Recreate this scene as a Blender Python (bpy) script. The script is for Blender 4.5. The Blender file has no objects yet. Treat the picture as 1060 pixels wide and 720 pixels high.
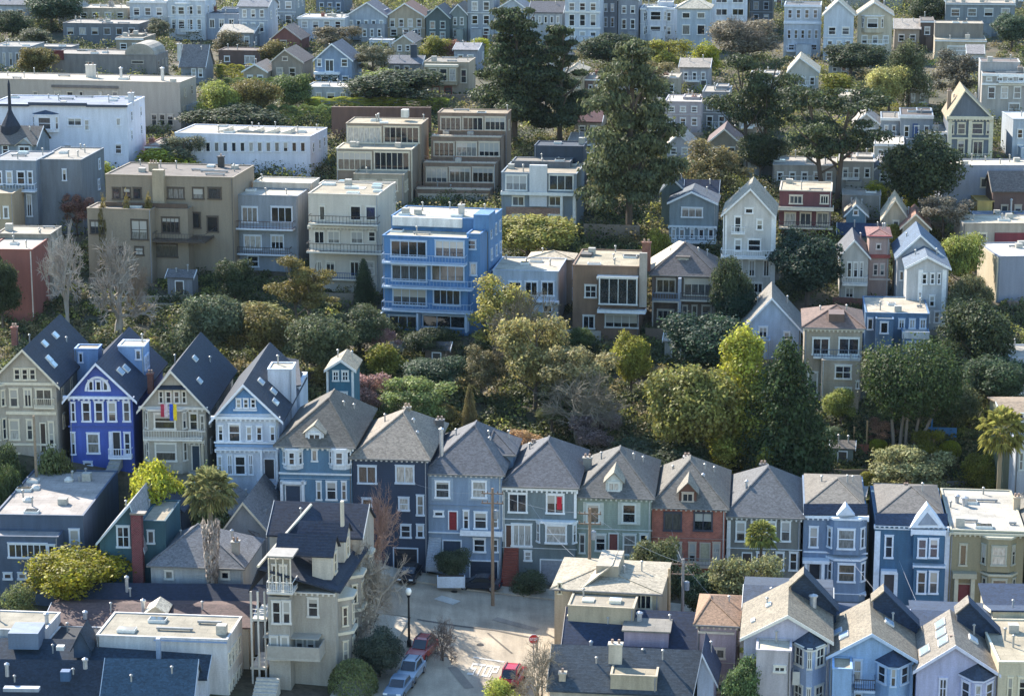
import bpy, math, random
import numpy as np
from mathutils import Vector
R = math.radians
random.seed(7)
scene = bpy.context.scene
COL = scene.collection

# ------------------------------------------------------------------ camera, sky, sun, exposure
CAMZ, PITCH, FPX = 79.0, R(13.0), 2500.0
cd = bpy.data.cameras.new('camera'); cd.sensor_width = 36.0; cd.lens = 36.0 * FPX / 1060.0
cd.clip_start = 1.0; cd.clip_end = 5000.0
cam = bpy.data.objects.new('camera', cd); COL.objects.link(cam)
cam.location = (0, 0, CAMZ); cam.rotation_euler = (R(90) - PITCH, 0, 0)
scene.camera = cam

SUN_EL, SUN_AZ = R(33.5), R(-36)          # azimuth from +Y towards +X (negative: from the left, behind the houses)
w = bpy.data.worlds.new('World'); scene.world = w; w.use_nodes = True
nt = w.node_tree; nt.nodes.clear()
sky = nt.nodes.new('ShaderNodeTexSky'); sky.sky_type = 'NISHITA'; sky.sun_disc = False
sky.sun_elevation = SUN_EL; sky.sun_rotation = SUN_AZ; sky.air_density = 1.5; sky.dust_density = 0.2; sky.ozone_density = 5.0
bg = nt.nodes.new('ShaderNodeBackground'); bg.inputs['Strength'].default_value = 0.15
wo = nt.nodes.new('ShaderNodeOutputWorld')
nt.links.new(sky.outputs[0], bg.inputs['Color']); nt.links.new(bg.outputs[0], wo.inputs['Surface'])
sd = bpy.data.lights.new('sun', 'SUN'); sd.energy = 5.0; sd.angle = R(0.5); sd.color = (1.0, 0.91, 0.78)
sun = bpy.data.objects.new('sun', sd); COL.objects.link(sun)
sv = Vector((math.cos(SUN_EL) * math.sin(SUN_AZ), math.cos(SUN_EL) * math.cos(SUN_AZ), math.sin(SUN_EL)))
sun.rotation_euler = sv.to_track_quat('Z', 'Y').to_euler(); sun.location = (-60, 200, 120)
scene.view_settings.view_transform = 'Standard'; scene.view_settings.look = 'None'
scene.view_settings.exposure = 1.3; scene.view_settings.gamma = 1.0
scene.view_settings.use_curve_mapping = False
scene.cycles.max_bounces = 5; scene.cycles.diffuse_bounces = 3; scene.cycles.glossy_bounces = 2
scene.cycles.transmission_bounces = 2; scene.cycles.transparent_max_bounces = 4
scene.cycles.caustics_reflective = False; scene.cycles.caustics_refractive = False

# ------------------------------------------------------------------ survey: sight lines of the photograph -> world
CP, SP = math.cos(PITCH), math.sin(PITCH)
def ray(px, py):
    u, v = (px - 530) / FPX, (py - 360) / FPX
    return Vector((u, CP - v * SP, -SP - v * CP))
def W(px, py, D):
    return Vector((0, 0, CAMZ)) + ray(px, py) * D

# terrain: a hill profile going back, and a street that falls to the right in front of it
_HY = [-400, -200, -60, 0, 30, 50, 80, 110, 140, 170, 210, 240, 300, 340, 400]
_HD = [1300, 900, 640, 560, 525, 500, 455, 420, 398, 380, 360, 345, 325, 312, 294]
_pf = sorted((W(530, y, d).y, W(530, y, d).z) for y, d in zip(_HY, _HD))
PFY = np.array([p[0] for p in _pf]); PFZ = np.array([p[1] for p in _pf])
SX = [-150, -60, -50, -30, -20, -12, -5, 10, 32, 47, 60, 150]
SZ = [16, 12, 10.6, 7.2, 3.2, 0.9, 0.0, -1.2, -2.8, -4.5, -6, -14]
BX = [-150, -50, -30, -14, -8, 6, 20, 32, 50, 150]
BZ = [4, 2, 0.4, -0.3, -0.4, -0.6, -2.5, -4.5, -7, -14]
def terr(x, y):
    """ground height (numpy arrays or floats)"""
    hill = np.interp(y, PFY, PFZ)
    st = np.interp(x, SX, SZ); bo = np.interp(x, BX, BZ)
    y0 = np.interp(x, [-24, -11], [241.5, 204]); y1 = np.interp(x, [-24, -11], [246, 229])
    a = np.clip((y - y0) / (y1 - y0), 0, 1); a = a * a * (3 - 2 * a)
    fr = bo * (1 - a) + st * a
    b = np.clip((y - 247) / (284 - 247), 0, 1); b = b * b * (3 - 2 * b)
    lift = np.clip((-x - 10) / 40, 0, 1) * np.clip((320 - y) / 40, 0, 1) * 2.5
    return fr * (1 - b) + (hill + lift) * b
def tz(x, y): return float(terr(np.float64(x), np.float64(y)))
def ground(px, py):
    """where the sight line through (px,py) meets the ground"""
    d = ray(px, py); t = np.linspace(180, 1200, 2041)
    x = d.x * t; y = d.y * t; z = CAMZ + d.z * t
    below = np.nonzero(z < terr(x, y))[0]
    i = below[0] if len(below) else len(t) - 1
    if i > 0:
        g0 = z[i-1] - terr(x[i-1], y[i-1]); g1 = z[i] - terr(x[i], y[i])
        k = g0 / (g0 - g1 + 1e-9); tt = t[i-1] + k * (t[i] - t[i-1])
    else: tt = t[0]
    return Vector((0, 0, CAMZ)) + d * float(tt), float(tt)

# ------------------------------------------------------------------ materials
def lin(h):
    h = h.lstrip('#'); out = []
    for i in (0, 2, 4):
        c = int(h[i:i+2], 16) / 255
        out.append(c / 12.92 if c <= 0.04045 else ((c + 0.055) / 1.055) ** 2.4)
    return (*out, 1.0)
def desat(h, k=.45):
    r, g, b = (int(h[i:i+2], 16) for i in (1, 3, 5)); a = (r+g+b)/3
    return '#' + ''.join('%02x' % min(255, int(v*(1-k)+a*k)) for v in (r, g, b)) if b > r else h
_M = {}
def _new(name):
    m = bpy.data.materials.new(name); m.use_nodes = True
    n = m.node_tree; b = n.nodes['Principled BSDF']
    return m, n, b
def _noise(n, vec, scale, detail=4, rough=0.6):
    t = n.nodes.new('ShaderNodeTexNoise'); t.inputs['Scale'].default_value = scale
    t.inputs['Detail'].default_value = detail; t.inputs['Roughness'].default_value = rough
    if vec: n.links.new(vec, t.inputs['Vector'])
    return t.outputs['Fac']
def _ramp(n, fac, lo, hi, a, b):
    r = n.nodes.new('ShaderNodeMapRange'); r.inputs['From Min'].default_value = lo; r.inputs['From Max'].default_value = hi
    r.inputs['To Min'].default_value = a; r.inputs['To Max'].default_value = b
    n.links.new(fac, r.inputs['Value']); return r.outputs[0]
def _mul(n, a, b):
    m = n.nodes.new('ShaderNodeMath'); m.operation = 'MULTIPLY'
    n.links.new(a, m.inputs[0])
    if isinstance(b, float): m.inputs[1].default_value = b
    else: n.links.new(b, m.inputs[1])
    return m.outputs[0]
def _scale(n, col, fac):
    m = n.nodes.new('ShaderNodeVectorMath'); m.operation = 'SCALE'
    if isinstance(col, tuple): m.inputs[0].default_value = col[:3]
    else: n.links.new(col, m.inputs[0])
    n.links.new(fac, m.inputs['Scale']); return m.outputs[0]
def _mix(n, fac, a, b):
    m = n.nodes.new('ShaderNodeMix'); m.data_type = 'RGBA'
    if isinstance(fac, float): m.inputs[0].default_value = fac
    else: n.links.new(fac, m.inputs[0])
    for s, v in ((6, a), (7, b)):
        if isinstance(v, tuple): m.inputs[s].default_value = v
        else: n.links.new(v, m.inputs[s])
    return m.outputs[2]
def _map(n, vec, sc):
    m = n.nodes.new('ShaderNodeMapping'); m.inputs['Scale'].default_value = sc
    n.links.new(vec, m.inputs['Vector']); return m.outputs[0]
def _bump(n, b, h, s, d):
    bp = n.nodes.new('ShaderNodeBump'); bp.inputs['Strength'].default_value = s; bp.inputs['Distance'].default_value = d
    n.links.new(h, bp.inputs['Height']); n.links.new(bp.outputs[0], b.inputs['Normal'])
def _coord(n, which='Object'):
    return n.nodes.new('ShaderNodeTexCoord').outputs[which]

def paint(h, boards=True):
    """painted clapboard or stucco with weather streaks"""
    k = ('paint', h, boards)
    if k in _M: return _M[k]
    m, n, b = _new('painted_wall'); o = _coord(n)
    f1 = _ramp(n, _noise(n, _map(n, o, (1.3, 1.3, 0.22)), 1.0, 5), .3, .72, .72 if boards else .85, 1.14 if boards else 1.08)
    f2 = _ramp(n, _noise(n, o, 7.0, 3), .3, .7, .90, 1.10)
    col = _scale(n, lin(h), _mul(n, f1, f2))
    n.links.new(col, b.inputs['Base Color']); b.inputs['Roughness'].default_value = .65
    if boards:
        wv = n.nodes.new('ShaderNodeTexWave'); wv.wave_type = 'BANDS'; wv.bands_direction = 'Z'; wv.wave_profile = 'SAW'
        wv.inputs['Scale'].default_value = 1.6; n.links.new(o, wv.inputs['Vector'])
        _bump(n, b, wv.outputs['Fac'], .5, .03)
    _M[k] = m; return m
def trimm(h):
    k = ('trim', h)
    if k in _M: return _M[k]
    m, n, b = _new('trim_paint'); o = _coord(n)
    f = _ramp(n, _noise(n, o, 3.0, 4), .3, .7, .86, 1.08)
    n.links.new(_scale(n, lin(h), f), b.inputs['Base Color']); b.inputs['Roughness'].default_value = .5
    _M[k] = m; return m
def shingle(h):
    """asphalt or slate shingles: blotches, courses, single odd tiles"""
    k = ('shingle', h)
    if k in _M: return _M[k]
    m, n, b = _new('shingle_roof'); o = _coord(n)
    f1 = _ramp(n, _noise(n, o, .5, 5), .3, .7, .87, 1.1)
    vo = n.nodes.new('ShaderNodeTexVoronoi'); vo.inputs['Scale'].default_value = 1.0
    n.links.new(_map(n, o, (5.0, 5.0, 9.0)), vo.inputs['Vector'])
    sp = n.nodes.new('ShaderNodeSeparateColor'); n.links.new(vo.outputs['Color'], sp.inputs[0])
    f2 = _ramp(n, sp.outputs[0], 0, 1, .70, 1.28)
    f3 = _ramp(n, _noise(n, o, 14.0, 2), .3, .7, .85, 1.15)
    n.links.new(_scale(n, lin(h), _mul(n, _mul(n, f1, f2), f3)), b.inputs['Base Color']); b.inputs['Roughness'].default_value = .85
    wv = n.nodes.new('ShaderNodeTexWave'); wv.bands_direction = 'Z'; wv.wave_profile = 'SAW'
    wv.inputs['Scale'].default_value = 1.5; wv.inputs['Distortion'].default_value = .6; n.links.new(o, wv.inputs['Vector'])
    _bump(n, b, wv.outputs['Fac'], .6, .04)
    _M[k] = m; return m
def gravel(h):
    """flat tar-and-gravel roof with ponding stains and seams"""
    k = ('gravel', h)
    if k in _M: return _M[k]
    m, n, b = _new('flat_roof'); o = _coord(n)
    f1 = _ramp(n, _noise(n, o, .45, 6, .65), .34, .66, .70, 1.12)
    f2 = _ramp(n, _noise(n, o, 10.0, 2), .3, .7, .86, 1.14)
    br = n.nodes.new('ShaderNodeTexBrick'); br.inputs['Scale'].default_value = .28; br.inputs['Mortar Size'].default_value = .008
    br.inputs['Color1'].default_value = (1, 1, 1, 1); br.inputs['Color2'].default_value = (.93, .93, .93, 1); br.inputs['Mortar'].default_value = (.72, .72, .72, 1)
    n.links.new(o, br.inputs['Vector'])
    col = _scale(n, br.outputs['Color'], _mul(n, f1, f2))
    mm = n.nodes.new('ShaderNodeVectorMath'); mm.operation = 'MULTIPLY'; mm.inputs[1].default_value = [c*.78 for c in lin(h)[:3]]
    n.links.new(col, mm.inputs[0]); n.links.new(mm.outputs[0], b.inputs['Base Color']); b.inputs['Roughness'].default_value = .9
    _M[k] = m; return m
def brickm(h):
    k = ('brick', h)
    if k in _M: return _M[k]
    m, n, b = _new('brick_wall'); o = _coord(n)
    br = n.nodes.new('ShaderNodeTexBrick'); br.inputs['Scale'].default_value = 2.2
    c = lin(h); br.inputs['Color1'].default_value = c; br.inputs['Color2'].default_value = (c[0]*.7, c[1]*.65, c[2]*.65, 1)
    br.inputs['Mortar'].default_value = (.3, .27, .24, 1); br.inputs['Mortar Size'].default_value = .012
    mp = n.nodes.new('ShaderNodeMapping'); mp.inputs['Rotation'].default_value = (R(90), 0, 0)
    n.links.new(o, mp.inputs['Vector']); n.links.new(mp.outputs[0], br.inputs['Vector'])
    f = _ramp(n, _noise(n, o, 1.2, 5), .3, .7, .78, 1.15)
    n.links.new(_scale(n, br.outputs['Color'], f), b.inputs['Base Color']); b.inputs['Roughness'].default_value = .85
    _M[k] = m; return m
def glass():
    k = 'glass'
    if k in _M: return _M[k]
    m, n, b = _new('window_glass'); oi = n.nodes.new('ShaderNodeObjectInfo'); o = _coord(n)
    cr = n.nodes.new('ShaderNodeValToRGB'); cr.color_ramp.interpolation = 'CONSTANT'
    e = cr.color_ramp.elements; e[0].position = 0; e[0].color = (.012, .016, .022, 1); e[1].position = .34; e[1].color = (.03, .034, .04, 1)
    for p, c in ((.55, (.07, .075, .08, 1)), (.68, (.20, .19, .17, 1)), (.80, (.42, .40, .36, 1)), (.90, (.10, .09, .075, 1))):
        q = e.new(p); q.color = c
    n.links.new(oi.outputs['Random'], cr.inputs[0])
    f = _ramp(n, _noise(n, _map(n, o, (9, 1, 1.2)), 1.0, 3), .35, .65, .55, 1.3)   # curtain folds, things inside
    sx = n.nodes.new('ShaderNodeSeparateXYZ'); n.links.new(o, sx.inputs[0])          # roller blinds drawn to different heights
    def mth(op, a, v):
        q = n.nodes.new('ShaderNodeMath'); q.operation = op; n.links.new(a, q.inputs[0])
        if isinstance(v, float): q.inputs[1].default_value = v
        else: n.links.new(v, q.inputs[1])
        return q.outputs[0]
    r2 = mth('FRACT', mth('MULTIPLY', oi.outputs['Random'], 17.0), 0.0); r3 = mth('FRACT', mth('MULTIPLY', oi.outputs['Random'], 53.0), 0.0)
    blind = mth('MULTIPLY', mth('GREATER_THAN', sx.outputs[2], mth('ADD', mth('MULTIPLY', r2, 1.2), .5)), mth('GREATER_THAN', r3, .55))
    fin = _mix(n, blind, _scale(n, cr.outputs[0], f), (.40, .38, .34, 1))
    n.links.new(fin, b.inputs['Base Color'])
    b.inputs['Roughness'].default_value = .06; b.inputs['Specular IOR Level'].default_value = .8
    _M[k] = m; return m
def plain(h, rough=.6, metal=0.0, spec=.5, vary=.2):
    k = ('plain', h, rough, metal)
    if k in _M: return _M[k]
    m, n, b = _new('surface'); o = _coord(n)
    f = _ramp(n, _noise(n, o, 4.0, 4), .3, .7, 1 - vary, 1 + vary)
    n.links.new(_scale(n, lin(h), f), b.inputs['Base Color']); b.inputs['Roughness'].default_value = rough; b.inputs['Metallic'].default_value = metal
    b.inputs['Specular IOR Level'].default_value = spec
    _M[k] = m; return m
def leafm():
    """leaves: tint from the object, varied leaf by leaf and clump by clump"""
    if 'leaf' in _M: return _M['leaf']
    m, n, b = _new('leaves'); oi = n.nodes.new('ShaderNodeObjectInfo'); g = n.nodes.new('ShaderNodeNewGeometry')
    f1 = _ramp(n, g.outputs['Random Per Island'], 0, 1, 1.2, 3.3)
    f2 = _ramp(n, _noise(n, g.outputs['Position'], .55, 4), .32, .68, .6, 1.4)
    col = _scale(n, oi.outputs['Color'], _mul(n, f1, f2))
    hs = n.nodes.new('ShaderNodeHueSaturation'); n.links.new(_ramp(n, _noise(n, g.outputs['Position'], 1.3, 2), .3, .7, .485, .515), hs.inputs['Hue'])
    n.links.new(col, hs.inputs['Color'])
    n.links.new(hs.outputs[0], b.inputs['Base Color']); b.inputs['Roughness'].default_value = .6; b.inputs['Specular IOR Level'].default_value = .25
    tr = n.nodes.new('ShaderNodeBsdfTranslucent'); n.links.new(hs.outputs[0], tr.inputs['Color'])
    mx = n.nodes.new('ShaderNodeMixShader'); mx.inputs[0].default_value = .42
    n.links.new(b.outputs[0], mx.inputs[1]); n.links.new(tr.outputs[0], mx.inputs[2])
    n.links.new(mx.outputs[0], n.nodes['Material Output'].inputs['Surface'])
    _M['leaf'] = m; return m
def barkm():
    if 'bark' in _M: return _M['bark']
    m, n, b = _new('bark'); oi = n.nodes.new('ShaderNodeObjectInfo'); o = _coord(n)
    f = _ramp(n, _noise(n, _map(n, o, (6, 6, 1.5)), 1.0, 4), .3, .7, .6, 1.3)
    n.links.new(_scale(n, oi.outputs['Color'], f), b.inputs['Base Color']); b.inputs['Roughness'].default_value = .9
    _M['bark'] = m; return m

# ------------------------------------------------------------------ mesh helpers
class MB:
    def __init__(s): s.v = []; s.f = []; s.m = []
    def add(s, pts, faces, mi=0):
        o = len(s.v); s.v += [tuple(p) for p in pts]
        for f in faces: s.f.append([i + o for i in f]); s.m.append(mi)
        return s
    def box(s, x0, x1, y0, y1, z0, z1, mi=0, skip=''):
        p = [(x0,y0,z0),(x1,y0,z0),(x1,y1,z0),(x0,y1,z0),(x0,y0,z1),(x1,y0,z1),(x1,y1,z1),(x0,y1,z1)]
        f = []
        if 'b' not in skip: f.append((3,2,1,0))
        if 't' not in skip: f.append((4,5,6,7))
        f += [(0,1,5,4),(1,2,6,5),(2,3,7,6),(3,0,4,7)]
        return s.add(p, f, mi)
    def slab(s, pts, t, mi=0):
        """polygon with thickness t downwards"""
        n = len(pts); a = [Vector(p) for p in pts]; lo = [p - Vector((0, 0, t)) for p in a]
        nz = sum((a[i].x*a[(i+1)%n].y - a[(i+1)%n].x*a[i].y) for i in range(n))
        if nz < 0: a.reverse(); lo.reverse()
        f = [tuple(range(n)), tuple(range(2*n-1, n-1, -1))] + [(i, i+n, (i+1)%n+n, (i+1)%n) for i in range(n)]
        return s.add(a + lo, f, mi)
    def extr(s, pts, y0, y1, mi=0):
        """(x,z) outline, counter-clockwise seen from -y, run from y0 to y1"""
        n = len(pts)
        p = [(x, y0, z) for x, z in pts] + [(x, y1, z) for x, z in pts]
        f = [tuple(range(n)), tuple(range(2*n-1, n-1, -1))] + [(i, i+n, (i+1)%n+n, (i+1)%n) for i in range(n)]
        return s.add(p, f, mi)
    def pris(s, pts, z0, z1, mi=0, top=True):
        """(x,y) outline counter-clockwise from above, from z0 to z1"""
        n = len(pts)
        p = [(x, y, z0) for x, y in pts] + [(x, y, z1) for x, y in pts]
        f = ([tuple(range(n, 2*n))] if top else []) + [tuple(range(n-1, -1, -1))] + [(i, (i+1)%n, (i+1)%n+n, i+n) for i in range(n)]
        return s.add(p, f, mi)
    def tube(s, pts, rad, n=6, mi=0, cap=True):
        pts = [Vector(p) for p in pts]; k = len(pts)
        if not isinstance(rad, (list, tuple)): rad = [rad] * k
        rings = []
        for i in range(k):
            d = (pts[min(i+1, k-1)] - pts[max(i-1, 0)]).normalized()
            a = d.orthogonal().normalized(); b = d.cross(a)
            rings += [pts[i] + (a*math.cos(2*math.pi*j/n) + b*math.sin(2*math.pi*j/n)) * rad[i] for j in range(n)]
        f = [(i*n+j, i*n+(j+1)%n, (i+1)*n+(j+1)%n, (i+1)*n+j) for i in range(k-1) for j in range(n)]
        if cap: f += [tuple(range(n-1, -1, -1)), tuple(range((k-1)*n, k*n))]
        return s.add(rings, f, mi)
    def lathe(s, prof, n=10, mi=0, c=(0, 0)):
        p = []; k = len(prof)
        for r, z in prof: p += [(c[0]+r*math.cos(2*math.pi*j/n), c[1]+r*math.sin(2*math.pi*j/n), z) for j in range(n)]
        f = [(i*n+j, i*n+(j+1)%n, (i+1)*n+(j+1)%n, (i+1)*n+j) for i in range(k-1) for j in range(n)]
        f += [tuple(range(n-1, -1, -1)), tuple(range((k-1)*n, k*n))]
        return s.add(p, f, mi)
    def mesh(s, name, mats):
        me = bpy.data.meshes.new(name); me.from_pydata(s.v, [], s.f)
        for m in mats: me.materials.append(m)
        if len(mats) > 1: me.polygons.foreach_set('material_index', s.m)
        me.update(); return me
    def build(s, name, mats, parent=None, loc=None):
        if not isinstance(mats, (list, tuple)): mats = [mats]
        return put(name, s.mesh(name, mats), parent, loc)
def put(name, me, parent=None, loc=None, rz=0):
    o = bpy.data.objects.new(name, me); COL.objects.link(o)
    if parent: o.parent = parent
    if loc is not None: o.location = loc
    if rz: o.rotation_euler = (0, 0, rz)
    return o
def tag(o, label=None, cat=None, group=None, kind=None):
    if label: o['label'] = label
    if cat: o['category'] = cat
    if group: o['group'] = group
    if kind: o['kind'] = kind
    return o
def empty(name, loc, rz=0):
    o = bpy.data.objects.new(name, None); COL.objects.link(o); o.location = loc; o.rotation_euler = (0, 0, rz)
    o.empty_display_size = .5
    return o

# ------------------------------------------------------------------ windows (meshes shared by size and style)
_WIN = {}
def win_mesh(w_, h_, st, trim, far):
    w_, h_ = round(w_*12)/12, round(h_*12)/12
    w_, h_ = max(w_, .25), max(h_, .25)
    k = (w_, h_, st, trim, far)
    if k in _WIN: return _WIN[k]
    fw = min(.17, .16*w_ + .03) if st != 's' else .07
    if far: fw = min(.14, .12*w_ + .03)
    p = .10
    b = MB(); hw = w_/2
    b.box(-hw, -hw+fw, -p, 0, 0, h_); b.box(hw-fw, hw, -p, 0, 0, h_)
    b.box(-hw+fw, hw-fw, -p, 0, h_-fw, h_); b.box(-hw-.06, hw+.06, -p-.07, 0, -.07, fw*.7)
    b.box(-hw-.04, hw+.04, -p-.05, 0, h_+.002, h_+.09)
    iw = w_-2*fw; z0, z1 = fw*.7, h_-fw; mw = .045
    if st in ('d', 'g'): b.box(-iw/2, iw/2, -.07, 0, (z0+z1)/2-mw, (z0+z1)/2+mw)
    nv = {'c': 2, 'g': 2, 't': 3, 'q': 4, 's': 3, 'w': 6}.get(st, 1)
    for i in range(1, nv):
        x = -iw/2 + iw*i/nv; b.box(x-mw, x+mw, -.068, 0, z0, z1)
    g = MB(); g.box(-iw/2, iw/2, -.04, -.002, z0, z1)
    if far:
        b.box(-iw/2, iw/2, -.04, -.002, z0, z1, 1)
        r = (b.mesh('window', [trimm(trim), glass()]), None)
    else: r = (b.mesh('window', [trimm(trim)]), g.mesh('pane', [glass()]))
    _WIN[k] = r; return r

# ------------------------------------------------------------------ buildings
FOOT = []
class Bld:
    """One building: an Empty at the foot of its front, walls, roofs, windows ... as children.
    Pixel coordinates are sight lines; they are met with the vertical plane y (metres behind the front)."""
    def __init__(s, label, x0, x1, yb, D=None, rot=9, cat='house', name='house', col='#c9c9c4', trim='#e4e4e0', roof='#4a4d55', group=None, far=None):
        xc = (x0+x1)/2
        if D is None: P, D = ground(xc, yb)
        else: P = W(xc, yb, D)
        s.P = P; s.D = D; th = R(rot); s.e = Vector((math.cos(th), -math.sin(th), 0)); s.d = Vector((math.sin(th), math.cos(th), 0))
        s.root = empty(name, P, -th); tag(s.root, label, cat, group)
        s.x0, s.x1, s.yb = x0, x1, yb; s.col, s.trim, s.rc = col, trim, roof
        s.far = D > 372 if far is None else far
        s.parts = {}; s.roofo = None; s.rn = random.Random(label)
    def lp(s, px, py, y=0):
        d = ray(px, py); t = (y + (s.P - Vector((0, 0, CAMZ))).dot(s.d)) / d.dot(s.d)
        q = Vector((0, 0, CAMZ)) + d*t - s.P
        return q.dot(s.e), q.z
    def pt(s, px, py, y): x, z = s.lp(px, py, y); return (x, y, z)
    def part(s, name, b, mats, parent=None): return b.build(name, mats, parent or s.root)
    def wmat(s, col):
        return brickm(col[1:]) if col.startswith('b#') else paint(col, not col.startswith('s')) if not col.startswith('s#') else paint(col[1:], False)
    # a block of the building with its own roof
    def vol(s, x0, x1, yt, yb=None, y=0, dep=12, roof='flat', ap=None, rc=None, col=None, ov=.35, cor=False, hd=None, par=.16, verge=True, nm='wall', clip=None, rearhip=True):
        col = col or s.col; rc = rc or s.rc; xc = (x0+x1)/2
        zt = s.lp(xc, yt, y)[1]; z0 = s.lp(xc, yb, y)[1] if yb else -5.0
        a, b = s.lp(x0, yt, y)[0], s.lp(x1, yt, y)[0]
        y1 = y+dep; wm = s.wmat(col); W_ = MB(); Rf = MB(); rm = shingle(rc)
        s.last = (a, b, y, y1, zt); FOOT.append((s.P, s.e, s.d, a-.6, b+.6, y-.6, y1+.6))
        if roof == 'flat':
            W_.box(a, b, y, y1, z0, zt, skip='t'); t = .15; zc = zt + .06
            W_.add([(a,y,zt),(b,y,zt),(b,y1,zt),(a,y1,zt)], [(0,1,2,3)])
            Rf.box(a+t, b-t, y+t, y1-t, zt-.02, zt+.02)
            cb = MB()                                        # parapet coping
            for q in ((a-.05,b+.05,y-.06,y+t),(a-.05,b+.05,y1-t,y1+.05)): cb.box(*q, zt+.003, zt+par)
            for q in ((a-.05,a+t),(b-t,b+.05)): cb.box(*q, y+t, y1-t, zt+.003, zt+par)
            s.part('parapet', cb, paint(s.trim, False) if cor else s.wmat(col))
            s.roofo = s.part('roof', Rf, gravel(rc)); s.clutter(a+.5, b-.5, y+.6, y1-.6, zt+.02)
        elif roof == 'gf':
            ax, az = s.lp(ap[0], ap[1], y)
            if clip: pass
            W_.extr([(a,z0),(b,z0),(b,zt),(ax,az),(a,zt)], y, y1)
            sl = (az-zt)/max(ax-a, .1); sr = (az-zt)/max(b-ax, .1); t = .16; ya = y-ov; yz = y1+.2
            up = .17
            L = [(a-ov, ya, zt-sl*ov+up), (ax, ya, az+up), (ax, yz, az+up), (a-ov, yz, zt-sl*ov+up)]
            Q = [(ax, ya, az+up), (b+ov, ya, zt-sr*ov+up), (b+ov, yz, zt-sr*ov+up), (ax, yz, az+up)]
            Rf.slab(L, t); Rf.slab(Q, t)
            s.roofo = s.part('roof', Rf, rm); s.slope = (a, b, ax, az, zt, y, y1, up)
            if verge:
                v = MB(); k = .30
                for (xa, za, xb, zb) in ((a-ov, zt-sl*ov+up+.03, ax, az+up+.03), (ax, az+up+.03, b+ov, zt-sr*ov+up+.03)):
                    v.extr([(xa, za-k), (xb, zb-k), (xb, zb), (xa, za)], ya-.07, ya-.003)
                s.part('bargeboard', v, trimm(s.trim))
            s.pipes([(a*.5+ax*.5, y+dep*.6, (zt+az)/2+up), (ax*.45+b*.55, y+dep*.7, az*.45+zt*.55+up)])
        elif roof == 'gs':
            ym = y + (hd or dep/2); az = s.lp(xc, ap, ym)[1]
            P = [(y, z0), (y1, z0), (y1, zt), (ym, az), (y, zt)]
            n = 5; pts = [(a, p, z) for p, z in P] + [(b, p, z) for p, z in P]
            W_.add(pts, [(0,1,2,3,4)[::-1], (5,6,7,8,9)] + [(i, (i+1)%n, (i+1)%n+n, i+n) for i in range(n)])
            sf = (az-zt)/(ym-y); sb = (az-zt)/(y1-ym); up = .17
            Rf.slab([(a-.25, y-ov, zt-sf*ov+up), (b+.25, y-ov, zt-sf*ov+up), (b+.25, ym, az+up), (a-.25, ym, az+up)], .16)
            Rf.slab([(a-.25, ym, az+up), (b+.25, ym, az+up), (b+.25, y1+ov, zt-sb*ov+up), (a-.25, y1+ov, zt-sb*ov+up)], .16)
            s.roofo = s.part('roof', Rf, rm)
            if verge:
                v = MB()
                for xs in (a-.31, b+.253):
                    p = [(xs, y-ov-.02, zt-sf*ov+up-.26), (xs, ym, az+up-.26), (xs, ym, az+up+.04), (xs, y-ov-.02, zt-sf*ov+up+.04)]
                    q = [(x+.06, yy, zz) for x, yy, zz in p]
                    v.add(p+q, [(0,1,2,3)[::-1], (4,5,6,7)] + [(i,(i+1)%4,(i+1)%4+4,i+4) for i in range(4)])
                s.part('bargeboard', v, trimm(s.trim))
            s.pipes([(a*.7+b*.3, y+(ym-y)*.6, zt+(az-zt)*.6+up), (a*.25+b*.75, y+(ym-y)*.75, zt+(az-zt)*.75+up)])
        elif roof == 'hip':
            h = hd or (b-a)/2; ax, az = s.lp(ap[0], ap[1], y+h); yr = max(y1-h, y+h+.1)
            if not rearhip: yr = y1+ov
            W_.box(a, b, y, y1, z0, zt)
            A, B_, C, D_ = (a-ov,y-ov,zt+.05), (b+ov,y-ov,zt+.05), (b+ov,y1+ov,zt+.05), (a-ov,y1+ov,zt+.05)
            E, G = (ax, y+h, az+.1), (ax, yr, az+.1)
            Rf.slab([A, B_, E], .14); Rf.slab([B_, C, G, E], .14); Rf.slab([D_, A, E, G], .14)
            if rearhip: Rf.slab([C, D_, G], .14)
            s.roofo = s.part('roof', Rf, rm)
            cap = MB()
            for p, q in ((A, E), (B_, E), (E, G)): cap.tube([p, q], .10, 4)
            s.part('ridge_cap', cap, shingle(rc), s.roofo)
            s.pipes([(ax*.5+a*.5, y+dep*.55, (az+zt)/2+.1), (ax*.6+b*.4, y+dep*.5, az*.6+zt*.4+.1), (ax*.35+b*.65, y+dep*.62, az*.35+zt*.65+.1)])
        elif roof == 'none':
            W_.box(a, b, y, y1, z0, zt)
        s.part(nm, W_, wm)
        if not s.far and roof in ('hip', 'gf', 'flat') and zt-z0 > 4 and b-a > 2.5:
            m = MB(); xp = b-.16 if s.rn.random() < .6 else a+.16; zlow = max(z0, -1.0) if y == 0 else z0
            m.tube([(xp, y-.09, zlow), (xp, y-.09, zt-.15), (xp, y-.02, zt-.02)], .05, 6); s.part('downpipe', m, plain(s.rn.choice(('#8e9094', '#b9b9b4', '#5d5a56')), .6))
        if not s.far and roof == 'hip':
            m = MB(); m.box(a-ov-.05, b+ov+.05, y-ov-.13, y-ov-.003, zt-.10, zt+.04); s.part('gutter', m, plain('#6b6a68', .6), s.roofo)
        return s
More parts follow.
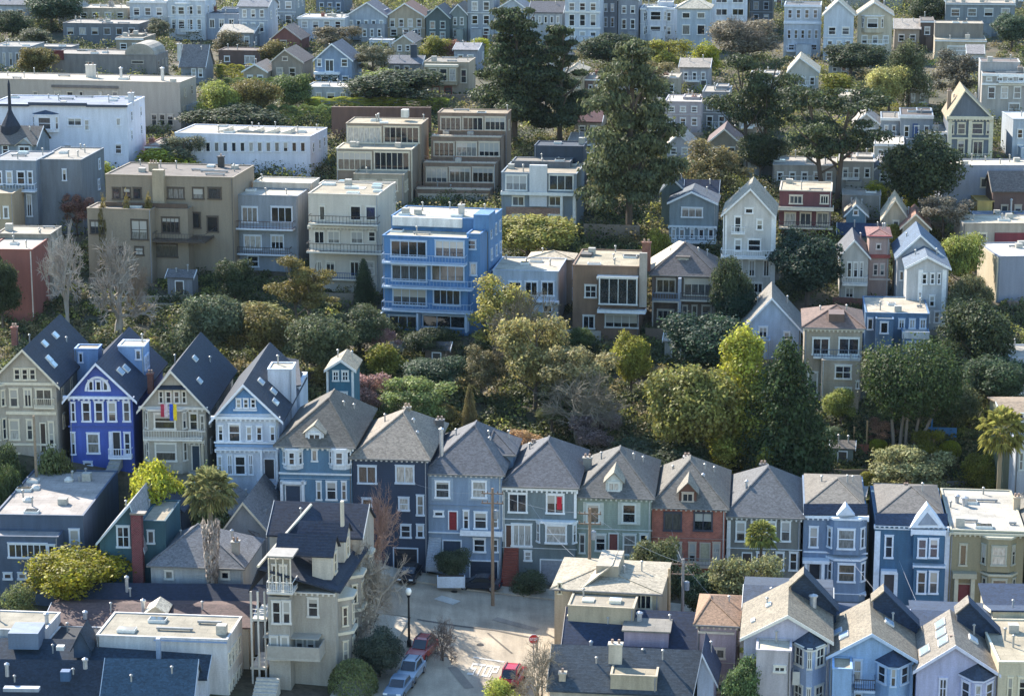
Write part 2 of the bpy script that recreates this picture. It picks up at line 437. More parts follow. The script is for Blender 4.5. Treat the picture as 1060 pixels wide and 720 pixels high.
    def skyl(s, side, u, v, w_=.8, l_=1.2, h=.14, col=None):
        """skylight or panel on a slope of the last front-gabled roof: u from eave to ridge, v from front to back"""
        a, b, ax, az, zt, y, y1, up = s.slope; xe = a if side < 0 else b; P = Vector((xe+(ax-xe)*u, y+(y1-y)*v, zt+(az-zt)*u+up))
        d = Vector((ax-xe, 0, az-zt)).normalized(); n = Vector((-d.z, 0, d.x)) if d.x > 0 else Vector((d.z, 0, -d.x)); e = Vector((0, 1, 0))
        for k_, (ww, ll, h0, h1, mt, nm) in enumerate(((w_, l_, -.05, h, trimm('#d9d6ce'), 'skylight'), (w_-.14, l_-.14, h, h+.03, col or plain('#93a7b8', .08), 'pane'))):
            c = [P+d*i*ww/2+e*j*ll/2 for i, j in ((-1,-1),(1,-1),(1,1),(-1,1))]; m = MB()
            m.add([q+n*h0 for q in c]+[q+n*h1 for q in c], [(3,2,1,0),(4,5,6,7),(0,1,5,4),(1,2,6,5),(2,3,7,6),(3,0,4,7)])
            o = s.part(nm, m, mt, s.roofo if k_ == 0 else o)
        return s
    def clutter(s, a, b, y0, y1, z):
        """vents, pipes, hatches and skylights on a flat roof"""
        if b-a < 1.5 or y1-y0 < 1.5: return
        r = s.rn; n = max(1, min(10, int((b-a)*(y1-y0)/10)))
        for _ in range(n):
            x, y = r.uniform(a, b), r.uniform(y0, y1); k = r.random(); m = MB()
            if k < .45:
                h = r.uniform(.5, 1.1); m.tube([(x,y,z),(x,y,z+h)], .09, 6); m.lathe([(.16,z+h),(.16,z+h+.12),(.02,z+h+.2)], 6, c=(x,y))
                s.part('vent_pipe', m, plain('#9c9c98', .5, .3), s.roofo)
            elif k < .6:
                L_ = min(r.uniform(1.5, 4), b-x-.1)
                if L_ < .6: continue
                m.box(x, x+L_, y-.12, y+.12, z+.1, z+.3)
                for q in (x+.1, x+L_-.25): m.box(q, q+.15, y-.1, y+.1, z, z+.1)
                s.part('duct', m, plain('#8f9192', .5, .3), s.roofo)
            elif k < .8:
                ww = r.uniform(.5, .9); m.box(x-ww, x+ww, y-.5, y+.5, z, z+.28); m.box(x-ww+.08, x+ww-.08, y-.42, y+.42, z+.28, z+.31, 1)
                s.part('skylight', m, [trimm('#d8d8d2'), glass()], s.roofo)
            else:
                m.box(x-.45, x+.45, y-.4, y+.4, z, z+r.uniform(.5, 1.0)); s.part('roof_hatch', m, plain('#a8a49a'), s.roofo)
    def pipes(s, spots):
        for x, y, z in spots:
            if s.rn.random() < .25: continue
            m = MB(); h = s.rn.uniform(.4, .9); m.tube([(x,y,z-.3),(x,y,z+h)], .08, 6); m.lathe([(.15,z+h),(.15,z+h+.1),(.02,z+h+.18)], 6, c=(x,y))
            s.part('vent_pipe', m, plain('#a9a8a4', .5, .3), s.roofo)
    def win(s, x0, x1, y0, y1, st='d', y=0, trim=None):
        xc = (x0+x1)/2; ax, z1 = s.lp(xc, y0, y); _, z0 = s.lp(xc, y1, y)
        w_ = s.lp(x1, y0, y)[0] - s.lp(x0, y0, y)[0]
        f, g = win_mesh(w_, z1-z0, st, trim or s.trim, s.far)
        o = put('window', f, s.root, (ax, y, z0))
        if g: put('pane', g, o)
        return o
    def row(s, y0, y1, spans, st='d', y=0, trim=None):
        for a, b in spans: s.win(a, b, y0, y1, st, y, trim)
        return s
    def even(s, y0, y1, x0, x1, n, fill=.6, st='d', y=0, trim=None):
        p = (x1-x0)/n
        for i in range(n): s.win(x0+p*(i+.5-fill/2), x0+p*(i+.5+fill/2), y0, y1, st, y, trim)
        return s
    def swin(s, spots, side=1, w_=.9, h_=1.5, st='d', v=None, trim=None):
        """windows in a side wall of the last block: (metres back, sill above foot)"""
        a, b, y0, y1, zt = v or s.last
        for yy, zz in spots:
            f, g = win_mesh(w_, h_, st, trim or s.trim, s.far)
            o = put('window', f, s.root, (b if side > 0 else a, y0+yy, zz), R(90) if side > 0 else R(-90))
            if g: put('pane', g, o)
        return s
    def sides(s, side=1, rows=2, n=3, v=None):
        v = v or s.last; a, b, y0, y1, zt = v; L = y1-y0
        s.swin([(L*(i+.5+.15*s.rn.uniform(-1, 1))/n, zt-1.1-1.5-2.9*r_) for r_ in range(rows) for i in range(n) if s.rn.random() > .12 and zt-1.1-1.5-2.9*r_ > .3], side, v=v)
        return s
    def band(s, x0, x1, y0, y1, out=.18, col=None, y=0, nm='cornice'):
        a, z1 = s.lp(x0, y0, y); b, z0 = s.lp(x1, y1, y)
        m = MB(); m.box(a-.03, b+.03, y-out, y-.001, z0, z1)
        if nm == 'cornice' and not s.far and out >= .3 and b-a > 3:      # dentils under the cornice
            k = int((b-a)/.5)
            for i in range(k+1): q = a+.05+(b-a-.1)*i/k; m.box(q-.09, q+.09, y-out*.75, y-.001, z0-.22, z0-.001)
        s.part(nm, m, trimm(col or s.trim)); return s
    def door(s, x0, x1, y0, y1, col='#4a3328', y=0, nm='door', panels=True):
        a, z1 = s.lp(x0, y0, y); b, z0 = s.lp(x1, y1, y)
        m = MB(); m.box(a, b, y-.05, y-.001, z0, z1)
        if panels:
            n = 2 if nm == 'door' else 4
            for i in range(n):
                q = z0 + (z1-z0)*(i+.12)/n; m.box(a+.1, b-.1, y-.08, y-.05, q, q+(z1-z0)*.76/n)
        o = s.part(nm, m, plain(col, .5))
        f = MB(); f.box(a-.12, a-.002, y-.12, y-.001, z0, z1+.12); f.box(b+.002, b+.12, y-.12, y-.001, z0, z1+.12); f.box(a, b, y-.12, y-.001, z1+.002, z1+.12)
        s.part('frame', f, trimm(s.trim), o); return s
    def balc(s, x0, x1, yy, out=1.3, rail=1.0, col=None, rcol=None, y=0, solid=False, n=None, posts=False):
        """balcony slab whose top edge is at yy, with a railing"""
        a, z = s.lp(x0, yy, y-out); b = s.lp(x1, yy, y-out)[0]
        m = MB(); m.box(a, b, y-out, y-.002, z-.22, z)
        o = s.part('balcony', m, trimm(col or s.trim)); r = MB(); t = .05; ya = y-out+.06
        if solid: r.box(a+.02, b-.02, ya-.05, ya+.05, z, z+rail); r.box(a+.02, a+.12, ya, y-.05, z, z+rail); r.box(b-.12, b-.02, ya, y-.05, z, z+rail)
        else:
            for zz in (z+rail-.06, z+.1): r.box(a, b, ya-.04, ya+.04, zz, zz+.07); r.box(a, a+.07, ya, y, zz, zz+.07); r.box(b-.07, b, ya, y, zz, zz+.07)
            k = n or max(4, int((b-a)/.32))
            for i in range(k+1): x = a+.03+(b-a-.06)*i/k; r.box(x-.022, x+.022, ya-.022, ya+.022, z, z+rail-.05)
        s.part('railing', r, trimm(rcol or s.trim), o)
        if posts:
            q = MB()
            for x in (a+.1, b-.1): q.box(x-.08, x+.08, ya-.08, ya+.08, z-4, z-.22)
            s.part('post', q, trimm(col or s.trim), o)
        return s
    def bay(s, x0, x1, yt, yb, out=.9, col=None, rows=(), st='d', cap='flat', rc=None, y=0, trim=None, cap_y=None):
        """canted bay: three faces with a window in each for every (y0,y1) in rows"""
        a, zt = s.lp(x0, yt, y-out/2); b = s.lp(x1, yt, y-out/2)[0]; z0 = s.lp((x0+x1)/2, yb, y-out)[1] if yb else -4
        c = out*.75; pl = [(a, y), (a+c, y-out), (b-c, y-out), (b, y)]
        m = MB(); m.pris(pl, z0, zt); o = s.part('bay', m, s.wmat(col or s.col))
        k = MB(); e = [(a-.12, y), (a+c-.08, y-out-.15), (b-c+.08, y-out-.15), (b+.12, y)]
        if cap == 'flat': k.pris(e, zt+.002, zt+.22); s.part('bay_cornice', k, trimm(s.trim), o)
        else:
            za = s.lp((x0+x1)/2, cap_y or yt-8, y)[1] if True else zt+1
            ap_ = ((a+b)/2, y, za)
            pts = [(p[0], p[1], zt+.02) for p in e]
            k.add(pts + [ap_], [(0,1,4),(1,2,4),(2,3,4),(0,3,2,1)]); s.part('bay_roof', k, shingle(rc or s.rc), o)
            k2 = MB(); k2.pris([(p[0], p[1]) for p in e], zt-.16, zt-.003, 0); s.part('bay_cornice', k2, trimm(s.trim), o)
        ang = math.atan2(out, c)
        for r0, r1 in rows:
            h1 = s.lp((x0+x1)/2, r0, y-out)[1]; h0 = s.lp((x0+x1)/2, r1, y-out)[1]
            wm = (b-a-2*c)
            for (px_, py_, rz, ww) in (((a+b)/2, y-out, 0, wm*.72), (a+c/2, y-out/2, -ang, math.hypot(c, out)*.62), (b-c/2, y-out/2, ang, math.hypot(c, out)*.62)):
                f, g = win_mesh(ww, h1-h0, st, trim or s.trim, s.far)
                wo_ = put('window', f, o, (px_, py_, h0), rz)
                if g: put('pane', g, wo_)
        return s
    def chim(s, px, yt, yb, y=4, w_=.8, col='b#8a5040', pots=2):
        x, z1 = s.lp(px, yt, y); z0 = s.lp(px, yb, y)[1]-.6
        m = MB(); m.box(x-w_/2, x+w_/2, y, y+.7, z0, z1); m.box(x-w_/2-.08, x+w_/2+.08, y-.08, y+.78, z1, z1+.14)
        o = s.part('chimney', m, s.wmat(col), s.roofo)
        p = MB()
        for i in range(pots): q = x-w_/2+w_*(i+.5)/pots; p.tube([(q, y+.35, z1+.14), (q, y+.35, z1+.5)], .12, 6)
        s.part('chimney_pot', p, plain('#a48a78'), o); return s
    def stack(s, px, yt, yb, y=4, r=.14):
        x, z1 = s.lp(px, yt, y); z0 = s.lp(px, yb, y)[1]-.5
        m = MB(); m.tube([(x,y,z0),(x,y,z1-.2)], r, 8); m.lathe([(r*1.4,z1-.2),(r*1.4,z1-.05),(.03,z1+.1)], 8, c=(x,y))
        s.part('flue', m, plain('#b4b6b8', .4, .5), s.roofo); return s
    def dormer(s, x0, x1, yt, yb, ya, y=2, dep=3, col=None, rc=None, st='c', roof='gf'):
        """gabled or flat dormer with one window"""
        a, zt = s.lp(x0, yt, y); b = s.lp(x1, yt, y)[0]; z0 = s.lp(x0, yb, y)[1]; ax = (a+b)/2
        m = MB(); o_ = MB(); up = .1; ov = .25
        if roof == 'gf':
            az = s.lp((x0+x1)/2, ya, y)[1]
            m.extr([(a,z0-.4),(b,z0-.4),(b,zt),(ax,az),(a,zt)], y, y+dep); k = (az-zt)/(ax-a)
            o_.slab([(a-ov,y-ov,zt-k*ov+up),(ax,y-ov,az+up),(ax,y+dep,az+up),(a-ov,y+dep,zt-k*ov+up)], .12)
            o_.slab([(ax,y-ov,az+up),(b+ov,y-ov,zt-k*ov+up),(b+ov,y+dep,zt-k*ov+up),(ax,y+dep,az+up)], .12)
        else:
            m.box(a, b, y, y+dep, z0-.4, zt)
            zb = s.lp(x0, ya, y+dep)[1]
            o_.slab([(a-.2,y-ov,zt+up),(b+.2,y-ov,zt+up),(b+.2,y+dep,max(zb, zt)+up+.05),(a-.2,y+dep,max(zb, zt)+up+.05)], .14)
        d = s.part('dormer', m, s.wmat(col or s.col), s.roofo)
        s.part('dormer_roof', o_, shingle(rc or s.rc) if roof == 'gf' else gravel(rc or s.rc), d)
        if st:
            f, g = win_mesh((b-a)*.72, (zt-z0)*.78, st, s.trim, s.far); wo_ = put('window', f, d, (ax, y, z0+(zt-z0)*.1))
            if g: put('pane', g, wo_)
        return s
    def plane(s, pts, t=.16, mat=None, nm='roof'):
        """free roof plane through sight lines (px,py,metres back)"""
        m = MB(); m.slab([s.pt(*p) for p in pts], t); s.roofo = s.part(nm, m, mat or shingle(s.rc)); return s
    def solid(s, nm, x0, x1, y0, y1, ya, yb, col, parent=None):
        """box part between sight lines, from ya to yb metres behind the front"""
        a, z1 = s.lp(x0, y0, ya); b, z0 = s.lp(x1, y1, ya)
        m = MB(); m.box(a, b, ya, yb, z0, z1); s.part(nm, m, s.wmat(col) if isinstance(col, str) else col, parent); return s
    def steps(s, x0, x1, y0, y1, out=3.0, col='#8f8d88', y=0):
        """flight of steps coming forward from the front"""
        a, z1 = s.lp(x0, y0, y); b = s.lp(x1, y0, y)[0]; z0 = s.lp(x0, y1, y-out)[1]
        n = max(4, int((z1-z0)/.19)); m = MB()
        for i in range(n): m.box(a, b, y-out*(n-i)/n, y-.01, z0+(z1-z0)*i/n-(.3 if i == 0 else 0), z0+(z1-z0)*(i+1)/n)
        s.part('steps', m, plain(col, .8)); return s
HAZE = .00002

# ------------------------------------------------------------------ ground, street, pavement
def sheet(name, xs, ys, zoff, mat, label, cat, kind='structure'):
    X, Y = np.meshgrid(xs, ys); Z = terr(X, Y) + zoff
    nx, ny = len(xs), len(ys)
    v = np.stack([X, Y, Z], -1).reshape(-1, 3)
    i = np.arange((ny-1)*(nx-1)); r, c = i//(nx-1), i % (nx-1); a = r*nx+c
    f = np.stack([a, a+1, a+nx+1, a+nx], -1)
    me = bpy.data.meshes.new(name); me.from_pydata(v.tolist(), [], f.tolist()); me.materials.append(mat)
    me.polygons.foreach_set('use_smooth', [True]*len(f)); me.update()
    return tag(put(name, me), label, cat, kind=kind)
def ground_mat():
    m, n, b = _new('soil_and_grass'); g = n.nodes.new('ShaderNodeNewGeometry'); p = g.outputs['Position']
    f = _ramp(n, _noise(n, p, .12, 5), .4, .6, 0, 1); k = _ramp(n, _noise(n, p, 1.6, 4), .3, .7, .6, 1.35)
    col = _scale(n, _mix(n, f, lin('#3e3f2a'), lin('#5a5040')), k)
    n.links.new(col, b.inputs['Base Color']); b.inputs['Roughness'].default_value = .95
    _bump(n, b, _noise(n, p, 3.0, 3), .7, .2); return m
def asphalt_mat(h, crack=True):
    m, n, b = _new('road_surface'); g = n.nodes.new('ShaderNodeNewGeometry'); p = g.outputs['Position']
    k = _mul(n, _ramp(n, _noise(n, p, .22, 6), .32, .68, .72, 1.2), _ramp(n, _noise(n, p, 9.0, 2), .3, .7, .85, 1.15))
    k = _mul(n, k, _ramp(n, _noise(n, _map(n, p, (1.2, .12, 1)), 1.0, 3), .35, .65, .85, 1.1))
    n.links.new(_scale(n, lin(h), k), b.inputs['Base Color']); b.inputs['Roughness'].default_value = .85; return m
ys = np.concatenate([np.arange(120, 196, 6), np.arange(196, 330, 1.5), np.arange(330, 620, 5), np.arange(620, 1300, 40)])
xs = np.concatenate([np.arange(-420, -120, 20), np.arange(-120, -60, 4), np.arange(-60, 64, 1.5), np.arange(64, 124, 4), np.arange(124, 440, 20)])
sheet('ground', xs, ys, -.30, ground_mat(), 'dark soil and grass of the hillside between the houses', 'ground')

# the cross street comes down towards us from the street in front of the row
gx = math.sin(R(10)); gy = math.cos(R(10))
def strip(name, quad_fn, nu, nv, zoff, mat, label, cat, kind='structure', th=0):
    """draped strip: quad_fn(u,v)->(x,y)"""
    v = []; f = []
    for j in range(nv+1):
        for i in range(nu+1):
            x, y = quad_fn(i/nu, j/nv); v.append((x, y, tz(x, y)+zoff))
    k = nu+1
    for j in range(nv):
        for i in range(nu): f.append((j*k+i, j*k+i+1, (j+1)*k+i+1, (j+1)*k+i))
    n0 = len(v)
    if th:
        v += [(x, y, z-th) for x, y, z in v]
        ed = [(i, i+1) for i in range(nu)] + [(j*k+nu, (j+1)*k+nu) for j in range(nv)] + [(nv*k+i+1, nv*k+i) for i in reversed(range(nu))] + [((j+1)*k, j*k) for j in reversed(range(nv))]
        f += [(a, a+n0, b+n0, b) for a, b in ed]
    me = bpy.data.meshes.new(name); me.from_pydata(v, [], f); me.materials.append(mat); me.update()
    return tag(put(name, me), label, cat, kind=kind)
SA = R(7)
def street(s_, t_):                      # s along the row (right positive), t away from the row towards us, from the row's front line
    return (-5 + s_*math.cos(SA) - t_*math.sin(SA), 236.5 - s_*math.sin(SA) - t_*math.cos(SA))
asph = asphalt_mat("#a0937f"); conc = asphalt_mat('#b0a593')
strip('street', lambda u, v: street(-32+92*u, 3.2+10.3*v), 90, 14, .0, asph, 'asphalt street running along the front of the row of houses', 'street')
strip('pavement', lambda u, v: street(-32+92*u, .2+3.0*v), 90, 4, .13, conc, 'concrete pavement under the house fronts', 'pavement', th=.3)
def cross(s_, t_):                       # s across the side street, t down it
    return (-7.2 + s_*math.cos(R(10)) - t_*math.sin(R(10)), 223.5 - s_*math.sin(R(10)) - t_*math.cos(R(10)))
strip('side_street', lambda u, v: cross(-2.6+16.2*u, -3.5+60*v), 20, 70, .012, asph, 'sunlit asphalt side street with the stop marking', 'street')
strip('pavement', lambda u, v: cross(-5.6+3.0*u, 1+56*v), 5, 60, .14, conc, 'concrete pavement beside the parked cars', 'pavement', th=.35)
strip('pavement', lambda u, v: cross(13.6+2.6*u, 1+56*v), 5, 60, .14, conc, 'concrete pavement right of the sunlit side street', 'pavement', th=.35)
road_white = plain('#c3beb2', .8, vary=.12)
def mark(name, quad, label):
    v = [(x, y, tz(x, y)+.035) for x, y in quad]; m = MB(); m.add(v, [(0,1,2,3)]); o = m.build(name, road_white); tag(o, label, 'road marking', kind='structure'); return o
def onroad(px, py):
    P, D = ground(px, py); return (P.x, P.y)
def pxline(name, pts, wd, label, mat=None):
    q = [Vector((*onroad(*p), 0)) for p in pts]; m = MB()
    for a, b in zip(q, q[1:]):
        d = (b-a).normalized(); nrm = Vector((-d.y, d.x, 0))*wd/2; k = max(1, int((b-a).length/1.0))
        for i in range(k):
            c0 = a+(b-a)*i/k; c1 = a+(b-a)*(i+1)/k
            pp = [c0-nrm, c1-nrm, c1+nrm, c0+nrm]; m.add([(p.x, p.y, tz(p.x, p.y)+.04) for p in pp], [(0,1,2,3)])
    return tag(m.build(name, mat or road_white), label, 'road marking', kind='structure')
pxline('stop_line', [(490, 680), (522, 685)], .32, 'white stop line painted across the side street lane')
pxline('road_patch', [(453, 618), (473, 624)], 1.6, 'pale square utility patch in the shaded street', asphalt_mat('#b5b2a8'))
pxline('road_patch', [(432, 641), (512, 652), (556, 661)], .35, 'dark tar seam across the mouth of the side street', asphalt_mat('#5d574f'))
# STOP lettering on the road: strokes in a 5 x 7 cell
GLY = {'S': [((0,6),(4,6)),((0,3.2),(0,6)),((0,3.2),(4,3.2)),((4,0),(4,3.2)),((0,0),(4,0))], 'T': [((0,6),(4,6)),((2,0),(2,6))],
       'O': [((0,0),(4,0)),((4,0),(4,6)),((4,6),(0,6)),((0,6),(0,0))], 'P': [((0,0),(0,6)),((0,6),(4,6)),((4,6),(4,3)),((4,3),(0,3))],
       'N': [((0,0),(0,6)),((0,6),(4,0)),((4,0),(4,6))]}
def strokes(word, hw):
    out = []
    for i, ch in enumerate(word):
        for (a, b), (c, d) in GLY[ch]:
            dx, dy = c-a, d-b; L = math.hypot(dx, dy); ux, uy = dx/L, dy/L
            a0, b0, c0, d0 = a-ux*hw, b-uy*hw, c+ux*hw, d+uy*hw
            out.append([(i*6+a0+uy*hw, b0-ux*hw), (i*6+c0+uy*hw, d0-ux*hw), (i*6+c0-uy*hw, d0+ux*hw), (i*6+a0-uy*hw, b0+ux*hw)])
    return out
for i_, (px_, py_, lab_) in enumerate(((497, 667, 'iron manhole cover in the middle of the side street'), (470, 612, 'manhole cover in the shaded street'), (452, 676, 'small round utility cover near the parked cars'))):
    P_, D_ = ground(px_, py_); mh = MB(); mh.lathe([(.34 if i_ < 2 else .2, -.05), (.34 if i_ < 2 else .2, .012)], 16); o_ = mh.build('manhole_cover', plain('#3a3835', .5, .6), None, (P_.x, P_.y, tz(P_.x, P_.y)+.03)); tag(o_, lab_, 'manhole cover')
pxline('road_patch', [(468, 690), (486, 712)], .9, 'dark resurfaced strip along the side street lane', asphalt_mat('#7d7366'))
pxline('road_patch', [(505, 655), (530, 676)], .22, 'thin crooked tar seam in the sunlit side street', asphalt_mat('#5d564d'))
pxline('road_patch', [(512, 640), (556, 652)], 1.1, 'worn dark patch where the two streets meet', asphalt_mat('#857b6e'))
m = MB(); A = Vector((*onroad(484.5, 697), 0)); B = Vector((*onroad(511.5, 700.5), 0)); ex = (B-A)/22.0; ey = Vector((gx, gy, 0))*2.5/6
for q_, poly in enumerate(strokes('STOP', .62)):
    pp = [A+ex*x+ey*y for x, y in poly]; m.add([(p.x, p.y, tz(p.x, p.y)+.045+.0015*(q_ % 6)) for p in pp], [(0,1,2,3)])
tag(m.build('stop_marking', road_white), 'white STOP letters painted on the sunlit side street', 'road marking', kind='structure')

# the air over the valley
hb = MB(); hb.box(-440, 440, -20, 1320, -22, 128)
hz = bpy.data.materials.new('air'); hz.use_nodes = True; hn = hz.node_tree; hn.nodes.clear()
pv = hn.nodes.new('ShaderNodeVolumePrincipled'); pv.inputs['Color'].default_value = (.62, .80, 1.0, 1); pv.inputs['Density'].default_value = HAZE; pv.inputs['Anisotropy'].default_value = 0.0
ho = hn.nodes.new('ShaderNodeOutputMaterial'); hn.links.new(pv.outputs[0], ho.inputs['Volume'])
tag(hb.build('haze', hz), 'thin blue afternoon haze over the hillside', 'haze', kind='stuff')

# ------------------------------------------------------------------ upper stretch of the front row (left)
ROW = 'row houses along the street'
DL = 256
def steps_rail(b, x0, x1, y0, y1, out=2.6): b.steps(x0, x1, y0, y1, out)

b = Bld('tan gabled Victorian with a three-pane attic window, left of the royal blue house', -10, 58, 482, DL, 2.5, col='#a89f92', trim='#d6cbb6', roof='#2b3340', group=ROW)
b.vol(-10, 58, 396, dep=17, roof='gf', ap=(24, 362), ov=.5)
b.row(381, 393, [(14, 21), (22, 29), (30, 37)], 'd'); b.band(-12, 60, 395, 398.5); b.band(-10, 58, 425, 429, .15); b.band(-10, 58, 458, 461, .12)
b.row(402, 421, [(9, 19)]); b.row(402, 421, [(24, 33), (36, 54)], 'c'); b.row(434, 455, [(9, 20), (27, 34)]); b.door(42, 48, 438, 467, '#3b2f2a'); b.row(436, 462, [(49.5, 56)])
b.row(469, 476, [(11, 21)], 'p'); b.bay(-8, 5, 399, 468, .8, rows=((404, 421), (434, 455))); b.steps(42, 56, 468, 482)
b.balc(35, 56, 421, .5, .9, n=10); b.chim(14, 340, 352, 9, .6); b.sides(1, 2, 4)
[b.skyl(1, u_, v_, .8, 1.3) for u_, v_ in ((.75, .35), (.72, .62), (.45, .2), (.3, .19))]

b = Bld('royal blue Victorian with white half-round attic window', 71, 137, 485, DL, 2.5, col='#4258a8', trim='#d7dbe8', roof='#263246', group=ROW)
b.vol(71, 137, 410, dep=17, roof='gf', ap=(100, 376), ov=.6)
[b.skyl(1, u_, v_, .9, 1.4) for u_, v_ in ((.45, .3), (.5, .18))]; b.row(394, 404, [(91, 97), (98.5, 105), (106, 112)], 'p'); b.band(66, 139, 409, 412.5, .4); b.band(71, 137, 440, 442.5, .12, '#3b4f96')
arch = MB(); cx_, cz_ = b.lp(101.5, 404.5); rx = b.lp(115, 404)[0]-cx_; rz = b.lp(101, 389)[1]-cz_
for k in range(14):
    t0, t1 = math.pi*k/14, math.pi*(k+1)/14
    arch.extr([(cx_+rx*math.cos(t0), cz_+rz*math.sin(t0)), (cx_+rx*math.cos(t1), cz_+rz*math.sin(t1)), (cx_+(rx-.25)*math.cos(t1), cz_+(rz-.25)*math.sin(t1)), (cx_+(rx-.25)*math.cos(t0), cz_+(rz-.25)*math.sin(t0))], -.16, -.002)
b.part('arch_trim', arch, trimm('#d7dbe8'))
b.row(415.5, 436, [(84, 94), (97.5, 107), (111, 120.5), (126.5, 135)]); b.row(416, 436, [(73, 78)]); b.row(448, 469, [(89.5, 103)]); b.row(447, 470, [(73, 78), (128, 135)])
b.door(117, 125, 447, 472, '#20242c'); b.steps(115, 127, 473, 488); b.row(477, 482, [(86, 96)], 'p'); b.balc(112, 136, 473, .9, .9, n=9); b.band(113, 117, 446, 474, .25, '#c9cede', nm='porch_post')
b.vol(122, 149, 359, None, 8, 3, 'flat', rc='#c9c1b0', col='#7f9cc4', cor=True); b.sides(1, 1, 3); b.row(362, 372, [(140, 146)], 'p', 8)
b.vol(77, 101, 362, None, 9, 2.2, 'flat', rc='#b5a996', col='#7f9cc4'); b.row(365, 375, [(81, 86)], 'p', 9)
b.plane([(97, 372, 17), (127, 344, 17.2), (158, 374, 17), (127, 368, 12)]); 

b = Bld('beige Victorian with clipped gable and flags hanging from its balcony', 147, 213, 496, DL-1, 2.5, col='#aaa295', trim='#d6d0c6', roof='#273140', group=ROW)
b.vol(147, 213, 421, dep=18, roof='gf', ap=(177.5, 384), ov=.5)
jl = MB(); x_, z_ = b.lp(177.5, 385, -.6)
[b.skyl(1, u_, v_, .7, 1.2) for u_, v_ in ((.4, .25), (.75, .5))]; b.plane([(163, 402, -.7), (192, 402, -.7), (177.5, 384, 3.0)], .14)
b.row(404, 417, [(164, 169), (171, 177.5), (179.5, 186), (188, 193)]); b.band(144, 215, 420, 423.5, .3); b.band(150, 212, 454, 458, .3); b.band(148, 213, 487, 489, .1)
b.bay(149, 193, 424, 490, .8, rows=((427, 444), (458, 477))); b.row(427, 445, [(195.5, 205)]); b.row(429, 446, [(207, 211.5)])
b.balc(148, 209, 454, 1.2, .9, n=22); b.door(199, 207, 461, 486, '#273746'); b.steps(197, 210, 487, 500); b.band(209, 212, 458, 488, .5, '#b9ac96', nm='porch_post'); b.sides(1, 2, 4)
b.chim(155, 388, 402, 6, .6); b.chim(213, 376, 388, 13, .7, '#b9ac96')

b = Bld('white Victorian with bright blue gable and steps to a recessed door', 223, 288, 512, DL-3, 2.5, col='#c3cad6', trim='#dfe3ea', roof='#27313f', group=ROW)
b.vol(223, 288, 431, dep=19, roof='gf', ap=(252.5, 398), ov=.6)
[b.skyl(1, u_, v_, .8, 1.3) for u_, v_ in ((.7, .25), (.35, .28), (.2, .15))]; gb = MB(); p0, p1, p2 = b.lp(226, 428), b.lp(283, 428), b.lp(252.7, 402)
gb.extr([p0, p1, p2], -.06, -.002); b.part('gable_panel', gb, paint('#5a86b4'))
b.row(412.5, 422, [(244, 250), (251.5, 257.5), (259, 265)], y=-.07); b.band(242, 266, 423, 424.5, .3); b.band(219, 290, 430, 433.5, .35); b.band(223, 288, 459, 462.5, .2, '#7c9cc0'); b.band(222, 289, 456.5, 458.6, .25)
b.row(440, 456, [(225.5, 231)]); b.row(438, 457, [(236, 249)], 'd'); b.row(441, 456, [(254.5, 261), (265, 271.5), (279, 285)], 'd'); b.row(471, 491, [(242.5, 254.5)], 'd'); b.row(470, 491, [(235, 240.5), (257, 262)], 'g'); b.row(472, 490, [(225, 230)])
b.door(274, 284, 475, 495, '#1d232d'); b.steps(266, 288, 496, 517, 3.4, '#b8bcc4'); b.band(270, 272.5, 464, 497, .5, nm='porch_post'); b.band(286, 288.5, 464, 497, .5, nm='porch_post'); b.band(223, 289, 464, 466, .35)
b.vol(277, 302, 383, None, 7, 3.2, 'flat', rc='#c8bda6', col='#c9cdd6'); b.vol(286, 310, 400, None, 13, 7, 'none', col='#c3cad6'); b.plane([(285, 402, 12.8), (312, 398, 12.8), (309, 372, 20), (276, 366, 20)])
b.sides(1, 2, 4, v=(b.lp(223, 431)[0], b.lp(288, 431)[0], 0, 19, b.lp(250, 431)[1]))

b = Bld('slim teal tower house with two small white windows over one wide one', 339, 366, 425, 272, 4, col='#3e6a7c', trim='#d8d6ce', roof='#8f8672')
b.vol(339, 366, 382, dep=5, roof='gf', ap=(353, 373), ov=.35); b.row(383.5, 394, [(344, 351), (353.5, 361)], 'g'); b.row(405, 415, [(344, 360)], 'p'); b.band(338, 341, 384, 424, .08); b.band(364, 366.5, 384, 424, .08)

# ------------------------------------------------------------------ lower stretch of the front row
DM = 250
b = Bld('teal and white Victorian with twin rounded bays and a small gabled dormer', 289, 364, 562, DM, 5, col='#5a7c96', trim='#d4d7da', roof='#5d5850', group=ROW)
b.vol(289, 364, 461, dep=15, roof='hip', ap=(340, 413), ov=.5, hd=5.5); b.dormer(316, 335, 447, 456, 440, .55, 3.5, '#d4d7da', '#8d8676', 'c')
b.band(287, 366, 460, 464, .4); b.band(289, 364, 488, 491.5, .25); b.band(289, 364, 494, 496, .1); b.bay(292, 313, 465, 486, .7, '#c9cfd6', ((467, 481),)); b.bay(340, 363, 465, 486, .7, '#c9cfd6', ((467, 481),))
b.win(322, 329, 465, 477, 'p'); b.row(498, 517, [(337, 349)]); b.row(498, 517, [(327, 333), (353, 359)]); b.band(291, 293.5, 496, 520, .5, nm='porch_post'); b.band(313, 315.5, 496, 520, .5, nm='porch_post'); b.door(296, 311, 502, 522, '#2c3d52', panels=False)
b.band(291, 317, 496.5, 500, .5, nm='porch_arch'); b.chim(356, 437, 447, 9, .7); b.stack(326, 433, 440, 7); b.row(528, 545, [(300, 310), (335, 347)])

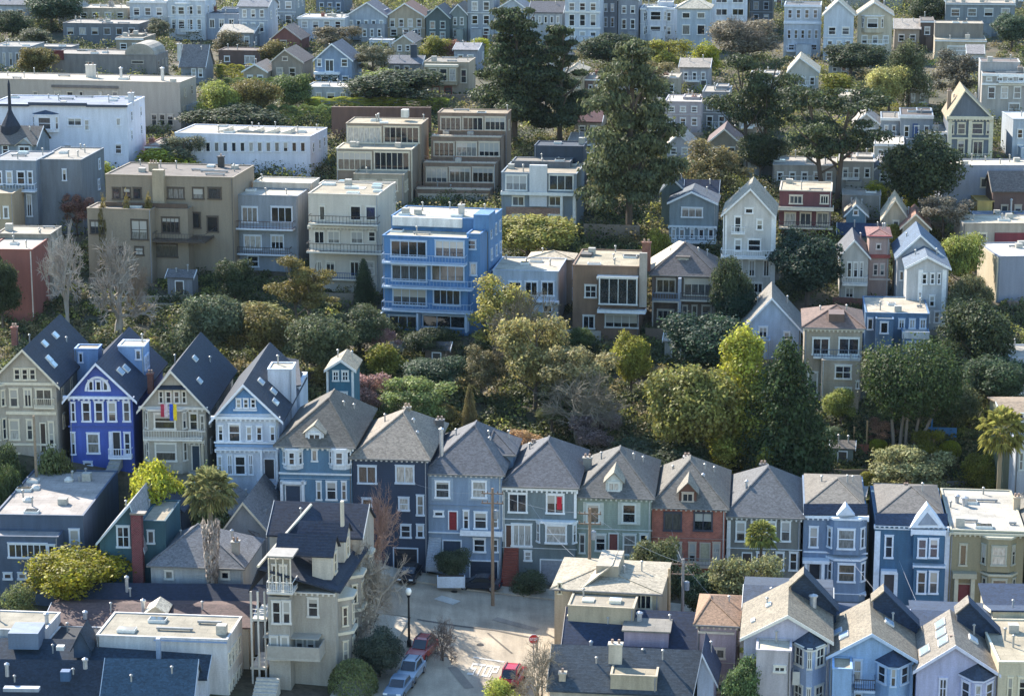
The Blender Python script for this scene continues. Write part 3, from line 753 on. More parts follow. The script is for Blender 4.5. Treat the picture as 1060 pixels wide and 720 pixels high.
b = Bld('dark navy house with hipped tan roof and paired grey windows above a garage', 365, 442, 597, DM, 6, col='#28384f', trim='#b9c3cf', roof='#7d7468', group=ROW)
b.vol(365, 442, 474, dep=14, roof='hip', ap=(417, 428), ov=.4, hd=6); b.band(363, 443, 472.5, 476, .35, '#c3c6c9')
b.row(481, 500, [(370, 390), (409, 429)], 'c'); b.row(514, 528, [(412, 424)]); b.row(512, 533, [(431, 439)]); b.row(542, 556, [(414, 426), (431, 439)]); b.door(408, 432, 567, 592, '#141c28', nm='garage_door'); b.row(515, 532, [(374, 386)]); b.row(545, 560, [(374, 386)])
b.chim(421, 423, 436, 8, .7, '#8f8678'); b.stack(428, 433, 446, 6); b.stack(432, 446, 458, 4); b.stack(406, 438, 445, 6); b.door(380, 389, 570, 594, '#3a4756')

b = Bld('blue-grey house with a dark red front door above an arched entry', 441, 519, 601, DM, 6, col='#7d90a6', trim='#dfe3e8', roof='#57585c', group=ROW)
b.vol(441, 519, 490, dep=14, roof='hip', ap=(491, 441), ov=.4, hd=6); b.band(440, 520, 488.5, 492, .35, '#d2d3d2'); b.vol(506, 531, 470, None, 5, 6, 'hip', ap=(511, 446), hd=3, rc='#57585c')
for a, c in ((447, 469), (485, 507)): b.band(a, c, 494, 518, .06, '#8fa0b2', nm='window_surround')
b.row(497, 515, [(450, 466), (488, 504)], y=-.06); b.band(441, 519, 521.5, 524, .12, '#8796a8'); b.win(449, 459.5, 528, 534, 'p'); b.door(465, 473, 529, 548, '#7c1f2a'); b.row(528, 547, [(479, 486)]); b.row(529, 547, [(490.5, 504.5)]); b.row(532, 546, [(510, 516)])
b.balc(476, 520, 552, .8, .35, solid=True); b.row(557, 571, [(489.5, 503), (510, 516)]); b.door(459, 477, 559, 578, '#2f3c4e', panels=False); b.steps(444, 457, 555, 588, 2.6, '#9aa0a8'); b.band(441, 476, 549.5, 551.5, .2); b.door(487, 515, 580, 598, '#2b3648', nm='garage_door')
b.stack(457, 443, 470, 2, .2); b.stack(507, 452, 460, 6); b.chim(455, 436, 448, 10, .8, '#6f6a66')

b = Bld('grey-green house with white bands and a red curtain in its upper right window', 520, 596, 607, DM, 6, col='#717d80', trim='#e6e7e6', roof='#545559', group=ROW)
b.vol(520, 596, 503, dep=14, roof='hip', ap=(567, 457), ov=.4, hd=6); b.band(519, 598, 502, 508, .35); b.row(510, 530, [(526, 546)], 'c'); b.row(511, 531, [(565, 584.5)], 'c')
cur = MB(); p0, p1 = b.lp(576.5, 527, -.05), b.lp(581.5, 514, -.05); cur.box(p0[0], p1[0], -.066, -.045, p0[1], p1[1]); b.part('red_curtain', cur, plain('#c02030', .8))
b.band(520, 597, 536, 539, .15); b.band(520, 522, 509, 560, .06, nm='corner_board'); b.band(594.5, 596.5, 509, 536, .06, nm='corner_board'); b.row(542, 565, [(529, 551)], 't'); b.bay(555, 597, 540, 564, .7, rows=((543, 562),)); b.band(520, 597, 566, 568, .1); b.row(570, 580, [(542.5, 550.5)])
b.door(560, 590, 579, 603, '#8d9198', nm='garage_door'); b.steps(522, 537, 566, 605, 3.4, '#7a4034'); b.door(524, 531, 543, 566, '#57382c'); b.stack(584, 480, 487, 5); b.chim(552, 460, 466, 9, .5, '#8f8a80')

b = Bld('sage green house with a round-topped dormer', 597, 674, 613, DM, 6, col='#8d988c', trim='#c9ccc6', roof='#5d5b57', group=ROW)
b.vol(597, 674, 514, dep=14, roof='hip', ap=(641, 467), ov=.4, hd=6); b.band(596, 675, 513.5, 516.5, .35); b.dormer(627, 644, 497, 509, 489, .55, 4, '#c9ccc6', '#8d8676', 'c')
for a, c in ((604, 624.5), (640, 662.5)): b.band(a, c, 519, 543, .08, '#b9bdb4', nm='window_surround')
b.row(521, 541, [(607, 621), (643.5, 659)], y=-.08); b.band(597, 675, 546, 549, .12); b.row(552, 570, [(616, 627.5)]); b.row(552, 574, [(644.5, 659)]); b.row(552, 572, [(662, 671), (599.5, 606)]); b.door(631, 639, 552, 578, '#6c3a36'); b.chim(608, 475, 495, 7, .9, '#a7a093'); b.row(584, 598, [(645, 659)]); b.door(604, 628, 584, 608, '#63696a', nm='garage_door')

b = Bld('red brick house with a brown shed dormer and pale blue curtains', 675, 751, 606, DM, 6, col='b#ae624c', trim='#b7a796', roof='#646059', group=ROW)
b.vol(675, 751, 525, dep=14, roof='hip', ap=(714, 477), ov=.4, hd=6); b.dormer(703, 721, 508, 520, 499, .55, 4, '#6e4a3c', '#7f786c', 'c'); b.band(674, 752, 523.5, 527, .35, '#c7c2b8'); b.row(530, 549, [(687, 706), (718, 738)], 'c', trim='#40404a'); b.band(674, 752, 555.5, 558, .15)
b.row(561, 581, [(712.5, 721), (737.5, 746)]); b.row(561, 580, [(696, 706)]); b.door(725.5, 734, 562, 584, '#a39a80'); b.balc(706, 751, 585, 1.6, .8, rcol='#8f8a84'); b.chim(711, 474, 484, 9, .7, '#a3a09a'); b.stack(728, 490, 497, 4); b.steps(700, 712, 586, 604, 2.5)

b = Bld('grey house with a row of four white-framed windows behind a small palm', 753, 829, 617, DM, 6, col='#73736c', trim='#d5d6d2', roof='#595a5c', group=ROW)
b.vol(753, 829, 534, dep=14, roof='hip', ap=(795, 484), ov=.4, hd=6.5); b.band(752, 830, 533, 537, .35, '#c9cbc8'); b.row(539, 560, [(761.5, 772.5), (777, 789), (793, 804), (808, 819)]); b.band(752, 830, 566, 569, .2); b.band(753, 755, 538, 600, .06, nm='corner_board'); b.row(571, 590, [(803, 812), (817, 826), (783, 792)]); b.door(769, 777, 572, 594, '#40342e'); b.chim(790, 482, 492, 9, .7, '#4a4c50'); b.stack(773, 497, 503, 4)

b = Bld('blue-grey Italianate house with small pediment over its rounded bay', 832, 898, 626, DM, 6, col='#74879f', trim='#dce0e6', roof='#85807a', group=ROW)
b.vol(832, 898, 531, dep=14, roof='none'); b.vol(835, 894, 523, None, 1.0, 11.5, 'hip', ap=(867, 496), rc='#6a655d', ov=.15, hd=5.5, nm='attic_wall'); b.plane([(832, 532, -.5), (898, 532, -.5), (898, 521, .5), (832, 521, .5)], .16, shingle('#2a3344'), 'mansard'); b.band(831, 899, 531, 536.5, .5); b.bay(856, 897, 536, 574, 1.0, rows=((547, 568),), st='d'); b.bay(856, 897, 578, 622, 1.0, rows=((583, 602),))
gp = MB(); gp.extr([b.lp(866, 533, -1.1), b.lp(885, 533, -1.1), b.lp(875.5, 523.5, -1.1)], -1.2, .6); b.part('pediment', gp, trimm('#c6ccd6'))
b.row(544, 566, [(837.5, 847.5)]); b.band(831, 858, 576, 580, 1.2, nm='porch_roof'); b.band(833, 835, 580, 604, 1.1, nm='porch_post'); b.band(850.5, 852.5, 580, 604, 1.1, nm='porch_post'); b.door(838, 848, 583, 603, '#1c2230'); b.steps(834, 853, 604, 624, 3); b.band(832, 898, 569.5, 573, .14); b.band(858, 896, 610, 612, 1.1); b.dormer(860, 869, 512, 520, 506, 5, 3, '#8f8778', '#85807a', 'p'); b.plane([(880, 512, 5), (897, 514, 5), (899, 503, 11), (880, 501, 11)], .2, shingle('#85807a'))

b = Bld('deep blue Victorian with white pediment over paired windows', 906, 981, 641, DM-1, 6, col='#3d6482', trim='#d5dce6', roof='#625e59', group=ROW)
b.vol(906, 981, 543, dep=14, roof='none'); b.vol(910, 976, 532, None, 2.0, 11, 'hip', ap=(943, 504), rc='#625e59', ov=.15, hd=5.5, nm='attic_wall'); b.plane([(906, 543, -.45), (981, 543, -.45), (981, 531, .6), (906, 531, .6)], .16, shingle('#2b3a50'), 'mansard')
b.band(905, 982, 542, 545, .5); b.band(905, 982, 545.5, 549, .2); b.band(906, 908, 549, 640, .06, nm='corner_board'); b.band(979, 981, 549, 640, .06, nm='corner_board'); b.band(943, 978, 545, 551, .95); b.solid('bay', 946, 977, 550, 580, -.8, -.002, '#3d6482')
gp = MB(); gp.extr([b.lp(942, 546, -1), b.lp(978.5, 546, -1), b.lp(960, 522.5, -1)], -1.0, .5); o = b.part('pediment', gp, trimm('#d5dce6')); gp = MB(); gp.extr([b.lp(950, 543, -1), b.lp(971, 543, -1), b.lp(960, 530, -1)], -1.06, -1.003); b.part('gable_panel', gp, paint('#8e97a6'), o)
b.row(554, 577, [(916, 925)]); b.row(557, 577, [(950, 960), (962, 972)], y=-.8); b.solid('bay', 946, 977, 587, 622, -.8, -.002, '#3d6482'); b.row(591, 614, [(949, 959.5), (961.5, 972)], y=-.8); b.band(945, 978, 582, 585, .9); b.band(944, 979, 620, 623, .95); b.door(915, 925, 593, 621, '#3c3a40'); b.band(912, 928, 588, 592, .8, nm='porch_roof'); b.band(912, 914, 592, 622, .3, nm='porch_post'); b.band(926, 928, 592, 622, .3, nm='porch_post'); b.steps(912, 928, 622, 640, 3); b.chim(938, 505, 516, 9, .5, '#b9b4a8')

b = Bld('olive tan flat-roofed house with red door and square columned bay', 984, 1060, 642, DM-2, 6, col='s#8d8468', trim='#b2ad98', roof='#c6c0b3', group=ROW)
b.vol(984, 1061, 550, dep=15, roof='flat', cor=True, rc='#c6c0b3'); b.vol(990, 1046, 531, None, 13, 3, 'flat', rc='#c6c0b3'); b.band(983, 1062, 549.5, 554, .4, '#b9b39c'); b.bay(1016, 1053, 556, 592, .9, rows=((565, 585),), trim='#a4a394'); b.bay(1016, 1053, 594, 632, .9, rows=((599, 619),), trim='#a4a394'); b.win(993, 1002, 562, 585, 'p'); b.band(986, 1010, 590, 596, 1.0, '#a39d88', nm='door_hood'); b.door(992, 1003, 604, 628, '#6b2630'); b.band(988, 990, 596, 630, .8, nm='porch_post'); b.band(1005, 1007, 596, 630, .8, nm='porch_post'); b.steps(988, 1007, 629, 642, 2.5)
b.chim(1053, 516, 538, 8, .7, '#b9a890'); b.stack(991, 512, 525, 10, .22); b.stack(999, 514, 530, 9, .3)
b = Bld('house at the right end of the row showing only a dark corner', 1064, 1140, 652, DM-3, 6, col='#5b5f62', roof='#6a675f', group=ROW)
b.vol(1064, 1140, 558, dep=14, roof='hip', ap=(1102, 515)); b.row(570, 590, [(1070, 1082), (1100, 1114)])

# ------------------------------------------------------------------ near row, bottom right: houses seen from behind
NEAR = 'houses of the near row'
def rear(label, x0, x1, ye, ap, yb, D, col, trim, rc, dark, main, peak):
    b = Bld(label, x0, x1, yb, D, 7, col=col, trim=trim, roof=rc, group=NEAR)
    b.vol(x0, x1, ye, dep=9, roof='gf', ap=ap, ov=.35, verge=True); wing = b.roofo; last = b.last
    mx0, mx1, my = main; s0 = b.rc; b.rc = dark
    b.vol(mx0, mx1, my+24, None, 8.5, 9, 'gs', ap=my, rc=dark, ov=.05)
    if peak:
        pkx, pky, pl, plb, pr, prb = peak
        x_, z_ = b.lp(pkx, pky, 7.0); xl, zl = b.lp(pl, plb, 7.0); xr, zr = b.lp(pr, prb, 7.0)
        m = MB(); m.slab([(xl-.2, 6.7, zl+.1), (x_, 6.7, z_+.1), (x_, 8.8, z_+.1), (xl-.2, 8.8, zl+.1)], .16); b.part('cross_roof', m, shingle(rc)); m = MB(); m.slab([(x_, 6.7, z_+.1), (xr+.2, 6.7, zr+.1), (xr+.2, 8.8, zr+.1), (x_, 8.8, z_+.1)], .16)
        q = MB(); q.extr([(xl, zr-1.5), (xr, zr-1.5), (xr, zr), (x_, z_), (xl, zl)], 7.0, 8.7); b.part('cross_gable', q, shingle(dark)); b.part('cross_roof', m, shingle(dark))
    b.rc = s0; b.roofo = wing; return b
b = rear('lilac-white house with a flat annex and a round dark-capped bay', 770, 859, 661, (815.5, 637), 742, 213, '#b4b4c6', '#d9d6cc', '#7c7363', '#2c3a4c', (771, 860, 608), (832, 593, 819, 607, 866, 632))
b.skyl(-1, .55, .55, .5, .9); b.skyl(-1, .2, .3, .4, .8); b.vol(783, 819, 674, None, -3, 3, 'flat', rc='#d5cbb4', col='#b9b4b8'); b.win(800.5, 814, 688, 695, 'c', -3); b.bay(821, 856, 668, None, 1.6, '#9fb0cc', ((671, 692), (711, 730)), 'g', 'cone', '#2c3a4c', cap_y=652); b.stack(842, 615, 636, 6, .3); b.row(640.5, 645, [], 'p'); b.balc(820, 828, 706, 1.0, 1.0, solid=True)
m = MB(); x_, y_, z_ = b.pt(788, 637, 3.5)
b = rear('sky-blue gabled house with dark shade hood over its bay', 859, 946, 680, (902.5, 656), 756, 212, '#8cacd0', '#b3c6dc', '#7c7363', '#24364e', (861, 946, 636), (915, 611, 904, 622, 950, 648))
b.skyl(1, .55, .6, .9, 1.2); b.skyl(-1, .35, .3, .9, 1.4); b.skyl(-1, .2, .5, .9, 1.2); b.vol(862, 882, 693, None, -3, 3, 'flat', rc='#b5a78e', col='#8cacd0'); b.row(682, 706, [(883, 893)], 'd'); b.bay(907, 943, 686, None, 1.5, '#8cacd0', ((691, 710),), 'd', 'cone', '#24364e', cap_y=672); b.row(716, 730, [(884, 893)], 'p'); b.balc(884, 906, 714, 1.4, 1.0, rcol='#3a3f4a', n=9)
b = rear('lavender gabled house with skylights along its left roof slope', 949, 1032, 694, (989, 668), 770, 210, '#b3b5d2', '#cfd0e0', '#766f65', '#24364e', (947, 1034, 634), (1003, 623, 991, 635, 1038, 660))
[b.skyl(-1, u_, v_, 1.0, 1.6) for u_, v_ in ((.72, .25), (.7, .5), (.72, .75), (.25, .3))]; b.skyl(1, .5, .5, .9, 1.3); b.bay(994, 1031, 700, None, 1.5, '#b3b5d2', ((708, 728),), 'd', 'cone', '#333d4c', cap_y=686); b.row(701, 722, [(972, 981)], 'g'); b.chim(986, 664, 674, 2, .5, '#b9b0a0')

b = Bld('cream flat-roofed house at the bottom right corner with raised parapet', 1034, 1110, 770, 209, 2, col='#cfc3a8', trim='#ded3b8', roof='#b3a88f', group=NEAR)
b.vol(1034, 1110, 686, dep=11, roof='flat', rc='#b3a78e', cor=True); b.vol(1028, 1110, 633, None, 12, 7, 'gs', ap=628, rc='#24364e'); b.row(700, 722, [(1043, 1049), (1054, 1066)]); b.solid('chimney', 1041, 1049, 683, 700, 2, 3, '#d9cfb6')

# ------------------------------------------------------------------ bottom centre
b = Bld('cream building whose sunlit hipped roof carries two skylights', 574, 684, 700, 228, 9, col='#b5a68c', trim='#d8cdb2', roof='#cdbf9f', group=NEAR)
b.vol(574, 682, 611, dep=9, roof='hip', ap=(620, 588), hd=5, rc='#9a907d'); b.vol(588, 656, 629, None, -4, 4, 'flat', rc='#a69b88', col='#b5a68c'); b.solid('ridge_gable', 617, 640, 585, 604, 3, 8, '#a69b88'); b.plane([(600, 610, 0), (634, 584, 3.2), (640, 569, 8), (606, 594, 4)], .18, shingle('#aa9f8b')); b.row(614, 630, [(657, 675)], 't'); b.stack(636, 587, 601, 4, .3); b.row(603, 614, [(577, 582)]); b.sides(-1, 1, 2)
for x0 in (603, 631):
    x_, y_, z_ = b.pt(x0, 620, -2.2); m = MB(); m.box(x_, x_+1.1, y_-.5, y_+.5, z_-.4, z_+.05); m.box(x_+.1, x_+1.0, y_-.4, y_+.4, z_+.05, z_+.09, 1); b.part('skylight', m, [trimm('#e2dac6'), plain('#c9d0d4', .2)], b.roofo)
b = Bld('house under a long navy roof with a mauve-walled shed dormer', 584, 727, 760, 222, 7, col='#9c8f92', trim='#b7a99a', roof='#1d2c42', group=NEAR)
b.vol(584, 727, 672, dep=8.5, roof='gs', ap=632, rc='#1d2c42', ov=.3); b.dormer(646, 692, 652, 668, 639, .15, 3.6, '#a596a4', '#8f8a80', None, 'flat'); b.stack(662, 633, 650, 2.5, .24)
b = Bld('house with a slate roof split by a flat beige centre block with a chimney', 569, 722, 780, 216, 7, col='#a9a294', trim='#c3bcae', roof='#39434b', group=NEAR)
b.vol(569, 722, 716, dep=8.5, roof='gs', ap=671, rc='#39434b', ov=.3); b.vol(632, 680, 700, None, .1, 7.5, 'flat', rc='#a3977f', col='#b9ac93'); b.chim(637, 668, 694, 2.5, 1.2, '#c9bfac'); b.solid('roof_hatch', 646, 660, 684, 689, 3.5, 5, '#c9c0ae', b.roofo); b.chim(582, 698, 712, .6, .6, '#b9ad98', 1); b.stack(612, 663, 672, 6, .14)
b = Bld('narrow mauve-beige house with a pointed brown hip roof', 722, 762, 765, 221, 8, col='#a9979a', trim='#d0c2ac', roof='#8a6e58', group=NEAR)
b.vol(722, 762, 646, dep=8, roof='hip', ap=(735, 620), rc='#8d7058', hd=3.5); b.band(721, 763, 645, 648.5, .3); b.row(670, 681, [(733, 751)], 'c'); b.band(723, 760, 652, 656, .2); b.band(722, 761, 684, 686, .12); b.row(706, 716, [(736, 752)], 'c'); b.sides(1, 2, 2)
b = Bld('small blue-white lean-to with a dark roof wedged beside the slate-roofed house', 722, 739, 770, 214, 8, col='#b9c2d6', trim='#cfd4de', roof='#2c3d55')
b.vol(722, 739, 700, dep=5, roof='gf', ap=(727, 676), ov=.4)

# ------------------------------------------------------------------ corner house with the stacked porches
b = Bld('tall cream corner Victorian with stacked porches and navy dormered roof', 276, 347, 742, 221, 7, cat='house', col='#a39d93', trim='#cdc9c2', roof='#232d3d', group=NEAR)
b.vol(277, 347, 612, dep=15, roof='none')
b.vol(279, 373, 556, None, 9, 7, 'gs', ap=521, rc='#232d3d', col='#a39d93', ov=.1)
b.plane([(267, 587, -.5), (352, 612, -.5), (381, 567, 11), (322, 523, 11.5)], .2); b.rc = '#232d3d'
b.plane([(267, 587, -.5), (322, 523, 11.5), (309, 553, 11.5), (257, 612, -.5)], .2)
x = MB(); p, q = b.pt(267, 586, -.6), b.pt(322, 522, 11.5); x.tube([p, q], .15, 5); b.part('hip_trim', x, trimm('#dcd0b8'), b.roofo)
def side_dormer(b, x0, x1, yr, ye, yb, y, xw, hw=1.5):
    xa, zr = b.lp(x0, yr, y); xv = b.lp(xw, yr, y)[0]; xb, _ = b.lp(x1, yr, y); ze = b.lp(x1, ye, y-hw)[1]; zb = b.lp(x1, yb, y-hw)[1]
    m = MB(); P = [(y-hw, zb), (y+hw, zb), (y+hw, ze), (y, zr), (y-hw, ze)]; n = 5
    m.add([(xv, p, z) for p, z in P] + [(xb, p, z) for p, z in P], [(4,3,2,1,0), (5,6,7,8,9)] + [(i, (i+1)%n, (i+1)%n+n, i+n) for i in range(n)])
    d = b.part('dormer', m, paint('#bdb7ab'), b.roofo); k = (zr-ze)/hw; o = MB(); e = .25
    o.slab([(xa, y-hw-e, ze-k*e+.1), (xb+e, y-hw-e, ze-k*e+.1), (xb+e, y, zr+.1), (xa, y, zr+.1)], .12); o.slab([(xa, y, zr+.1), (xb+e, y, zr+.1), (xb+e, y+hw+e, ze-k*e+.1), (xa, y+hw+e, ze-k*e+.1)], .12)
    b.part('dormer_roof', o, shingle('#232d3d'), d); f, g = win_mesh(1.1, max(.8, ze-zb-.4), 'd', '#d5cab4', False); w_ = put('window', f, d, (xb, y, zb+.2), R(90)); put('pane', g, w_)
side_dormer(b, 288, 346, 552, 574, 600, 2.4, 326); side_dormer(b, 310, 359, 539, 558, 582, 6.4, 342)
b.solid('chimney', 352, 355.5, 519, 545, 5, 5.5, '#c9bfac', b.roofo)
# porch tower
b.solid('porch', 277, 302, 611, 616, -1.8, -.002, '#c9bda3'); b.solid('porch_roof', 276, 303, 575, 578, -1.95, .6, '#8f8a82'); b.solid('porch_wall', 279, 301, 578, 611, -.25, -.003, '#8d887c')
for xx in (278, 285.5, 293, 300.5): b.solid('porch_column', xx-.9, xx+.9, 578, 612, -1.8, -1.6, '#ddd3bf')
b.row(584, 605, [(281, 287), (289, 297)], y=-.26); b.balc(276, 303, 612, 2.2, .9, n=12); b.solid('porch_base', 277, 302, 617, 742, -1.75, -.005, '#a39d93')
b.row(621, 645, [(281, 291), (292, 304-3)], y=-1.76); b.row(618, 638, [(318, 330)]); b.band(277, 347, 610, 614, .35)
b.balc(276, 331, 680, 2.6, 1.1, solid=True, col='#a8a297', rcol='#9f998f'); b.row(658, 682, [(279, 288), (290, 299)], y=-1.76); b.row(657, 682, [(306, 314), (317, 326)]); b.band(276, 333, 653, 656, 1.6, '#a8a297', nm='porch_roof')
# stepped bays along the right-hand side wall
v = (b.lp(277, 612)[0], b.lp(347, 612)[0], 0, 15, b.lp(312, 612)[1])
for i, (yy, hh) in enumerate(((1.6, 3.2), (6.4, 5.0), (11.0, 6.6))):
    m = MB(); r_ = v[1]; zt = v[4]-1.2+.5*i; m.pris([(r_, yy-.2), (r_+1.0, yy+.5), (r_+1.0, yy+2.2), (r_, yy+2.9)], -4, zt); o = b.part('side_bay', m, paint('#99938a'))
    for z_ in (zt, zt-3.3, zt-6.6): k = MB(); k.pris([(r_, yy-.5), (r_+1.3, yy+.4), (r_+1.3, yy+2.3), (r_, yy+3.2)], z_+.003, z_+.28); b.part('bay_cornice', k, trimm('#d5cab4'), o)
    for z_ in (zt-2.5, zt-5.8, zt-9.0):
        for (dx, dy, rz_) in ((1.0, 1.35, 90), (.5, .15, 35)):
            f, g = win_mesh(.85 if rz_ == 90 else .6, 1.8, 'd', '#d5cab4', False); wo_ = put('window', f, o, (r_+dx, yy+dy, z_), R(rz_)); put('pane', g, wo_)
b.steps(266, 290, 700, 742, 4, '#b9b2a6', -2.7)
b.solid('side_porch', 261, 276, 640, 643, -1.0, 3, '#c9c2b6'); b.solid('side_porch', 259, 276, 690, 693, -1.0, 3, '#c9c2b6')
for xx in (261, 268, 275): b.solid('porch_column', xx-.7, xx+.7, 612, 742, -1.0, -.85, '#d5cec2')
for yy in (630, 634, 680, 684): b.solid('railing', 261, 276, yy, yy+1, -1.0, -.9, '#d5cec2')

# ------------------------------------------------------------------ bottom left
b = Bld('navy house with a wide flat grey roof and a ribbon of six white windows', 0, 86, 606, 238, 3, col='#48586e', trim='#c9d0da', roof='#b0a79e', group=NEAR)
b.vol(-6, 86, 534, dep=16, roof='flat', rc='#b3aaa2', col='#48586e', cor=False); b.vol(-30, 60, 556, None, -2.2, 2.2, 'flat', rc='#a49d98', col='#48586e', cor=False); b.win(8, 49, 562, 577, 'w', -2.2); b.win(49.5, 57, 563, 576, 'p', -2.2); b.win(71, 82.5, 547, 569, 'd'); b.row(592, 599, [(3, 13), (18, 28)], 'p', -2.2); b.sides(1, 1, 2)
for x_, y_ in ((34, 516), (61, 505), (37, 531)):
    q = b.pt(x_, y_, 8); m = MB(); m.lathe([(.5, .0), (.5, .18), (.25, .42), (.02, .5)], 10); o = m.build('roof_vent', plain('#cfc8bc'), b.roofo, (q[0], 5+(531-y_)*.28, b.last[4]*0 + b.lp(40, 534)[1]+.02))
b = Bld('teal shingled cottage with a tall dark red chimney', 103, 170, 604, 234, 4, col='#2f5664', trim='#b9c6cf', roof='#7c838a', group=NEAR)
b.vol(103, 147, 560, dep=8, roof='gf', ap=(135, 522), ov=.3, rc='#8b8f94'); b.win(120, 134.5, 544, 566, 'g'); b.vol(146, 171, 540, None, 1, 7, 'flat', rc='#b0a48e', col='#2f5664'); b.vol(134, 188, 527, None, 8.5, 5, 'gf', ap=(151, 501), rc='#232d3d', col='#232d3d', verge=False)
b.solid('chimney', 135, 148.5, 533, 604, -.8, -.002, 'b#6b2430', b.roofo); b.solid('chimney_cap', 134, 150, 531, 533, -.9, .05, '#8d8378', b.roofo); b.row(548, 562, [(152, 160)], 'p', 1)
b = Bld('pale grey cottage with weathered hip roof behind the palm', 156, 251, 606, 232, 6, col='#9fa3a6', trim='#c9c6be', roof='#6f6f70', group=NEAR)
b.vol(156, 251, 586, dep=9, roof='hip', ap=(205, 543), hd=4.6, rc='#6d6e71', ov=.3); b.chim(243, 562, 582, 2, .7, '#a7a29a'); b.stack(240, 548, 556, 3); b.row(590, 599, [(170, 180), (228, 238)], 'p')
b = Bld('low grey-roofed cottage right of the palm', 235, 279, 590, 243, 6, col='#7f868c', trim='#c3b9a4', roof='#6d6a68', group=NEAR)
b.vol(232, 277, 548, dep=10, roof='gf', ap=(252, 520), rc='#6b696a', ov=.4); b.plane([(243, 500, 9), (277, 526, 3), (267, 556, -.5), (236, 530, 1)], .2)
# long roofs
def longroof(label, x0, x1, yr, ye, D, rc, col='#9aa4b2', trim='#b9c0c8', dep=8, rot=2, **k):
    b = Bld(label, x0, x1, ye+60, D, rot, col=col, trim=trim, roof=rc, group=NEAR); b.vol(x0, x1, ye, dep=dep, roof='gs', ap=yr, rc=rc, ov=.3, **k); return b
b = longroof('house under the long dark navy roof below the grey cottage', 70, 272, 605, 640, 228, '#1c2638'); b.stack(76.5*1.7+1, 596, 620, 3, .17)
b = longroof('house with a plum-brown roof ridge and a pale wedge dormer', 47, 257, 626, 648, 224, '#54423f', '#bdb3a4'); b.dormer(152, 171, 633, 640, 627, 1.2, 2.5, '#c9bfa9', '#c9bfa9', None); b.stack(148, 620, 634, 2.5, .19); b.stack(88, 632, 642, 1, .19)
b = Bld('white-walled house with a sunlit beige flat roof beside the plum roof', 48, 235, 760, 218.5, 6, col='#c9c6c4', trim='#d5cfc0', roof='#cdbf9f', group=NEAR)
b.vol(100, 235, 660, dep=6.2, roof='flat', rc='#a8a08e', cor=False, par=.12); b.vol(-20, 46, 652, None, 1, 5, 'flat', rc='#a8a08e', par=.12); b.vol(46, 100, 668, None, .5, 5, 'flat', rc='#2c333c', par=.1); b.last = (b.lp(100, 662)[0], b.lp(235, 662)[0], 0, 5.5, b.lp(170, 662)[1]); b.sides(1, 2, 4); b.band(160, 235, 662, 664, .25, '#8fa0b8'); b.stack(48, 634, 655, 3, .19)  # dark middle roof: the shadow between the beige roofs is put into its colour
b = longroof('house with teal-navy roof and small gable peaks, second from the bottom left', -20, 212, 663, 700, 215.5, '#273644', '#c3c7d0'); b.dormer(76, 92, 668, 676, 653, 1.5, 3, '#3a4c60', '#273644', None); b.solid('chimney', 161, 166, 661, 684, 1.5, 2.1, '#a7b2c4', b.roofo); b.solid('roof_box', 8, 40, 655, 672, 2, 5, '#6d7c90', b.roofo); b.solid('skylight', 58, 66, 669, 673, 1.0, 1.6, '#d0d0cc', b.roofo)
b = longroof('nearest navy-roofed house with a pale blue gable wing, bottom left corner', -30, 103, 684, 742, 211, '#222d3b', '#c3c7d0'); b.stack(7, 686, 694, 2.5, .17); b.solid('skylight', 62, 72, 695, 705, 1.6, 2.4, '#3c5c80', b.roofo); b.solid('skylight', 3, 40, 712, 716, .3, 1, '#a0a8b4', b.roofo)
b = longroof('house with a wide steel-blue roof facing the camera, bottom left', 104, 196, 683, 742, 210.5, '#34495a', '#c5c9d0'); b.stack(88, 0+681, 686, 3, .2); b.sides(1, 1, 2)

# ------------------------------------------------------------------ hillside: middle tier
HILL = 'buildings on the hillside'
def H(label, x0, x1, yb, rot=8, **k):
    k.setdefault('group', HILL); return Bld(label, x0, x1, yb, k.pop('D', None), rot, **k)
b = H('bright blue apartment block with three tiers of balconies', 396, 490, 342, 12, col='#4f7aa6', trim='#a9bacd', roof='#cbbfa8', cat='apartment block', name='apartment_block')
b.vol(396, 484, 246, dep=5, roof='flat', rc='#c9bda6'); b.vol(483, 497, 243, None, .8, 5, 'flat', rc='#c9bda6'); b.vol(405, 506, 226, None, 5, 8, 'flat', rc='#d0c6b2'); b.solid('penthouse_wall', 406, 478, 224, 236, 4.4, 4.99, '#d9d8d4')
for y0, y1, sp in ((249, 266, [(404, 442), (450, 481)]), (274, 291, [(405, 442), (446, 481)]), (298, 316, [(406, 442), (448, 477)])): b.row(y0, y1, sp, 'q')
b.win(484, 493, 248, 258, 'd', .8); b.win(486, 494, 272, 285, 'p', .8); b.balc(395, 481, 271, 1.5, 1.05, rcol='#93a6bd', n=26); b.balc(395, 488, 296, 1.5, 1.05, rcol='#93a6bd', n=26); b.balc(395, 487, 320, 1.5, 1.05, rcol='#93a6bd', n=26); b.row(326, 339, [(402, 432), (437, 482)], 't')
for xx in (396, 434, 484): b.band(xx, xx+1.5, 322, 342, 1.4, nm='post')
b.chim(477, 213, 228, 7, .7, '#b9b5ac', 1); b.solid('stair_head', 490, 506, 222, 240, 4, 8, '#4f7aa6'); b.sides(1, 3, 3)
b = H('pale stucco block with two balconied floors, left of the bright blue block', 319, 391, 300, 9, col='s#c3b8a8', trim='#cfc7b8', roof='#a99d86', cat='apartment block', name='apartment_block')
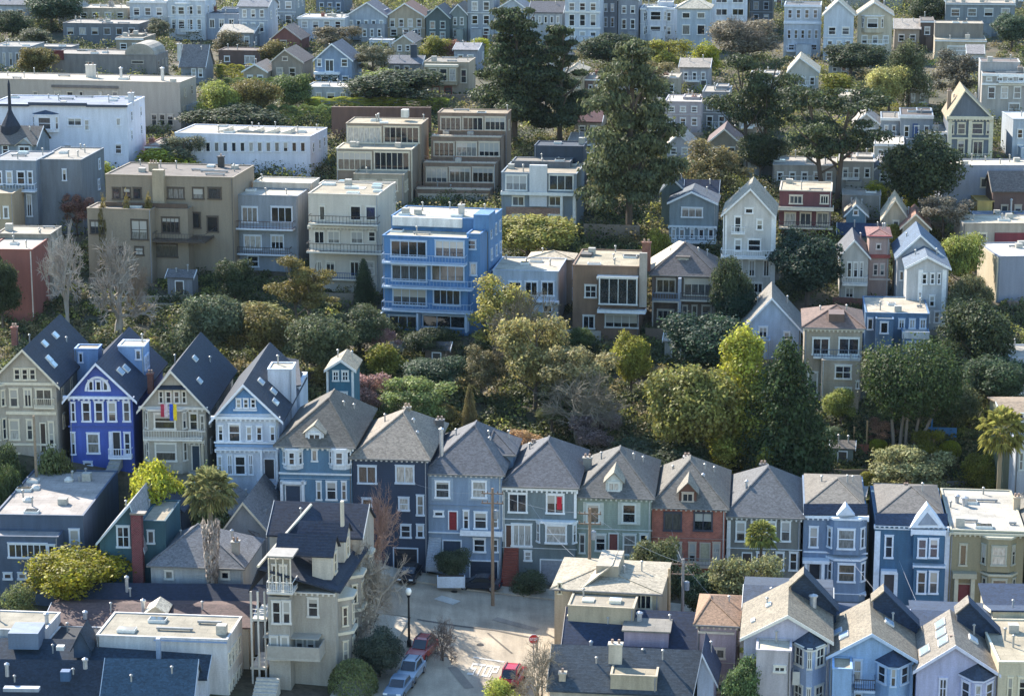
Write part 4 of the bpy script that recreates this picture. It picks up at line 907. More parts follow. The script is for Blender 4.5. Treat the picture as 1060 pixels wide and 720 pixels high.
b.vol(319, 391, 202, dep=10, roof='flat', rc='#a99d86'); b.vol(330, 405, 192, None, 10, 3, 'flat', rc='#8d8069'); b.row(213, 228, [(330, 337), (362, 374), (378, 389.5)], 'p'); b.row(239, 252, [(325, 336), (339, 352), (363, 376)], 'c'); b.row(239, 250, [(381, 389)]); b.balc(319, 391, 231, 1.6, 1.05, rcol='#3d3733', n=20); b.balc(317, 395, 260, 2.0, 1.1, rcol='#3d3733', n=22); b.band(319, 391, 233, 237, .4); b.row(270, 286, [(328, 333), (337, 347), (362, 372)], 'c'); b.row(270, 284, [(378, 388)]); b.balc(334, 372, 288, 1.2, .8, rcol='#31507a'); b.sides(1, 2, 2); b.solid('skylight', 361, 377, 195, 199, 5, 6.5, '#d9d2c4', b.roofo)
b = H('grey-blue house with ochre side wall and dark wood balconies', 242, 308, 278, 9, col='#848c94', trim='#c3ccd6', roof='#d2c6b2')
b.vol(242, 308, 203, dep=6, roof='flat', rc='#d2c6b2'); b.solid('side_wall', 307.5, 309.5, 204, 280, .05, 5.9, 's#b5924c'); b.row(214, 230, [(250, 267), (280, 303)], 't'); b.balc(242, 303, 236, 1.5, 1.0, rcol='#50382f', n=18); b.row(243, 258, [(252, 271), (280, 294)], 't'); b.balc(241, 300, 262, 1.2, .9, rcol='#3b3431'); b.row(264, 276, [(297, 305), (256, 268)], 'd'); b.vol(262, 322, 190, None, 6, 5, 'flat', rc='#c9bda6', col='#b9b2a6')
b = H('tan two-storey house with wide chimney and planted roof terraces', 109, 241, 345-60, 9, col='s#8a7d6b', trim='#4a4038', roof='#8f8478', D=332)
b.vol(109, 241, 183, dep=11, roof='flat', rc='#7d736b', cor=False); b.row(194, 206, [(116, 125), (127, 135.5), (137.5, 146.5), (199, 211), (215, 229)], 'p'); b.row(194, 206, [(173, 191)], 't'); b.solid('chimney', 157, 170, 176, 214, -.9, -.002, 's#a3937a', b.roofo)
b.vol(90, 156, 217, None, -4.5, 4.5, 'flat', rc='#94877a', cor=False); b.row(228, 242, [(93, 108)], 't', -4.5); b.row(227, 248, [(135, 153)], 'g', -4.5); b.row(255, 264, [(119, 127), (139, 149)], 'd', -4.5); b.vol(156, 194, 217, None, -2.5, 2.5, 'flat', rc='#4b4744', cor=False); b.row(225, 241, [(167, 186)], 'q', -2.5); b.balc(158, 212, 249, 4.6, 1.0, rcol='#4d4640', n=18); b.row(220, 236, [(197, 208)], 'p'); b.row(224, 240, [(214, 226)], 'p'); b.row(252, 266, [(160, 184)], 't', -2.5); b.solid('terrace_rail', 109, 194, 209, 216, -2.4, -2.3, '#5a4a3e')
b.chim(158, 170, 182, 4, 1.2, 's#a3937a', 3); b.chim(228, 163, 172, 9, .8, '#3b3a3a', 1)
b = H('red-painted corner house with a cream roof terrace, left edge', -14, 33, 330, 4, col='s#8d574b', trim='#d0c3b3', roof='#c9bfae')
b.vol(-14, 33, 259, dep=12, roof='flat', rc='#c9bfae'); b.vol(-4, 52, 243, None, 8, 6, 'flat', rc='#b5a996', col='#8a8478'); b.sides(1, 2, 3); b.solid('corner_board', 32, 34, 260, 329, -.06, -.002, '#d8d0c4')
b = H('grey-blue house with white-railed windows at the left edge of the hill', -10, 38, 243, 6, col='#788490', trim='#c6d0da', roof='#8d959c')
b.vol(-10, 37, 167, dep=9, roof='flat', rc='#939393'); b.row(177, 191, [(-6, 2), (6, 13), (17, 26), (28, 34)], 'd'); b.balc(-10, 36, 197, 1.2, 1.0, n=14); b.row(201, 224, [(14, 24), (27, 33)], 'c'); b.row(203, 224, [(-4, 6)], 'p')
b.vol(38, 84, 166, None, 2, 12, 'flat', rc='#a39c90', col='#6c747c'); b.sides(1, 2, 2); b.row(175, 187, [(64, 69)], 'p', 2)
b = H('tiny beige house corner at the left edge beneath the grey-blue house', -20, 14, 240, 4, col='s#a8977c', roof='#b8ab97', D=338)
b.vol(-20, 13, 201, dep=6, roof='flat', rc='#b8ab97'); b.row(214, 226, [(-8, 0), (3, 9)], 'p')

b = H('blue-white flat-roofed house half behind bare tree, right of the bright blue block', 510, 578, 336, 8, col='#a3b0be', trim='#d4dae2', roof='#cfc3ad')
b.vol(510, 578, 281, dep=9, roof='flat', rc='#cfc3ad'); b.row(291, 306, [(526, 540), (543, 557), (560, 574)], 'c'); b.band(510, 579, 309, 312, .9); b.row(315, 330, [(562, 572), (530, 545)], 'd'); b.vol(548, 592, 268, None, 9, 4, 'hip', ap=(573, 260), hd=2, rc='#b3a48c', col='#a39a8c'); b.sides(1, 2, 3)
b = H('brown shingled modern house with a projecting glass corner room', 593, 661, 348, 8, col='#7b6350', trim='#c9c9c4', roof='#b3a78f')
b.vol(593, 662, 276, dep=11, roof='flat', rc='#b5a98f', cor=False); b.win(605, 618, 295, 308, 'g'); b.solid('glass_room', 620, 660, 287, 316, -1.4, -.002, plain('#4d5457', .1)); o = b.win(620, 660, 287, 315, 'q', -1.41); g_ = o.children[0]; g_.data = g_.data.copy(); g_.data.materials[0] = plain('#262b2c', .05, 0, .8); b.balc(618, 668, 322, 2.0, .2, solid=True, col='#d5d7da'); b.row(325, 339, [(626, 661)], 'q'); b.band(619, 661, 284, 287, 1.5); b.chim(669, 252, 276, 5, 1.1, 'b#7a4a38', 2); b.solid('chimney', 662, 669, 262, 318, -.6, -.002, '#a39a90'); b.row(326, 340, [(603, 616)], 'c'); b.solid('roof_box', 601, 612, 263, 271, 6, 8, '#5a5550')
b = H('dark shingled house with hipped roof and deep shaded porches', 675, 741, 336, 8, col='#5a4f48', trim='#a9a59c', roof='#5b5552')
b.vol(675, 741, 285, dep=11, roof='hip', ap=(709, 252), hd=5, rc='#5f5855'); b.dormer(701, 713, 266, 276, 262, 2.2, 3, '#b5b3ac', '#5b5552', 'd', 'flat'); b.plane([(672, 280, 1), (710, 251, 5.5), (703, 249, 10), (668, 270, 10)], .2, shingle('#c3b7a0')); b.balc(675, 703, 311, 1.6, 1.0, rcol='#6f8298', posts=True); b.row(288, 303, [(679, 700)], 't'); b.row(288, 306, [(708, 738)], 'q'); b.balc(704, 741, 310, 1.6, .9, rcol='#454141'); b.row(316, 332, [(706, 712), (716, 722), (726, 737)], 'd'); b.band(739, 741, 286, 335, 1.5, '#7d7368', nm='post'); b.band(703, 705, 286, 335, 1.5, '#8d95a0', nm='post'); b.row(320, 330, [(680, 698)], 't')  # left roof slope: the sunlight on it is put into paler shingles
b = H('modern house with white centre pier and flat overhanging roof', 519, 596, 238, 8, col='s#a39c90', trim='#d2d2cc', roof='#a89c88')
b.vol(519, 597, 180, dep=10, roof='flat', rc='#a59985', col='s#7f8a92'); b.solid('centre_pier', 548, 566, 171, 214, -.7, -.002, 's#c3c4c4'); b.row(181, 197, [(523, 546), (568, 594)], 't'); b.balc(518, 598, 200, 1.2, .25, solid=True); b.row(203, 213, [(530, 543), (568, 582)], 'c'); b.solid('brick_base', 524, 582, 214, 238, -.25, -.002, 'b#9c7a66'); b.row(222, 230, [(530, 543), (567, 582)], 'p', -.26); b.band(594, 596.5, 200, 238, 1.1, nm='post'); b.band(581, 583, 200, 238, 1.1, nm='post'); b.vol(530, 590, 168, None, 6, 4, 'flat', rc='#8d857a', col='#6b7076'); b.vol(553, 604, 152, None, 10, 5, 'flat', rc='#33404f', col='#2f3e4f', cor=False)
b = H('teal-grey house with two ogee-shaped gables', 693, 741, 252, 8, col='#77848a', trim='#ccd2d6', roof='#4a5560')
b.vol(693, 741, 210, dep=7, roof='gf', ap=(716, 199), rc='#4d5660'); b.win(705, 728, 215, 225, 't'); b.band(692, 742, 233, 236, .3); b.row(237, 247, [(695, 700), (703, 709), (714, 719), (723, 729), (733, 739)], 'p'); b.vol(685, 709, 197, None, 7, 6, 'gf', ap=(696, 185), col='#62767c', rc='#3d4852'); b.vol(709, 742, 205, None, 7, 6, 'gs', ap=187, rc='#1f2c40'); b.balc(693, 741, 250, 1.4, .9)
b = H('white gabled Victorian with a long white balcony on the shaded slope', 749, 801, 305, 8, col='#c3bfb8', trim='#e0dfdb', roof='#8f8878')
b.vol(749, 801, 222, dep=10, roof='gf', ap=(777, 196), rc='#8a8375'); b.win(771, 780, 215, 221, 'p'); b.row(224, 241, [(760, 768)], 'd'); b.row(227, 238, [(783, 790)], 'd'); b.balc(757, 771, 241, .7, .8); b.row(247, 260, [(760, 768), (774, 788)], 'd'); b.balc(746, 803, 266, 1.6, 1.0, n=24); b.row(269, 286, [(752, 759), (763, 769), (775, 782), (790, 797)], 'c'); b.row(292, 303, [(772, 790)], 'q'); b.band(749, 751, 223, 300, .08); b.band(799, 801.5, 223, 300, .08); b.sides(-1, 2, 2)
b = H('dark red house with layered pale roof edges beneath the cypresses', 807, 861, 242, 8, col='#64383a', trim='#c9bda9', roof='#b9ab93')
b.vol(807, 861, 198, dep=8, roof='flat', rc='#c3b69e', cor=True); b.row(202, 211, [(817, 831), (849, 858)], 't'); b.balc(804, 863, 216, 2.2, .3, solid=True, col='#cfc4b0'); b.row(220, 233, [(812, 824), (828, 840), (845, 858)], 'c'); b.balc(806, 862, 235, 1.6, .8, rcol='#34363c'); b.row(238, 241, [(835, 845)], 'p')
b = H('small white-gabled house with a railed deck, left of a pink tower', 870, 899, 312, 6, col='#b9b6ae', trim='#dddcd6', roof='#6a5f56')
b.vol(870, 899, 265, dep=9, roof='gf', ap=(884.5, 249), rc='#53565c'); b.row(271, 287, [(877, 882), (883.5, 888.5), (890, 894)], 'd'); b.balc(872, 898, 294, 1.6, .9); b.row(297, 308, [(875, 884)], 'c')
b = H('narrow pinkish tower house with red roof bands', 900, 921, 308, 6, col='#b59a90', trim='#d6c6bc', roof='#7c3b36')
b.vol(900, 921, 245, dep=7, roof='hip', ap=(910, 238), hd=2.5, rc='#7a5650'); b.band(899, 922, 243.5, 246.5, .35, '#9a4640'); b.band(899.5, 921.5, 263, 267, .3, '#9a4640'); b.row(252, 258, [(907, 912)], 'p'); b.row(273, 285, [(904, 909), (911, 916)], 'd'); b.band(900, 921, 288, 290, .2); b.sides(1, 2, 2)
b = H('pale stepped house with two staggered front gables', 939, 982, 345, 6, col='#b3b5b6', trim='#dcdddc', roof='#566678')
b.vol(939, 982, 277, dep=7, roof='gf', ap=(960, 266), rc='#52606f'); b.row(283, 294, [(954, 960), (963, 968), (970.5, 974)], 'd'); b.band(951, 953, 279, 340, .1); b.band(976, 978, 279, 340, .1); b.row(306, 317, [(962, 968)], 'd'); b.vol(929, 978, 266, None, 7, 10, 'gf', ap=(953, 244), col='#aeb0b3', rc='#465a70'); b.row(322, 334, [(957, 963), (967, 973)], 'd'); b.row(280, 290, [(931, 936)], 'p', 7)
b = H('blue house with a flat beige roof and white-trimmed porch box', 896, 962, 370, 6, col='#567390', trim='#d2dae4', roof='#c6b9a3')
b.vol(896, 962, 325, dep=10, roof='flat', rc='#c6b9a3'); b.vol(907, 925, 331, None, -1.6, 1.6, 'flat', rc='#c6b9a3'); b.win(911, 920, 333, 345, 'p', -1.6); b.row(329, 341, [(898, 904)], 'p'); b.row(330, 340, [(930, 937), (941, 948), (952, 959)], 'c'); b.vol(934, 962, 345, None, -2.5, 2.5, 'flat', rc='#b9b6b0', col='#567390'); b.solid('box_top', 934, 962, 343, 351, -2.6, -2.502, '#d5d7d8'); b.row(353, 362, [(938, 944), (947, 953), (955, 960)], 'd', -2.5); b.sides(1, 1, 2); b.row(352, 364, [(913, 921)], 'd')
b = H('tan stucco house with brown hip roof and a boxy lower bay', 833, 893, 414, 6, col='#a39684', trim='#dddcd6', roof='#675349')
b.vol(833, 893, 339, dep=10, roof='hip', ap=(866, 316), hd=5, rc='#675349'); b.band(832, 894, 338, 342, .3, '#d2c9ba'); b.row(349, 367, [(841, 859), (868, 890)], 'c'); b.balc(842, 892, 369, 1.2, .9, rcol='#5a6470'); b.vol(851, 890, 374, None, -2.8, 2.8, 'flat', rc='#c3b9a8', col='#a89c8c'); b.row(378, 392, [(864, 882)], 'g', -2.8); b.row(401, 411, [(864, 882)], 'g', -2.8); b.row(385, 410, [(836, 847)], 'p'); b.row(394, 402, [(886, 889.5)], 'p', -2.8); b.solid('gable_dormer', 858, 874, 325, 334, 1, 4, '#675349')
b = H('pale blue gabled house at the edge of the cypress hedge', 769, 829, 372, 6, col='#a9b9cc', trim='#dbe0e6', roof='#7a766e')
b.vol(769, 829, 341, dep=10, roof='gf', ap=(799, 309), rc='#77736c'); b.row(343, 358, [(811, 818)], 'd'); b.row(338, 352, [(785, 795)], 'c'); b.vol(772, 797, 353, None, -2, 2, 'flat', rc='#cfc6b6', col='#a9b9cc'); b.sides(1, 1, 2)
b = H('small white house corner by the right edge above the dark tree', 1046, 1085, 412, 0, col='#b9bac0', trim='#d8d8d6', roof='#6f6c64', D=290)
b.vol(1046, 1085, 371, dep=7, roof='flat', rc='#b5ad9e'); b.row(384, 392, [(1050, 1056)], 'p'); b.row(398, 408, [(1052, 1058)], 'p')
b = H('grey-green gable end beside the right-hand palm', 1041, 1085, 505, 0, col='#6b6f5c', trim='#c3c6c2', roof='#837260', D=268)
b.vol(1041, 1090, 433, dep=9, roof='gs', ap=417, rc='#84735f'); b.vol(1052, 1090, 456, None, -3, 3, 'flat', rc='#b5ad9c', col='#b3b6bb'); b.row(428, 436, [(1055, 1060)], 'p'); b.row(468, 486, [(1055, 1060)], 'd', -3)

# right-hand stack
b = H('long grey wall with cream parapet on the upper right', 976, 1075, 216, 0, col='s#8b909c', trim='#c9bda6', roof='#d6c8ae', cat='building', name='building')
b.vol(976, 1075, 172, dep=6, roof='flat', rc='#d6c9b2'); b.row(184, 194, [(1015, 1022)], 'p')
b = H('dark brown building with a curved dormer, behind the cream ledge at right', 1010, 1075, 232, 0, col='#5f4a44', trim='#a89c8c', roof='#6d625c', D=352)
b.vol(1028, 1075, 197, dep=6, roof='gs', ap=178, rc='#5a5654'); b.vol(1012, 1029, 209, None, 0, 5, 'flat', rc='#c9a860', col='#b59a58'); b.row(212, 222, [(1036, 1044), (1050, 1058)], 'p'); b.stack(1047, 206, 222, -1, .15); b.vol(1008, 1075, 223, None, -3, 3, 'flat', rc='#8793a8', col='#8f98a6')
b = H('cream-roofed low building with a dark red strip window wall', 996, 1075, 258, 0, col='#a89c8c', trim='#d5c9b4', roof='#cfc2a8', cat='building', name='building', D=336)
b.vol(997, 1075, 232, dep=7, roof='flat', rc='#d0c4ac'); b.row(241, 249, [(1001, 1008), (1012, 1022)], 'p'); b.solid('red_wall', 1030, 1062, 241, 250, -.15, -.002, '#7a3138')
b = H('tall grey stucco wall with sunlit cream side, right edge', 1036, 1090, 320, -4, col='s#858a97', trim='#d9cdb5', roof='#d9d3c6', cat='building', name='building', D=322)
b.vol(1034, 1090, 266, dep=10, roof='flat', rc='#dcd6ca'); x_, z_ = b.lp(1034, 268); m = MB(); m.box(x_-.2, x_-.003, .05, 9.9, -3, z_+.2); b.part('side_wall', m, paint('#bdb097', False)); b.solid('post', 1044, 1054, 312, 330, -3, -2, '#7c6f68')  # cream side panel: sunlight on this face is put into its colour
b = H('terraced beige gables clustered above the pink tower', 914, 962, 250, 8, col='#b0a28c', trim='#d2c8b4', roof='#b3a58c', D=342)
b.vol(914, 940, 226, dep=8, roof='gf', ap=(927, 207), rc='#b3a58c'); b.vol(934, 962, 235, None, -3, 8, 'gf', ap=(948, 222), rc='#8e6452'); b.row(228, 236, [(924, 931)], 'p')
b = H('tiny teal gable peeping behind the navy roof mid right', 876, 899, 240, 8, col='#6d8896', trim='#cfd6da', roof='#9a9080', D=346)
b.vol(876, 897, 222, dep=6, roof='gf', ap=(886, 212), rc='#9a9080'); b.win(883, 889, 217, 223, 'p'); b.vol(868, 922, 243, None, -4, 3.5, 'gs', ap=232, rc='#1f3048', col='#4a5f74')
b = H('flat grey-roofed garage block under the cypress canopy', 872, 912, 214, 8, col='#8a857c', trim='#b9b0a0', roof='#a89f92', D=352)
b.vol(872, 912, 203, dep=6, roof='flat', rc='#a89f92')

# ------------------------------------------------------------------ terraced blocks and long buildings
b = H('stepped apartment building of cream glazed tiers with roof lantern', 348, 426, 215, 7, col='s#8a7a68', trim='#cfc3ac', roof='#b9ab92', cat='apartment block', name='apartment_block', D=362)
b.vol(348, 426, 155, dep=6, roof='flat', rc='#b9ab92', cor=True); b.row(157, 176, [(349, 385), (387, 424)], 'w'); b.vol(358, 436, 129, None, 6, 7, 'flat', rc='#b0a389'); b.row(131, 148, [(359, 395), (397, 434)], 'w', 6); b.vol(366, 418, 181, None, -4, 4, 'flat', rc='#b9ab92', col='#a39884'); b.solid('roof_lantern', 415, 422, 114, 122, 10, 11.5, '#d3d0c6'); b.solid('drain_pipe', 425.2, 427.2, 156, 215, -.2, -.002, '#c9bda6'); b.row(186, 198, [(372, 390), (396, 412)], 'c', -4); b.sides(1, 2, 2)
b = H('rust-brown stepped apartment building with planted balconies', 430, 507, 215, 7, col='#85705e', trim='#c6baa6', roof='#b3a48c', cat='apartment block', name='apartment_block', D=362)
b.vol(430, 507, 198, dep=4, roof='flat', rc='#c3b59c'); b.vol(438, 513, 170, None, 4, 3.5, 'flat', rc='#c3b59c'); b.vol(446, 519, 143, None, 7.5, 3.5, 'flat', rc='#c3b59c'); b.vol(453, 525, 118, None, 11, 5, 'flat', rc='#a3937a')
b.even(201, 213, 432, 506, 3, .94, 'q'); b.even(173, 189, 440, 512, 3, .94, 'q', 4); b.even(147, 162, 448, 518, 3, .94, 'q', 7.5); b.even(121, 135, 455, 524, 3, .94, 'q', 11)
for y_, x0, x1, yo in ((195, 431, 507, .4), (168, 439, 513, 4.4), (141, 447, 519, 7.9)): b.balc(x0, x1, y_-1, .9, .8, y=yo+.9, rcol='#7a5a4a', n=16)
b.sides(1, 2, 1)
b = H('long white stucco building with a strip of dark square windows', 181, 321, 177, 11, col='s#d2d3da', trim='#dcdcdc', roof='#b9ae9e', cat='building', name='building')
b.vol(181, 321, 140, dep=10, roof='flat', rc='#b9ae9e'); b.even(147, 157, 184, 318, 15, .62, 'p'); b.sides(1, 1, 3)
for i in range(5):
    x_, y_, z_ = b.pt(232+16*i, 135, 4); z_ = b.last[4]; m = MB(); m.extr([(x_-1.1, z_), (x_+1.1, z_), (x_+1.1, z_+.7)], 3, 5.5); b.part('skylight', m, plain('#d5cab6'), b.roofo)
b = H('white stucco building with scalloped dark cornice and bay window', 2, 131, 178, 6, col='s#cfd2dc', trim='#d9dbe2', roof='#8d98a8', cat='building', name='building')
b.vol(-10, 131, 109, dep=11, roof='flat', rc='#8a93a3', cor=False); b.band(30, 90, 105.5, 109.5, .5, '#2f3c50'); b.band(-10, 30, 107, 110, .4, '#2f3c50'); b.band(90, 132, 108, 111, .4, '#2f3c50'); b.bay(33, 60, 118, 137, .8, 's#d9dbe2', ((121, 134),), 'd', 'cone', '#3a4a60', cap_y=114); b.row(122, 130, [(70, 84.5)], 'c'); b.row(124, 135, [(87, 92.5)]); b.row(122, 130, [(120, 125)], 'p'); b.row(156, 167, [(94, 102)], 'c'); b.row(149, 159, [(119, 126)], 'd'); b.row(150, 160, [(66, 74)], 'p'); b.sides(1, 2, 2); b.chim(135, 97, 106, 4, .8, '#c9c9cc', 1)
b = H('long buff stucco building with flat roof and rooftop flues', 0, 186, 152, 10, col='s#a3988c', trim='#b9ad9c', roof='#c3b6a2', cat='building', name='building', D=406)
b.vol(-20, 186, 84, dep=9, roof='flat', rc='#c3b6a2'); b.row(118, 130, [(156.5, 162.5), (165, 171), (173, 179.5)], 'd'); b.row(95, 103, [(34, 39), (56, 63), (69, 76), (82, 86), (102, 106), (116, 122)], 'd'); b.solid('light_well', 53, 122, 88, 92, -.3, -.002, '#6b6460'); b.chim(93, 68, 83, 5, 1.6, '#cfc9bf', 2); b.stack(125, 70, 82, 5, .25); b.stack(168, 70, 81, 3, .3); b.sides(1, 2, 2); b.vol(180, 195, 110, None, 3, 5, 'flat', rc='#c3b6a2', col='#8d959c')
b = H('small left-edge house with pointed dormer and dark turret spire', -6, 38, 172, 6, D=366, col='#7b8690', trim='#cfd4d6', roof='#5a5650')
b.vol(-6, 37, 149, dep=7, roof='gs', ap=131, rc='#5f5a55'); b.dormer(17, 33, 150, 160, 144, -.2, 4, '#9aa3aa', '#b9ad9a', 'c'); b.row(150, 160, [(2, 9)], 'd'); tx, ty, tz_ = b.pt(11, 130, 3); m = MB(); m.lathe([(1.7, tz_-3), (1.5, tz_), (.6, tz_+1.6), (.28, tz_+2.4), (.2, tz_+6.3), (.03, tz_+7.0)], 10, c=(tx, ty)); b.part('turret_spire', m, shingle('#262c38'))
b = H('long grey-brown hall with barrel-vault skylight at one end', 53, 161, 80, 9, col='#7f7a76', trim='#a39c92', roof='#a89f90', cat='building', name='building')
b.vol(53, 161, 57, dep=8, roof='flat', rc='#9c948a', cor=False); xa, ya_, za = b.pt(144, 57, 0); m = MB(); pts = [(xa+2.9*math.cos(t), za+2.1*math.sin(t)) for t in [math.pi*i/10 for i in range(11)]]; m.extr(pts, .3, 7.5); b.part('barrel_vault', m, gravel('#b3aa9c')); b.solid('red_panel', 55, 66, 52, 62, -.2, -.002, '#6b2c2c'); b.win(136, 149, 63, 66, 'p'); b.row(64, 70, [(89, 95)], 'p'); b.sides(1, 1, 3)
b = H('slate-grey gabled cottage with small white bay, by the terraced hedges', 187, 212, 85, 8, col='#7b8086', trim='#d5d8d8', roof='#6d6a68')
b.vol(187, 212, 68, dep=6, roof='gs', ap=47, rc='#6d6a6a'); b.row(71, 80, [(198, 203), (205, 210)], 'd'); b.chim(185, 46, 60, 1, .7, '#c9c6c0', 1)
b = H('low dark brown bungalow with a white double window', 226, 270, 70, 8, col='#5d4a42', trim='#dcdcd8', roof='#6f6259')
b.vol(226, 270, 53, dep=6, roof='flat', rc='#75685e', cor=False); b.row(58, 66, [(253, 264)], 'c'); b.row(58, 64, [(232, 238)], 'p')
b = H('low flat grey sheds with pillars along the left edge', 0, 31, 72, 8, col='#8b8f94', trim='#b9bcbd', roof='#9c978f', cat='shed', name='shed')
b.vol(-10, 30, 49, dep=9, roof='flat', rc='#9c978f'); b.even(55, 68, -6, 28, 5, .5, 'p')
b = H('low grey-roofed shed right of the pillared sheds', 32, 74, 62, 8, col='#7c7f84', trim='#b3b3b0', roof='#b3aa9c', cat='shed', name='shed')
b.vol(32, 74, 49, dep=5, roof='flat', rc='#b3aa9c')
b = H('low white garden house with double doors behind the bright hedge', 316, 362, 112, 8, col='#aab0b6', trim='#dcdedd', roof='#cdc3b4')
b.vol(316, 378, 91, dep=7, roof='flat', rc='#cdc3b4'); b.row(96, 108, [(327, 333), (352, 358)], 'c'); b.row(96, 103, [(338, 347), (362, 372)], 'p')
b = H('small pale shed with a lit gable roof among the hedges', 383, 408, 108, 8, col='#a8b0bc', trim='#d5d8dc', roof='#c3bcae', cat='shed', name='shed')
b.vol(383, 408, 101, dep=4, roof='gs', ap=95, rc='#c6bfb0')
b = H('brown plank boundary wall behind the stepped apartments', 343, 446, 150, 3, col='#6a4f42', trim='#7d5f50', roof='#6a4f42', cat='wall', name='boundary_wall', D=396)
b.vol(343, 446, 111, dep=.6, roof='none')
b = H('blue-grey gabled house with three white windows on its front', 326, 364, 87, 8, col='#8293a8', trim='#e0e2e3', roof='#5d6068')
b.vol(326, 364, 62, dep=9, roof='gf', ap=(343.5, 46), rc='#5d6068'); b.win(336.5, 345.5, 62, 74, 'c'); b.row(61, 69, [(328, 333), (353, 360)], 'd'); b.band(326, 352, 74, 77, 1.0); b.row(79, 85, [(332, 340), (343, 350), (354, 361)], 'd')
b = H('tan gabled cottage left of the blue-grey gabled house', 281, 313, 86, 8, col='#8d8274', trim='#c3b9aa', roof='#6d6058')
b.vol(281, 313, 64, dep=9, roof='gf', ap=(295, 52), rc='#6a5f58'); b.win(292, 298, 59, 63, 'p'); b.row(70, 80, [(286, 293), (299, 306)], 'd')
b = H('red-brown gabled roof house among shrubs, upper left of centre', 281, 312, 52, 8, col='#7d4f48', trim='#bfb3a8', roof='#7a6a60')
b.vol(281, 311, 40, dep=8, roof='gf', ap=(295, 28), rc='#7a6a60'); b.row(42, 49, [(290, 297)], 'p')
b = H('grey house with a thick chimney beside the olive tree', 401, 436, 78, 8, col='#7f8286', trim='#bdbfbd', roof='#6b6a6c')
b.vol(401, 436, 66, dep=6, roof='gs', ap=58, rc='#67686c'); b.chim(428, 47, 60, 2, 1.2, '#3f4650', 1); b.row(68, 74, [(408, 414), (418, 424)], 'p')
b = H('buff house with square columned bay below the dark shrubs', 439, 485, 100, 8, col='#9a8f7c', trim='#c6bda9', roof='#8f8778')
b.vol(439, 485, 65, dep=8, roof='flat', rc='#8a8377'); b.solid('bay', 442, 473, 68, 88, -1.2, -.002, '#a3987f'); b.band(441, 475, 66, 69, 1.4); b.row(71, 84, [(444, 452), (455, 463), (465, 472)], 'd', -1.2); b.row(90, 98, [(447, 455), (460, 468)], 'd', trim='#7c3f3c'); b.row(72, 86, [(477, 483)], 'd')
b = H('white camper-like garden room with flat roof', 382, 406, 53, 8, col='#b9c0c6', trim='#dfe1e0', roof='#d5d2c9', cat='shed', name='shed')
b.vol(382, 406, 42, dep=3, roof='flat', rc='#d5d2c9'); b.row(44, 49, [(385, 392), (395, 403)], 'p')

# ------------------------------------------------------------------ far row along the top
FAR = 'houses along the top of the view'
def T(label, x0, x1, yt, yb, col, roof='flat', ap=None, rc='#8d8880', rows=(), n=3, trim='#dcdcd8', st='d', dep=9, rot=8, bay=None, fill=.55, extra=()):
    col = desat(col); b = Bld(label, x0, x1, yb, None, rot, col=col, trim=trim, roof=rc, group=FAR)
    b.vol(x0, x1, yt, dep=dep, roof=roof, ap=ap, rc=rc)
    for r_ in rows:
        b.even(r_[0], r_[1], x0+1.5, x1-1.5, r_[2] if len(r_) > 2 else n, fill, st)
    if bay: b.bay(bay[0], bay[1], bay[2], bay[3], .9, col, bay[4])
    for e in extra: b.band(x0-.5, x1+.5, e[0], e[1], .25)
    r = b.rn; ww = x1-x0; hh = yb-yt
    if roof == 'flat' and r.random() < .6: b.band(x0-.4, x1+.4, yt-.3, yt+1.6, .3)
    if len(rows) > 1 and r.random() < .7: q = (rows[0][1]+rows[1][0])/2; b.band(x0-.3, x1+.3, q-.4, q+.5, .15)
    if r.random() < .6: q = x0+ww*r.uniform(.15, .85); b.chim(q, yt-r.uniform(4, 8), yt-1, r.uniform(3, 6), r.uniform(.6, .9), r.choice(('#8d8a86', '#b3ada3', 'b#8a5040')))
    if ww > 22 and r.random() < .55: q = x0+ww*r.choice((.05, .5)); b.vol(q, q+ww*.45, yt-r.uniform(3, 6), None, 3.5, 4, 'flat', rc=rc)
    if hh > 20 and r.random() < .5: q = x0+ww*r.uniform(.05, .4); b.balc(q, q+ww*.5, rows[-1][1]+.8 if rows else yb-6, 1.1, .9, n=8)
    if r.random() < .5: q = x0+ww*r.uniform(.55, .8); b.door(q, q+min(5, ww*.2), yb-9, yb-1, r.choice(('#3d3a3a', '#5a3a34', '#34424f')))
    if hh > 24 and r.random() < .5: q = x0+ww*r.uniform(.1, .5); b.vol(q, q+ww*.42, yb-11, None, -2.2, 2.2, 'flat', rc=rc)
    if rot and (x1 < 520): b.sides(1, 1, 2)
    return b
T('pale house cut by the top left corner', -8, 28, 5, 24, '#9aa6b5', 'gs', -6, '#6d6f74', [(10, 18)])
T('steel-grey flat-roofed building with dark window band', 65, 144, 25, 44, '#5f6873', rc='#a49c92', rows=[(29, 36, 6)], st='p', trim='#9aa2aa')
T('low cream building behind the steel-grey one', 79, 132, 9, 26, '#b0a594', rc='#c3b8a6', rows=[(13, 19, 4)])
T('white house with flat roof at the top, left of the bay-fronted house', 134, 172, 2, 30, '#b3bac2', rc='#b9b2a6', rows=[(8, 16, 3), (19, 26, 3)])
T('bay-fronted white house with two rows of slim windows', 174, 212, 1, 40, '#bcc6d2', rc='#b3ada2', rows=[(6, 15, 4), (20, 31, 4)], bay=(180, 196, 4, 36, ((7, 15), (20, 30))))
T('blue-grey house with dark flat roof and ribbon windows', 213, 246, 15, 40, '#8a9cb3', rc='#3b424c', rows=[(20, 29, 3)], st='c')
T('blue-white house with pointed dormer, next to the dark-roofed one', 247, 277, 7, 46, '#96a5b8', 'gs', -3, '#6d7076', rows=[(10, 18, 3), (24, 33, 3)])
T('grey house with white trim framed by taller roofs', 279, 306, -4, 29, '#8a949e', rc='#7b7a78', rows=[(2, 9, 2), (16, 25, 2)])
